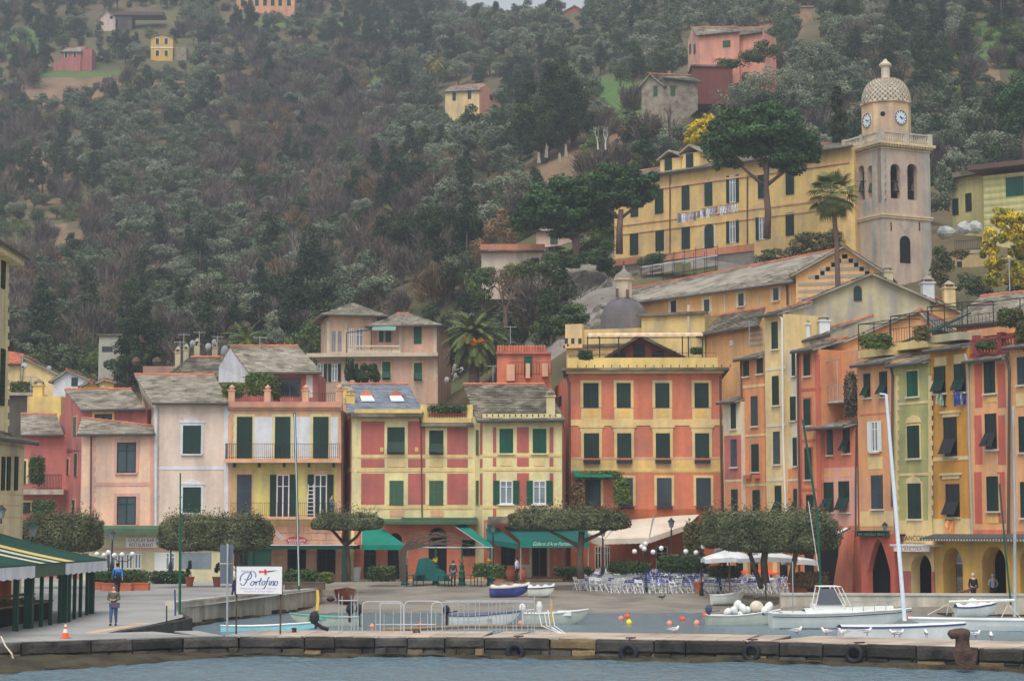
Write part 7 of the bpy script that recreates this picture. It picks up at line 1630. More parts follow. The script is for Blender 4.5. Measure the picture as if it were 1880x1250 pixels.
# ---- stacked folding chairs
def chair_mb(seat_mi):
 m=MB()
 for s_ in (-.2,.2):
  m.tube([(s_,.22,0),(s_,-.2,.86)],.021,4);m.tube([(s_,-.24,0),(s_,.2,.47)],.021,4)
 for k in range(4):m.box(-.2,.2,-.16+k*.09,-.1+k*.09,.44,.46,seat_mi)
 for k in range(2):m.obox((-.2,-.14-.045*k,.66+.1*k),(.4,0,0),(0,-.03,.07),(0,-.012,-.004),seat_mi)
 m.tube([(-.2,.22,.05),(.2,.22,.05)],.012,4);return m
M_chw=mat('white_chair_paint',(216,218,222),rough=.5,var=.03);M_chb=mat('blue_chair_canvas',(62,82,158),rough=.7,var=.08);M_chr=mat('red_table_paint',(206,82,62),rough=.6,var=.08);M_chg=mat('green_chair_paint',(28,72,62),rough=.6)
chs=[chair_mb(0).build('folding_chair',[M_chw,M_chw]),chair_mb(1).build('folding_chair',[M_chw,M_chb]),chair_mb(0).build('folding_chair',[M_chg,M_chg])]
lb=['white folding chair among the packed rows on the piazza','white folding chair with blue slats among the packed rows','dark green folding chair at the back of the packed rows'];gp_=['white folding chairs','blue and white folding chairs','green folding chairs']
for o,a,b_ in zip(chs,lb,gp_):tag(o,a,'chair',b_)
used=set();n=0
for row in range(7):
 for c_ in range(41):
  px=1060+c_*9.75+(row%2)*5;y=1089-row*4.2+rnd(-.6,.6)-(1086-1066)*max(0,(1140-px)/140)*(.55 if row<6 else .1)
  if row>=6:k=2
  else:k=0 if rnd(0,1)<(.8 if px<1180 else .42)else 1
  if 1276<px<1291 and row<2:continue
  p=gp(px,y);o=chs[k]if k not in used else chs[k].copy()
  if k in used:C.objects.link(o)
  used.add(k);n+=1;s_=rnd(.98,1.1);place(o,p,rnd(-.35,.35)+(math.pi if rnd(0,1)<.35 else 0)+.4,sc=(s_,s_,s_))
def rtab(x,y,i,th_):
 p=gp(x,y);m=MB();m.obox((-.5,0,.98),(1.0,0,0),(0,.7,th_+.15),(0,0,.05));
 for s_ in (-.3,.3):m.tube([(s_,.05,0),(s_,.6,.98)],.018,4,1);m.tube([(s_,.6,0),(s_,.05,.98)],.018,4,1)
 o=m.build('folding_table',[M_chr,M_chw]);o.location=p;tag(o,'red-topped folding table among the stacked chairs under the parasols','table','red folding tables')
for i,(x,y)in enumerate(((1318,1078),(1330,1080),(1342,1081),(1354,1083),(1360,1080),(1402,1080),(1412,1083),(1420,1080))):rtab(x,y,i,rnd(-.1,.1))
# ---- poles
def spole(label,pts_,D,r,m_,name='pole',Db=None):
 P_=[at(x,y,D)for x,y in pts_];m=MB();m.tube(P_,r,7);return tag(m.build(name,m_,loc=P_[-1]),label,'pole')
spole('thin dark green flagpole in front of the pale pink house',[(331,868),(331,960)],92,.035,M_gpole);m=MB()
o=spole('tall green mast on the slipway wall before the balcony house',[(541,758),(546,940),(549,1082)],116,.07,M_gpole);o=spole('slim pale rope pole beside the tall green mast',[(541,760),(549,1075)],115.5,.025,M_white)
spole('lower thicker green flagpole section',[(331,955),(330,1132)],92,.065,M_gpole);spole('leaning dark spar before the red orange house',[(1474,770),(1500,940),(1507,1084)],110,.07,M_gpole);spole('slack white stay beside the leaning spar',[(1484,920),(1503,1048)],109,.02,M_white)
spole('leaning dark green pole by the right sailing boat',[(1835,888),(1850,1050),(1856,1110)],100,.05,M_gpole)
# ---- welcome sign on the pier
r=root('welcome_sign','white welcome sign lettered Portofino on two rusty posts','sign',tuple(at(476,1162,76)));f=Fac(433,76,519,76)
m=MB();u0,u1,z0,z1=f.rect(434,1039,518,1090);m.fbox(f,u0,u1,z0,z1,-.02,.02);bd=m.build('board',mat('sign_white',(224,228,236),rough=.4,var=.02),r);m=MB()
for a,b_,c_,d in ((u0-.03,u1+.03,z1,z1+.03),(u0-.03,u1+.03,z0-.03,z0),(u0-.03,u0,z0,z1),(u1,u1+.03,z0,z1)):m.fbox(f,a,b_,c_,d,-.03,.03)
m.build('frame',M_rust,r);m=MB()
for x in (434,515):u=f.uz(x,1100)[0];m.fbox(f,u-.03,u+.03,.74,z1,-.08,-.025)
m.build('post',M_rust,r)
def stroke(pts_,r0,m_,o=.03,name='lettering',wf=None):
 P_=[]
 n=len(pts_)
 for i in range(n-1):
  p0,p1,p2,p3=[Vector(pts_[max(0,min(n-1,i+k))]+(0,))for k in (-1,0,1,2)]
  for t in (0,.25,.5,.75):P_.append(.5*((2*p1)+(p2-p0)*t+(2*p0-5*p1+4*p2-p3)*t*t+(3*p1-p0-3*p2+p3)*t**3))
 P_.append(Vector(pts_[-1]+(0,)));mb_=MB();Q_=[f.P(*f.uz(p.x,p.y),o)for p in P_];L=[];R_=[]
 for i,q in enumerate(Q_):
  d=(Q_[min(i+1,len(Q_)-1)]-Q_[max(0,i-1)]).normalized();nn=Vector((-d.z,0,d.x));w_=r0*(.45+.75*abs(d.z));L.append(q+nn*w_);R_.append(q-nn*w_)
 mb_.grid([L,R_]);return mb_
lt=MB()
for s_ in ([(441,1070),(446,1074),(452,1068),(457,1056),(460,1052)],[(441,1066),(442,1058),(449,1051),(458,1050),(462,1054),(460,1061),(453,1064),(449,1062)],[(458,1050),(466,1049),(470,1054),(469,1059)],
[(466,1066),(462,1068),(460,1072),(463,1074),(467,1070),(466,1066)],[(467,1070),(470,1067),(470,1074)],[(470,1070),(474,1066),(476,1067)],[(480,1060),(476,1072),(479,1073)],[(475,1066),(482,1065)],[(486,1066),(482,1068),(481,1072),(484,1073),(487,1069),(486,1066)],
[(496,1059),(493,1060),(489,1072),(485,1079),(483,1079)],[(487,1067),(494,1066)],[(496,1066),(494,1073),(496,1073)],[(499,1066),(497,1074)],[(498,1069),(502,1066),(503,1068),(501,1074),(503,1073)],[(509,1066),(506,1067),(504,1072),(507,1074),(510,1069),(509,1066)]):lt.join(stroke(s_,.014,None))
lt.build('script_lettering',M_txb,bd)
text('Benvenuti a',f,443,467,1049,4,.03,mat('pale_lilac_lettering',(170,164,200)),bd,italic=.4);text('Willkommen  Bienvenue  Welcome',f,441,508,1081,3,.03,bpy.data.materials['pale_lilac_lettering'],bd,italic=.3);text('Comune di Portofino',f,448,503,1086,3,.03,bpy.data.materials['pale_lilac_lettering'],bd)
m=MB()
for P_ in ([(475,1047),(476,1051),(486,1050),(488,1048)],[(488,1048),(500,1048.5),(510,1046),(500,1047),(489,1050.5)],[(485,1044.5),(489,1044.5),(489.5,1054.5),(486,1054.5)]):m.prism([f.P(*f.uz(x,y),.03)for x,y in P_],f.n*.004)
m.build('red_emblem',mat('emblem_red',(206,70,80)),bd)
r=root('sign_back','grey pole with two grey blank sign backs on the pier','sign',tuple(at(417,1162,77)));m=MB();m.tube([at(417,1164,77),at(418,998,77)],.04,8);m.build('pole',M_galv,r);f5=Fac(404,77.1,428,77.1)
for y0,y1 in ((999,1033),(1035,1071)):m=MB();u0,u1,z0,z1=f5.rect(404,y0,428,y1);m.fbox(f5,u0,u1,z0,z1,-.03,0);m.build('panel',mat('blue_grey_panel',(92,102,114)),r)
spole('short grey post at the quay steps',[(306,1112),(306,1146)],84,.03,M_iron);spole('blue-topped white post at the end of the slipway wall',[(321,1082),(322,1130)],91,.04,mat('navy_post',(64,74,120)))
# ---- market stall
r=root('market_stall','green market stall with striped cloth roof on many green posts','market stall',tuple(atz(100,1145,.75)))
posts=[(28,1158,.10),(52,1153,.17),(75,1150,.07),(92,1147,.07),(109,1144,.07),(117,1143,.14),(125,1142,.09),(136,1138,.07),(147,1135,.07),(159,1132,.07),(167,1130,.13)]
ze=3.3;PP=[]
for x,y,w_ in posts:
 p=atz(x,y,.75);PP.append(p);m=MB();m.box(p.x-w_,p.x+w_,p.y-w_,p.y+w_,.7,ze);m.build('post',M_dgp,r)
dv=(PP[-1]-PP[0]).normalized();lf=Vector((-dv.y,dv.x,0));A,B_=PP[0]-dv*9,PP[-1]+dv*.8;A.z=B_.z=ze;
for k in range(0,11,3):
 p=PP[k]+lf*4.6;m=MB();m.box(p.x-.07,p.x+.07,p.y-.07,p.y+.07,.7,ze+1);m.build('post',M_dgp,r)
m=MB();nS=26;Lr=(B_-A).length;rt,rb_=4.55,ze
cols_={6:1,7:1,12:2,13:2,17:3,2:2}
def rp_(s_,t):p=A+dv*(Lr*s_)-lf*.5+lf*(5.2*t);p.z=rb_+(rt-rb_)*t-.08*math.sin(math.pi*t);return p
for k in range(nS):
 rows=[[rp_(k/nS,t/6)+Vector((0,0,.03*math.sin(k*1.7))),rp_((k+1)/nS,t/6)+Vector((0,0,.03*math.sin((k+1)*1.7)))]for t in range(7)];m.grid(rows,0 if k not in (12,13,15,18)else (1 if k!=18 else 2))
m.build('cloth_roof',[mat('dark_green_cloth_roof',(18,66,54),(14,58,48),var=.1),mat('cream_roof_stripe',(190,182,160)),mat('yellow_roof_stripe',(196,170,104))],r)
m=MB();E0=rp_(0,0);E1=rp_(1,0);pk=rp_(1,1)
n=22
for k in range(n):
 a,b_=E0.lerp(E1,k/n),E0.lerp(E1,(k+1)/n);h=.52;q_=proj((a+b_)/2)[0];mi_=1 if q_<58 or q_>124 else 0
 m.prism([a,b_,b_-Vector((0,0,h*.9)),(a+b_)/2-Vector((0,0,h)),a-Vector((0,0,h*.9))],-lf*.03,mi_)
m.build('valance',[mat('dull_green_valance',(74,92,76)),M_whitew],r)
m=MB()
for k in range(6):
 p0,p1=rp_(1,k/6),rp_(1,(k+1)/6);m.tube([p0,p1],.05,4)
m.tube([E0,E1],.05,5);m.build('frame',M_dgp,r)
m=MB();q=PP[0]+lf*.9-dv*.5;m.obox(Vector((q.x,q.y,1.55)),dv*11,lf*.9,(0,0,.06));m.obox(Vector((q.x,q.y,1.85))+lf*.8,dv*11,lf*.6,(0,0,.05));m.build('counter',M_wood,r)
m=MB();m.obox(Vector((q.x,q.y,.8))+lf*.1,dv*11,lf*.05,(0,0,.72));m.obox(Vector((q.x,q.y,.8))+lf*3.0,dv*3,lf*.05,(0,0,.72));m.build('counter_cloth',M_dark,r)
for i in range(6):p=q+dv*(1.5+i*1.5)+lf*.5;V,Q,T=leafcloud([(p.x,p.y,1.72,.28,.2,.14)],160,.1,i);tag(np_obj('potted_herb',V,Q,T,[L_gr[1]]),'small green plant tray on the stall counter','plant','plants on the stall counter')
f=Fac(-60,88,26,92);m=MB();u0,u1,z0,z1=f.rect(-60,1040,26,1136);m.fbox(f,0,f.W,.7,z1,-.5,0);tag(m.build('orange_kiosk',plaster('orange_red_kiosk_plaster',(186,96,70))),'orange red kiosk wall behind the stall, cut by the left edge','kiosk')
# ---- cone, bollards, tyres
p=atz(120,1171,.76);r=root('traffic_cone','orange and white traffic cone on the quay edge','traffic cone',tuple(p));M_co=mat('cone_orange',(232,92,50),var=.04);m=MB();m.box(p.x-.17,p.x+.17,p.y-.17,p.y+.17,p.z,p.z+.03);m.lathe(p,[(.13,.03),(.095,.2)],12);m.build('base',M_co,r)
for a,b_,mm in ((.2,.34,M_white),(.34,.42,M_co),(.42,.5,M_white)):m=MB();m.lathe(p,[(.13-a*.19,a),(.13-b_*.19,b_)],12);m.build('band',mm,r)
def torus(mb,R_,r_,n=22,k=8):
 mb.grid([[((R_+r_*math.cos(2*math.pi*j/k))*math.cos(2*math.pi*i/n),r_*math.sin(2*math.pi*j/k),(R_+r_*math.cos(2*math.pi*j/k))*math.sin(2*math.pi*i/n))for j in range(k)]for i in range(n+1)],closed=True)
M_rub2=mat('black_rubber',(32,36,42),rough=.6,var=.15)
for i,(x,y,s_)in enumerate(((945,1194,1),(1151,1195,1),(1377,1194,.92),(1567,1197,.95))):
 P_,d=None,None
 for q in range(400):
  P_,d=pier_pt(PL*q/400)
  if proj(P_)[0]>=x:break
 nn=Vector((-d.y,d.x,0));m=MB();torus(m,.27*s_,.095*s_);o=m.build('tyre_fender',M_rub2,smooth=True);z=HC-(y-YH)/F*(P_.y-.2);o.location=P_-nn*.17+Vector((0,0,z));o.rotation_euler=(0,0,math.atan2(d.y,d.x));tag(o,['black tyre fender at the left on the pier face','second black tyre fender from the left on the pier','third black tyre fender from the left on the pier','rightmost black tyre fender on the pier face'][i],'tyre','tyre fenders on the pier')
 m=MB();m.tube([P_-nn*.1+Vector((0,0,z+.25)),P_+nn*.02+Vector((0,0,.78)),P_+nn*.4+Vector((.15,0,.78)),P_+nn*.35+Vector((-.2,0,.78))],.025,5);tag(m.build('mooring_ring_chain',M_rust),['rusty chain of the leftmost tyre','rusty chain of the second tyre','rusty chain of the third tyre','rusty chain of the rightmost tyre'][i],'chain')
p=at(1772,1205,66.2);r=root('mooring_bollard','big rusty iron bollard with a hooked horn on the pier','bollard',(p.x,p.y,.7));m=MB();b0=Vector((p.x,p.y+.35,.74));m.lathe(b0,[(.34,-.1),(.31,0),(.25,.06),(.23,.25),(.24,.42),(.27,.52),(.22,.64),(.08,.69)],14);m.build('body',M_rust,r,smooth=True)
m=MB();m.tube([b0+Vector((.05,0,.5)),b0+Vector((-.22,-.05,.52)),b0+Vector((-.4,-.08,.48)),b0+Vector((-.46,-.08,.44))],[.2,.17,.16,.1],10);m.build('horn',M_rust,r,smooth=True)
m=MB();m.prism([(b0.x-.45,b0.y-.4,.72),(b0.x+.42,b0.y-.4,.72),(b0.x+.3,b0.y-.4,.2),(b0.x+.05,b0.y-.4,.14),(b0.x-.3,b0.y-.4,.3)],(0,.12,0));m.build('rust_stain',M_rust,r)  # flat shape for the rust stain on the pier face below the bollard
def small(mb,name,label,cat,m_,loc,rz=0,group=None):o=mb.build(name,m_);o.location=loc;o.rotation_euler=(0,0,rz);return tag(o,label,cat,group)
m=MB();m.lathe((0,0,0),[(.1,0),(.08,.1),(.12,.14),(.05,.18)],8);small(m,'small_bollard','small rusty bollard on the pier right of the sign','bollard',M_rust,atz(540,1160,.76))
m=MB();torus(m,.12,.03);o=small(m,'iron_ring','rusty iron ring lying on the pier','ring',M_rust,atz(765,1159,.8));o.rotation_euler=(1.2,0,0)
m=MB();m.tube([at(2,1168,70.5),at(10,1185,70),at(22,1200,69.6),at(26,1218,69.6)],.03,5);tag(m.build('mooring_rope',M_ivory),'pale rope hanging over the quay at the left edge','rope')
# ---- pier railings and gangway hoops
def hoop(label,x0,x1,yt,yb,D,r0=.02,curved=True,m_=M_galv):
 a,b_,c_,d=at(x0,yb,D),at(x0,yt,D),at(x1,yt,D),at(x1,yb,D);m=MB();q=(c_-b_)*.12;h=Vector((0,0,-.16))
 if curved:m.tube([a,b_+h,b_+h*.3+q*.3,b_+q,c_-q,c_+h*.3-q*.3,c_+h,d],r0,6)
 else:m.tube([a,b_],r0,6);m.tube([b_,c_],r0,6);m.tube([c_,d],r0,6)
 return m
for i,(x0,x1,yt,c_)in enumerate(((665,741,1104,1),(698,736,1107,0),(742,812,1103,1),(792,860,1105,1))):
 tag(hoop('',x0,x1,yt,1160,76.5-i*.2,curved=bool(c_)).build('gangway_rail',mat('pale_steel_tube',(176,180,184),rough=.4)),['leftmost curved white gangway rail on the pier','inner straight gangway rail inside the first curved one','middle curved white gangway rail','right curved gangway rail joining the fence'][i],'railing')
def gate(label,xs_,yt,yb,D,bars,top=True):
 m=MB()
 for x in xs_:m.tube([at(x,yb,D),at(x,yt+rnd(-5,4),D)],.018,5)
 for y in bars:m.tube([at(xs_[0],y,D),at(xs_[-1],y,D)],.022,5)
 return tag(m.build('metal_fence',M_galv),label,'fence')
gate('metal frame tower at the left end of the pier railings',(622,628,645,650,657),1092,1162,76,(1132,1102));gate('long thin metal fence standing along the pier',[817,830,841,852,860,873,880,897,903,911,918,925,930,942,948,958,969,976,981],1106,1160,75.8,(1103,1105));gate('low row of thin posts between the gangway rails',[690,705,722,755,772,785,800],1122,1160,75.6,(1146,))
gate('pair of metal posts hung with ropes right of the fence',(981,1011),1096,1162,75.6,(1158,))
m=MB()
for k,(a,b_)in enumerate(((990,1028),(1000,1034),(1014,1038),(1006,1030))):m.tube([at(a,1128-k*3,76),at(a+4,1148,75.8),at(b_,1162,75.5)],.018,4)
tag(m.build('white_hoses',M_white),'white hoses hanging at the right end of the pier fence','hose')
m=MB();m.tube([at(1013,1100,76),at(1012,1120,76),at(1014,1140,76)],.05,5);tag(m.build('yellow_rope',mat('yellow_rope_fibre',(190,160,60))),'yellow rope hanging over the moored boat','rope')
m=MB();m.tube([at(583,1085,112),at(584,1100,111),at(582,1122,110)],.09,6);tag(m.build('yellow_net',bpy.data.materials['yellow_rope_fibre']),'yellow net hanging on the slipway wall end','net')
m=MB();m.tube([at(700,1156,78.5),at(860,1149,79),at(1012,1150,79)],.07,7);tag(m.build('floating_boom',M_wood),'long brown wooden boom lying behind the pier','boom')
# ---- boats
def hull_mb(L,B_,H,dr=.22,sheer=.25,stern=.8,n=16,inner=True,bowp=2.4):
 m=MB();out=[];inn=[]
 def sec(t,k):
  bw=B_/2*max(.03,(1-t**bowp))*(stern+(1-stern)*min(1,t*2.5))*k;kz=-dr*(1-t**5)+(H*.55*t**8);gzz=H-dr+sheer*t**2+.25*sheer*(1-t)**2
  r_=[]
  for j in range(13):
   s_=-1+2*j/12;a=abs(s_);y=bw*math.copysign(a**.6,s_)if a>0 else 0;r_.append(((t-.5)*L+(.06*L*t*a**2 if t>.8 else 0),y,(kz if k==1 else kz+.1)+(gzz-kz-(0 if k==1 else .1))*a**2.6))
  return r_
 for i in range(n+1):t=i/n;out.append(sec(t,1));inn.append(sec(min(.985,t*.97+.012),.92))
 m.grid(out,0)
 m.add(out[0],[tuple(range(13))],0)
 if inner:
  m.grid([r_[::-1]for r_ in inn],1);m.grid([[o_[0],i_[0]]for o_,i_ in zip(out,inn)],2);m.grid([[i_[-1],o_[-1]]for o_,i_ in zip(out,inn)],2)
  m.add([out[0][0],inn[0][0],inn[0][-1],out[0][-1]],[(0,1,2,3)],2)
 return m,out,inn
def motor(r_,x,z,m_=None,up=.0):
 m=MB();m.ball((x-.12,0,z+.42),.2,10,.9,.75,1.25);m.box(x-.16,x-.04,-.06,.06,z-.5,z+.25);m.box(x-.3,x+.02,-.03,.03,z-.45,z-.38);m.tube([(x+.02,0,z+.3),(x+.45,0,z+.36)],.03,5)
 if up:m.xf(Matrix.Translation((x,0,z))@Matrix.Rotation(up,4,'Y')@Matrix.Translation((-x,0,-z)))
 m.build('outboard_motor',m_ or M_rub2,r_)
M_hw=mat('boat_white_gelcoat',(214,216,212),(196,200,196),rough=.35,var=.05,streak=.12);M_hgr=mat('pale_grey_green_hull',(186,192,178),(166,172,160),rough=.45,var=.06,streak=.15);M_hbl=mat('blue_boat_paint',(58,66,132),(80,96,160),rough=.5,var=.1,mixs=2);M_hbr=mat('varnished_wood',(132,66,46),(110,54,40),rough=.3,var=.12);M_hg=mat('sea_green_boat_paint',(96,160,142),rough=.5,var=.08);M_in=mat('boat_interior_grey',(170,172,168),var=.08);M_navy=mat('navy_trim',(64,78,120))
def boat(name,label,loc,rz,L,B_,H,mats,cat='boat',dr=.22,roll=0,pitch=0,**k):
 r_=root(name,label,cat,(0,0,0));m,out,inn=hull_mb(L,B_,H,dr,**k);m.build('hull',mats,r_,smooth=False)
 m=MB();m.tube([o_[0]for o_ in out],.035,5);m.tube([o_[-1]for o_ in out],.035,5);m.tube([out[0][0],out[0][-1]],.03,5);m.build('gunwale',mats[-1],r_)
 r_.location=loc;r_.rotation_euler=(roll,pitch,rz);return r_,out,inn
def benches(r_,L,B_,z,xs_,m_=None):
 for x in xs_:m=MB();m.box(x-.12,x+.12,-B_*.4,B_*.4,z,z+.03);m.build('bench',m_ or M_wood,r_)
def cover(r_,out,m_,bump_=.12):
 m=MB();rows=[]
 for i,o_ in enumerate(out):
  a,b_=Vector(o_[0]),Vector(o_[-1]);rows.append([a.lerp(b_,j/6)+Vector((0,(j/6-.5)*.06,.04+bump_*math.sin(math.pi*j/6)*(1+.5*math.sin(i*1.3))))for j in range(7)])
 m.grid(rows);m.build('cover',m_,r_)
p=gp(934,1096);r,o_,i_=boat('rowing_boat','blue and white wooden rowing boat with pale cover on the slipway',p+Vector((0,0,.12)),math.radians(8),2.35,1.1,.55,[M_hbl,M_in,M_white],dr=.1,roll=.05,sheer=.2);cover(r,o_,M_beig,.1)
p=gp(993,1096);r,o_,i_=boat('rowing_boat','small white boat under a pale tarpaulin beside the blue one',p+Vector((0,0,.12)),math.radians(-10),1.55,1.0,.5,[M_hw,M_in,M_iron],dr=.1,sheer=.12);cover(r,o_,M_whitew,.14)
p=gp(1030,1064);r,o_,i_=boat('rowing_boat','white boat with blue canvas drawn up before the gallery',p+Vector((0,0,.3)),math.radians(15),2.2,1.0,.6,[M_hw,M_in,M_hbl],dr=.2,sheer=.3);cover(r,o_,M_hbl,.05)
p=gp(634,1108);r,o_,i_=boat('motor_boat','varnished brown boat seen bow-on at the slipway',p+Vector((0,0,.25)),math.radians(-82),3.0,1.45,.75,[M_hbr,M_in,M_hbr],dr=.25);m=MB();m.box(-.2,.9,-.5,.5,.42,.48);m.build('deck',M_hbr,r)
p=gp(607,1104);m=MB();m.ball((0,0,.15),.2,8,1.4,1,.7);small(m,'brown_crate','small brown bundle left of the varnished boat','bundle',M_rust,p)
r,o_,i_=boat('motor_boat','white open skiff with blue trim and black outboard behind the pier fence',(at(886,1142,99.5).x,100,.02),math.radians(6),3.4,1.35,.62,[M_hw,M_in,M_navy]);benches(r,3.4,1.35,.25,(-.8,.3));motor(r,-1.7,.3)
r,o_,i_=boat('motor_boat','grey white boat with white console moored right of the fence',(at(1018,1141,101).x,101,.02),math.radians(4),3.1,1.3,.68,[M_hgr,M_in,M_hw]);m=MB();m.box(.1,.8,-.42,.42,.4,.6);m.box(.15,.75,-.36,.36,.6,.64);m.build('console',M_white,r);motor(r,-1.5,.35,M_white)
m=MB();m.lathe((-.75,.1,.35),[(.12,0),(.16,.5),(.1,.75)],8);m.build('seat',M_white,r)
r,o_,i_=boat('motor_boat','cream and sea green boat at the slipway wall, left',(at(597,1146,98).x,98.5,.02),math.radians(186),3.2,1.3,.6,[M_hgr,M_in,M_hg]);benches(r,3.2,1.3,.28,(-.3,.6));motor(r,-1.5,.4);m=MB();m.box(-.4,.9,-.5,.5,.3,.45);m.build('green_cover',M_hg,r)
r,o_,i_=boat('motor_boat','open grey boat heaped with white fenders',(at(1362,1143,100).x,100,.0),math.radians(5),3.5,1.35,.62,[M_hgr,M_in,M_hw],sheer=.35);motor(r,-1.55,.35,mat('dark_blue_grey_cowl',(66,76,92),rough=.35));m=MB();m.box(-1.3,-.95,-.3,.3,.32,.42);m.build('red_box',M_chr,r)
bl=r.location.copy()
for i,(x,y,rr_,sz_)in enumerate(((1336,1124,.2,1.3),(1348,1122,.2,1.4),(1354,1112,.22,1.5),(1364,1117,.2,1.5),(1372,1120,.18,1.2),(1389,1115,.36,1.0),(1404,1120,.2,1.2),(1411,1115,.22,1.5),(1385,1126,.19,1.1),(1360,1127,.17,1.0))):
 m=MB();m.ball((0,0,0),rr_,12,1,1,sz_);m.lathe((0,0,-rr_*sz_-.03),[(.06,0),(.06,.08)],8,1);o=m.build('fender',[M_hw if i!=5 else M_ivory,M_navy],smooth=True);o.location=at(x,y,100+(i%3)*.15-.1);o.rotation_euler=(rnd(-.9,.9),rnd(-.9,.9),0)
 tag(o,'white boat fender in the heap in the grey boat' if i!=5 else 'largest round grey white buoy in the fender heap','fender','fenders heaped in the grey boat')
p=gp(1335,1111);r,o_,i_=boat('rowing_boat','small white dinghy with wavy top lying on the slipway',p+Vector((0,0,.16)),math.radians(12),1.9,1.0,.5,[M_hw,M_in,M_white],dr=.12,sheer=.3)
m=MB();m.prism([(0,-.35,.42),(.5,-.3,.62),(.85,-.1,.5),(.6,.3,.5)],(0,0,.05));m.build('bow_cover',M_white,r)
r,o_,i_=boat('motor_cruiser','long white motorboat with steel windscreen frame at the quay',(at(1540,1150,96).x,96.5,.0),math.radians(0),6.4,2.1,.95,[M_hw,M_in,M_hw],dr=.3,sheer=.3,stern=.85,bowp=3.2,n=20)
m=MB();m.grid([[(-1.6+4.3*i/8,(j/4-.5)*1.7*(1-(i/8)**3*.75),.74+.22*math.sin(math.pi*j/4)+.12*i/8)for j in range(5)]for i in range(9)]);m.build('foredeck',M_hw,r)
m=MB();m.box(-1.2,.3,-.6,.6,.85,1.15);m.box(-2.7,-1.3,-.75,.75,.62,.8);m.build('cabin',M_white,r);m=MB()
for sy in (-.65,.65):m.tube([(-1.1,sy,1.1),(-.9,sy,2.0)],.025,5);m.tube([(.2,sy,1.1),(-.25,sy,2.0)],.025,5);m.tube([(.55,sy,1.1),(.15,sy,1.95)],.025,5);m.tube([(-.95,sy,2.0),(.1,sy,2.0)],.025,5)
m.tube([(-.9,-.65,2.0),(-.9,.65,2.0)],.025,5);m.tube([(.1,-.65,2.0),(.1,.65,2.0)],.025,5);m.build('windscreen_frame',M_white,r);m=MB();m.prism([(-1.05,-.66,1.15),(.15,-.66,1.15),(-.1,-.66,1.9),(-.9,-.66,1.9)],(0,.02,0));m.build('windscreen',mat('smoked_glass',(96,98,104),rough=.15),r)
m=MB();m.tube([(.6,-.75,1.25),(2.9,-.25,1.35)],.02,4);m.tube([(.6,.75,1.25),(2.9,.25,1.35)],.02,4)
for k in range(5):x=.6+k*.55;m.tube([(x,-.78+k*.12,.85),(x+.06,-.74+k*.12,1.27)],.018,4)
m.tube([(-2.2,-.7,.8),(-2.2,-.7,3.2)],.03,5);m.build('rail',M_galv,r);m=MB();m.tube([o_[j][0]if False else (o_[j][0][0],o_[j][0][1]-.02,o_[j][0][2]-.14)for j in range(len(o_))],.022,4);m.build('rub_strip',M_iron,r)
m=MB();m.tube([(o_[j][1][0],o_[j][1][1]*1.0-.0,-.0)for j in range(1,18)],.04,4);m.build('waterline_stripe',M_iron,r)
r,o_,i_=boat('sailing_boat','low white sloop hull moored right behind the pier under the leaning mast',(at(1655,1170,77).x,77.4,.02),math.radians(6),4.7,1.5,1.12,[M_hw,M_hw,M_navy],dr=.2,sheer=.12,stern=.5)
m=MB();m.grid([[(o__[0][0],o__[0][1]+(o__[-1][1]-o__[0][1])*j/4,o__[0][2]+.1*math.sin(math.pi*j/4))for j in range(5)]for o__ in o_]);m.build('deck',M_hw,r)
a,b_=at(1661,1139,77.4),at(1627,724,77.6);m=MB();m.tube([a,a.lerp(b_,.5),b_],[.085,.08,.06],8);m.tube([b_,b_+Vector((-.25,0,.03))],.04,5);m.xf(r.matrix_world.inverted()if False else Matrix.Identity(4));
BASE[r.name]=Vector((0,0,0));MW=(Matrix.Translation(r.location)@r.rotation_euler.to_matrix().to_4x4()).inverted();m.xf(MW);m.build('mast',mat('pale_blue_mast_paint',(196,208,220),rough=.35),r)
r,o_,i_=boat('sailing_boat','white racing sloop with long boom at the right edge',(at(1830,1150,94).x,94,.0),math.radians(180),7.4,1.9,.72,[M_hw,M_hw,M_hw],dr=.22,sheer=.08,stern=.5,n=18,bowp=2.0)
m=MB();m.grid([[(q[0][0],q[0][1]+(q[-1][1]-q[0][1])*j/4,q[0][2]+.08*math.sin(math.pi*j/4))for j in range(5)]for q in o_]);m.build('deck',M_hw,r)
MW=(Matrix.Translation(r.location)@r.rotation_euler.to_matrix().to_4x4()).inverted()
m=MB();m.tube([at(1863,1132,94),at(1863,940,94.2),at(1860,745,94.4)],[.085,.08,.06],8);m.xf(MW);m.build('mast',M_galv,r);m=MB();m.tube([at(1742,1104,94),at(1863,1101,94)],.06,7);m.xf(MW);m.build('boom',M_white,r)
m=MB()
for A_,B2 in (((1703,1128),(1742,1108)),((1742,1108),(1738,1128)),((1742,1108),(1756,1128)),((1850,1110),(1830,1150)),((1852,1110),(1880,1140))):m.tube([at(*A_,93.9),at(*B2,93.9)],.02,4)
m.xf(MW);m.build('rigging',M_ivory,r)
r,o_,i_=boat('rowing_boat','upturned white tender with blue covered outboard behind the racing sloop',(at(1790,1128,99).x,99,.5),math.radians(0),1.9,1.1,.45,[M_hw,M_in,M_hbl],dr=.1);cover(r,o_,M_white,.12);m=MB();m.ball((-.1,0,.62),.24,8,1.2,.8,1.0);m.build('covered_motor',M_hw,r)
r,o_,i_=boat('kayak','pale turquoise kayak floating behind the sign posts',(at(490,1155,93).x,93,.02),math.radians(-3),4.3,.7,.3,[mat('turquoise_gelcoat',(150,210,226),(200,220,226),rough=.4,mixs=.4),M_in,M_white],dr=.1,stern=.2)
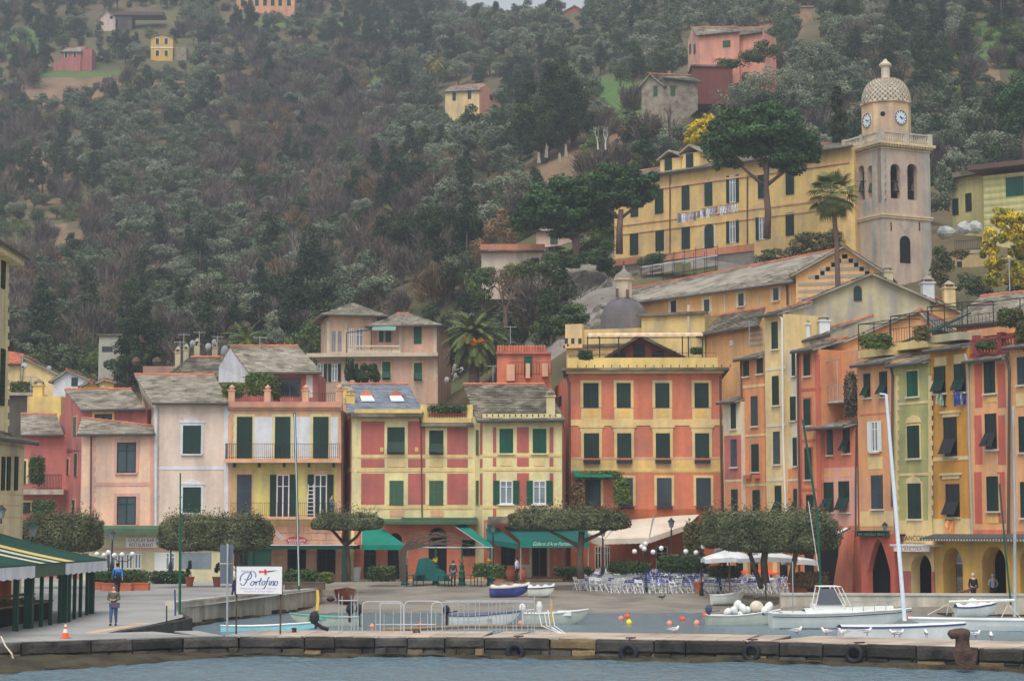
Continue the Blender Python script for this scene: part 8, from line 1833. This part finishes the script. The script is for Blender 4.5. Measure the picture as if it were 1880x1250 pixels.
m=MB();m.ball((0,0,.18),.22,10,.9,.7,1.2);m.box(.02,.1,-.06,.06,-.25,.1);m.tube([(0,0,0),(.3,0,-.2),(.55,0,-.28)],.08,6);o=small(m,'outboard_motor','black covered outboard motor standing on the pier right of the sign','outboard motor',M_rub2,at(577,1142,77.5),.2)
m=MB();m.ball((0,0,.1),.22,8,1,.8,1.2);m.box(-.08,.08,-.08,.08,-.5,0);small(m,'outboard_motor','black and blue outboard motor behind the metal frame tower','outboard motor',M_rub2,at(643,1122,95))
# ---- buoys, floats
for i,(x,y,c_,lb_)in enumerate(((1140,1134,1,'pale orange mooring buoy left of the yellow one'),(1152,1130,0,'bright orange mooring buoy above the yellow one'),(1155,1141,2,'single yellow mooring buoy afloat'),(1229,1143,1,'small pale orange buoy left of the seagull'),(1253,1135,0,'orange buoy between two pale ones'),(1279,1142,1,'pale peach buoy left of the fender boat'),(1294,1128,0,'orange buoy at the stern of the fender boat'),(820,1137,1,'peach buoy left of the white skiff'),(771,1145,0,'orange float at the pier railings'),(683,1148,1,'faded pink float near the gangway rail'),(955,1142,1,'pale red float behind the long fence'),(1668,1131,0,'orange ball at the bow of the motorboat'))):
 p=atz(x,y+4,.0);m=MB();m.ball((0,0,0),.155 if i<8 else .12,12,1,1,1.05);m.lathe((0,0,.14 if i<8 else .1),[(.035,0),(.035,.05)],6);o=m.build('mooring_buoy',[[mat('orange_float',(226,92,60),(206,84,58)),mat('faded_orange_float',(222,146,124),(204,130,112)),mat('yellow_float',(226,204,50))][c_]],smooth=True);o.location=p+Vector((0,0,.07));tag(o,lb_,'buoy')
# ---- birds
def gull_mb(dark=False):
 m=MB();m.ball((0,0,.16),.085,10,1.9,.85,.85);m.ball((.16,0,.25),.048,8);m.tube([(.12,0,.19),(.16,0,.25)],[.05,.04],6);m.lathe((0,0,0),[(.001,0),(.001,.01)],3)
 m.prism([(-.12,-.04,.17),(-.3,-.02,.15),(-.3,.02,.15),(-.12,.04,.17)],(0,0,.02),1)
 for s_ in (-1,1):m.prism([(.08,s_*.07,.2),(-.1,s_*.078,.22),(-.27,s_*.02,.17),(-.05,s_*.08,.12)],(0,s_*.012,0),1)
 m.tube([(.2,0,.245),(.255,0,.235)],[.014,.004],5,2)
 for s_ in (-.03,.03):m.tube([(.02,s_,.1),(.02,s_,0)],.008,4,2);m.box(.0,.06,s_-.015,s_+.015,0,.006,2)
 return m
M_gw=mat('gull_white_feathers',(226,228,230),var=.03);M_gg=mat('gull_grey_wings',(176,182,190),var=.04);M_gr=mat('red_legs',(150,70,56));M_pg=mat('pigeon_grey',(70,72,80))
gm=gull_mb().build('seagull',[M_gw,M_gg,M_gr]);first_=True
for i,(x,y,rz,lb_,s_)in enumerate(((1463,1161,0.2,'seagull on the pier below the motorboat stern',1.1),(1518,1162,2.9,'seagull on the pier at the sloop bow, upright',1.05),(1549,1163,3.3,'dark-backed seagull preening at the sloop bow',1.0),(1591,1162,.1,'seagull standing against the sloop hull, between groups',1.05),(1643,1165,3.1,'left seagull of the close pair by the sloop',1.0),(1651,1165,.3,'right seagull of the close pair by the sloop',1.0),(1701,1165,1.6,'slim seagull facing away near the bollard',.95),(1791,1167,.2,'crouching seagull right of the rusty bollard',1.0),(1820,1170,1.4,'upright seagull at the far right of the pier',1.0),(1238,1158,.3,'lone seagull in the middle of the pier',1.0))):
 o=gm if i==0 else gm.copy()
 if i:C.objects.link(o)
 place(o,atz(x,y+4,.765),rz,lb_,s_);tag(o,None,'seagull','seagulls on the pier')
o=gm.copy();C.objects.link(o);place(o,gp(1389,1100),.3,'small white gull on the slipway by the white dinghy',1.0);tag(o,None,'seagull')
o=gull_mb().build('pigeon',[M_pg,M_pg,M_gr]);place(o,gp(1215,1101),.1,sc=1.15);tag(o,'dark pigeon on the slipway in front of the blue chairs','pigeon')
# ---- people
def skinned(name,chains,m_,parent,sub=1):
 """chains: list of [(x,y,z,r),...]; first vertex of a later chain joins the nearest existing vertex"""
 V,E,R_=[],[],[]
 for ch in chains:
  prev=None
  for i,(x,y,z,r_)in enumerate(ch):
   v=Vector((x,y,z))
   if i==0 and V:
    j=min(range(len(V)),key=lambda k:(V[k]-v).length)
    if (V[j]-v).length<.012:prev=j;continue
   V.append(v);R_.append(r_);j=len(V)-1
   if prev is not None:E.append((prev,j))
   prev=j
 me=bpy.data.meshes.new(name);me.from_pydata(V,E,[]);o=bpy.data.objects.new(name,me);C.objects.link(o);md=o.modifiers.new('skin','SKIN');md.use_smooth_shade=True
 for i,r_ in enumerate(R_):me.skin_vertices[0].data[i].radius=(r_,r_)
 me.skin_vertices[0].data[0].use_root=True
 s_=o.modifiers.new('sub','SUBSURF');s_.levels=sub;s_.render_levels=sub
 dg=bpy.context.evaluated_depsgraph_get();dg.update();m2=bpy.data.meshes.new_from_object(o.evaluated_get(dg));o.modifiers.clear();o.data=m2;bpy.data.meshes.remove(me)
 m2.materials.clear();m2.materials.append(m_);a=m2.attributes.new('tint','FLOAT','FACE');a.data.foreach_set('value',[.5]*len(m2.polygons));o.parent=parent;BASE[o.name]=Vector((0,0,0));return o
def person(label,loc,H,rz,top,leg,hair,arms='down',stride=.12,coat=.0,bald=False,bend=0):
 r_=root('person',label,'person',(0,0,0));s_=H/1.75;st=stride
 hipL,hipR=(.09,0,.93),(-.09,0,.93)
 legs_=[]
 for sx,k in ((1,1),(-1,-1)):legs_.append([(0,0,.97,.13),(sx*.09,0,.9,.095),(sx*.1,-.03+st*k*.5,.5,.062),(sx*.1,st*k,.1,.042),(sx*.1,st*k-.03,.05,.04),(sx*.11,st*k-.17,.03,.035)])
 if arms=='down':A_=[[(sx*.19,0,1.42),(sx*.25,.02,1.15),(sx*.27,-.06,.92)]for sx in (1,-1)]
 elif arms=='front':A_=[[(sx*.19,0,1.42),(sx*.25,.0,1.16),(sx*.10,-.24,1.14)]for sx in (1,-1)]
 elif arms=='walk':A_=[[(sx*.19,0,1.42),(sx*.24,-.06*sx,1.16),(sx*.24,-.2*sx-.08,.98)]for sx in (1,-1)]
 else:A_=[[(sx*.19,0,1.42),(sx*.3,.06,1.18),(sx*.22,-.02,.98)]for sx in (1,-1)]
 torso=[(0,0,.97,.13),(0,0,1.12,.125),(0,.0,1.3,.14),(0,.0,1.43,.1),(0,0,1.52,.05),(0,-.01,1.6,.085),(0,-.015,1.67,.095),(0,0,1.74,.06)]
 ch=[torso]+legs_
 for sx,a in zip((1,-1),A_):
  w_=Vector(a[2]);d=(w_-Vector(a[1])).normalized();side=Vector((0,-1,0))if abs(d.z)>.6 else Vector((-sx,0,.3)).normalized();pl=w_+d*.075
  ch.append([(0,0,1.43,.1),(*a[0],.062),(*a[1],.045),(*a[2],.03),(*pl,.032)])
  for q in range(4):o_=side*(.03-.02*q);e=pl+o_+d*(.055,.065,.06,.045)[q];ch.append([(*pl,.03),(*(pl+o_+d*.02),.009),(*e,.008),(*(e-side*0+Vector((0,-.01,0))+d*.02),.007)])
  ch.append([(*w_,.03),(*(w_+side*.035+d*.03),.010),(*(w_+side*.05+d*.065),.008)])
 ch.append([(0,-.015,1.67,.095),(0,-.115,1.655,.016),(0,-.125,1.645,.01)])
 skinned('body',ch,M_skin,r_)
 j=[[(0,0,.97-coat,.155 if coat else .145),(0,0,1.12,.15),(0,0,1.3,.165),(0,0,1.43,.125),(0,0,1.49,.075)]]
 for sx,a in zip((1,-1),A_):j.append([(0,0,1.43,.12),(a[0][0],a[0][1],a[0][2],.08),(*a[1],.062),(*a[2],.048)])
 skinned('jacket',j,top,r_)
 tr=[[(a[0],a[1],a[2],a[3]+.018)for a in l[:4]]for l in legs_];skinned('trousers',tr,leg,r_)
 m=MB()
 for l in legs_:a,b_=l[4],l[5];m.tube([(a[0],a[1]+.06,.05),(a[0],a[1]-.04,.06),(b_[0],b_[1],.035)],[.045,.055,.035],7)
 m.build('shoes',M_rub2,r_,smooth=True);m=MB()
 if not bald:m.ball((0,.02,1.69),.108,12,1,1.02,1.05)
 else:m.ball((0,.045,1.66),.09,10,1.05,.8,.8)
 m.build('hair',hair,r_,smooth=True)
 m=MB()
 for sx in (-1,1):m.ball((sx*.035,-.098,1.675),.011,6);
 m.box(-.028,.028,-.104,-.092,1.605,1.613);m.build('face',M_iron,r_)
 r_.location=loc;r_.rotation_euler=(bend,0,rz);r_.scale=(s_,s_,s_);return r_
K=lambda n_,c:mat(n_,c,var=.08,s2=8)
c_den=K('denim',(70,92,128));c_bk=K('black_trousers',(38,40,48));c_br=K('brown_hair',(92,66,50));c_gh=K('grey_hair',(176,174,172));c_dh=K('dark_hair',(48,40,38))
r=person('woman in olive jacket and jeans with purple shoulder bag walking on the quay',atz(208,1148,.76),1.63,0,K('olive_jacket',(92,92,78)),c_den,c_br,'front',.08,.1);m=MB();m.box(-.02,.30,-.34,-.18,.80,1.02);m.tube([(.2,-.22,1.02),(.1,-.16,1.3),(-.12,-.06,1.46)],.012,4);m.build('handbag',K('purple_leather',(92,72,96)),r)
r=person('person in bright blue jacket with dark bag walking by the planters',gp(215,1094),1.8,math.radians(200),K('bright_blue_jacket',(60,130,210)),c_bk,c_dh,'walk',.25,.05);m=MB();m.ball((.0,.2,1.12),.17,8,.9,.6,1.1);m.build('backpack',K('navy_bag',(44,52,80)),r)
p=at(429,1090,107.5);r=person('person behind the welcome sign with a white cloth bag and dark trousers',(p.x,p.y,gz(p.x,p.y)+.1),1.62,math.radians(100),K('cream_top',(206,198,184)),K('navy_trousers',(42,52,88)),c_gh,'front',.1,.12)
person('man in dark green shirt and jeans among the green tables',at(832,1066,134).to_2d().to_3d()+Vector((0,0,1.06)),1.62,math.radians(165),K('dark_green_shirt',(40,78,76)),c_den,c_br,'down',.08)
r=person('man in white jacket with navy stripes between the clay jars',gp(949,1070),1.72,math.radians(250),K('white_striped_jacket',(196,198,210)),c_bk,c_dh,'hips',.1);m=MB();m.tube([(-.16,-.12,1.42),(.1,-.19,1.05)],.03,5);m.build('stripe',M_navy,r)
r=person('person in green and yellow sports top walking behind the chairs',gp(1257,1069),1.85,math.radians(20),K('yellow_sports_top',(214,186,44)),K('blue_trousers',(70,96,160)),c_dh,'down',.1);m=MB();m.tube([(.19,.0,1.44),(.26,.02,1.15),(.28,-.06,.96)],.07,8);m.tube([(-.19,.0,1.44),(-.26,.02,1.15),(-.28,-.06,.96)],.07,8);m.build('green_sleeves',K('green_sleeves_cloth',(30,120,80)),r,smooth=True)
p=at(1787,1085,114);person('elderly man in dark coat and red scarf by the harbour wall',(p.x,p.y,.5),1.74,math.radians(15),K('dark_coat',(40,42,56)),c_bk,c_gh,'down',.1,.05)
p=at(1823,1085,115);person('man in light grey sweater with his back turned at the amber arch',(p.x,p.y,.5),1.68,math.radians(195),K('light_grey_sweater',(150,156,170)),c_bk,c_gh,'hips',.05)
person('dark-clothed person under the left white parasol',gp(1326,1080),1.72,math.radians(120),K('dark_grey_coat',(56,56,66)),c_bk,c_dh,'down',.1)
f=Fac(419,140,627,140);q=f.P(*f.uz(610,950),.5);person('person in pale green top leaning on the lower balcony',tuple(q),1.6,math.radians(60),K('pale_green_top',(104,120,106)),c_den,c_dh,'front',.05)
p=at(1772,1085,113.5);r=root('dog','small brown dog beside the elderly man','dog',(0,0,0));skinned('body',[[(-.2,0,.3,.08),(0,0,.31,.09),(.18,0,.34,.09),(.28,0,.44,.055),(.33,0,.5,.06),(.42,0,.48,.03)],[(-.2,0,.3,.08),(-.24,.06,.2,.04),(-.26,.06,.1,.02),(-.24,.06,.02,.02)],[(-.2,0,.3,.08),(-.24,-.06,.2,.04),(-.26,-.06,.1,.02),(-.24,-.06,.02,.02)],[(.18,0,.34,.09),(.18,.06,.2,.03),(.18,.06,.02,.02)],[(.18,0,.34,.09),(.18,-.06,.2,.03),(.18,-.06,.02,.02)],[(-.2,0,.3,.08),(-.3,0,.38,.02),(-.36,0,.48,.015)],[(.33,0,.5,.06),(.3,.04,.57,.015)],[(.33,0,.5,.06),(.3,-.04,.57,.015)]],K('brown_fur',(110,72,54)),r);r.location=(p.x,p.y,.95)
# ================================================ haze
hz=MB();hz.box(-340,340,-12,745,-5,330)
hm=bpy.data.materials.new('air');hm.use_nodes=True;hn=hm.node_tree;hn.nodes.clear()
pv=hn.nodes.new('ShaderNodeVolumePrincipled');pv.inputs['Color'].default_value=(.80,.88,1,1);pv.inputs['Density'].default_value=HAZE;pv.inputs['Anisotropy'].default_value=0.2
ho=hn.nodes.new('ShaderNodeOutputMaterial');hn.links.new(pv.outputs[0],ho.inputs['Volume'])
hob=hz.build('haze',hm);tag(hob,'thin blue haze in the air over the harbour and hillside','haze',kind='stuff')
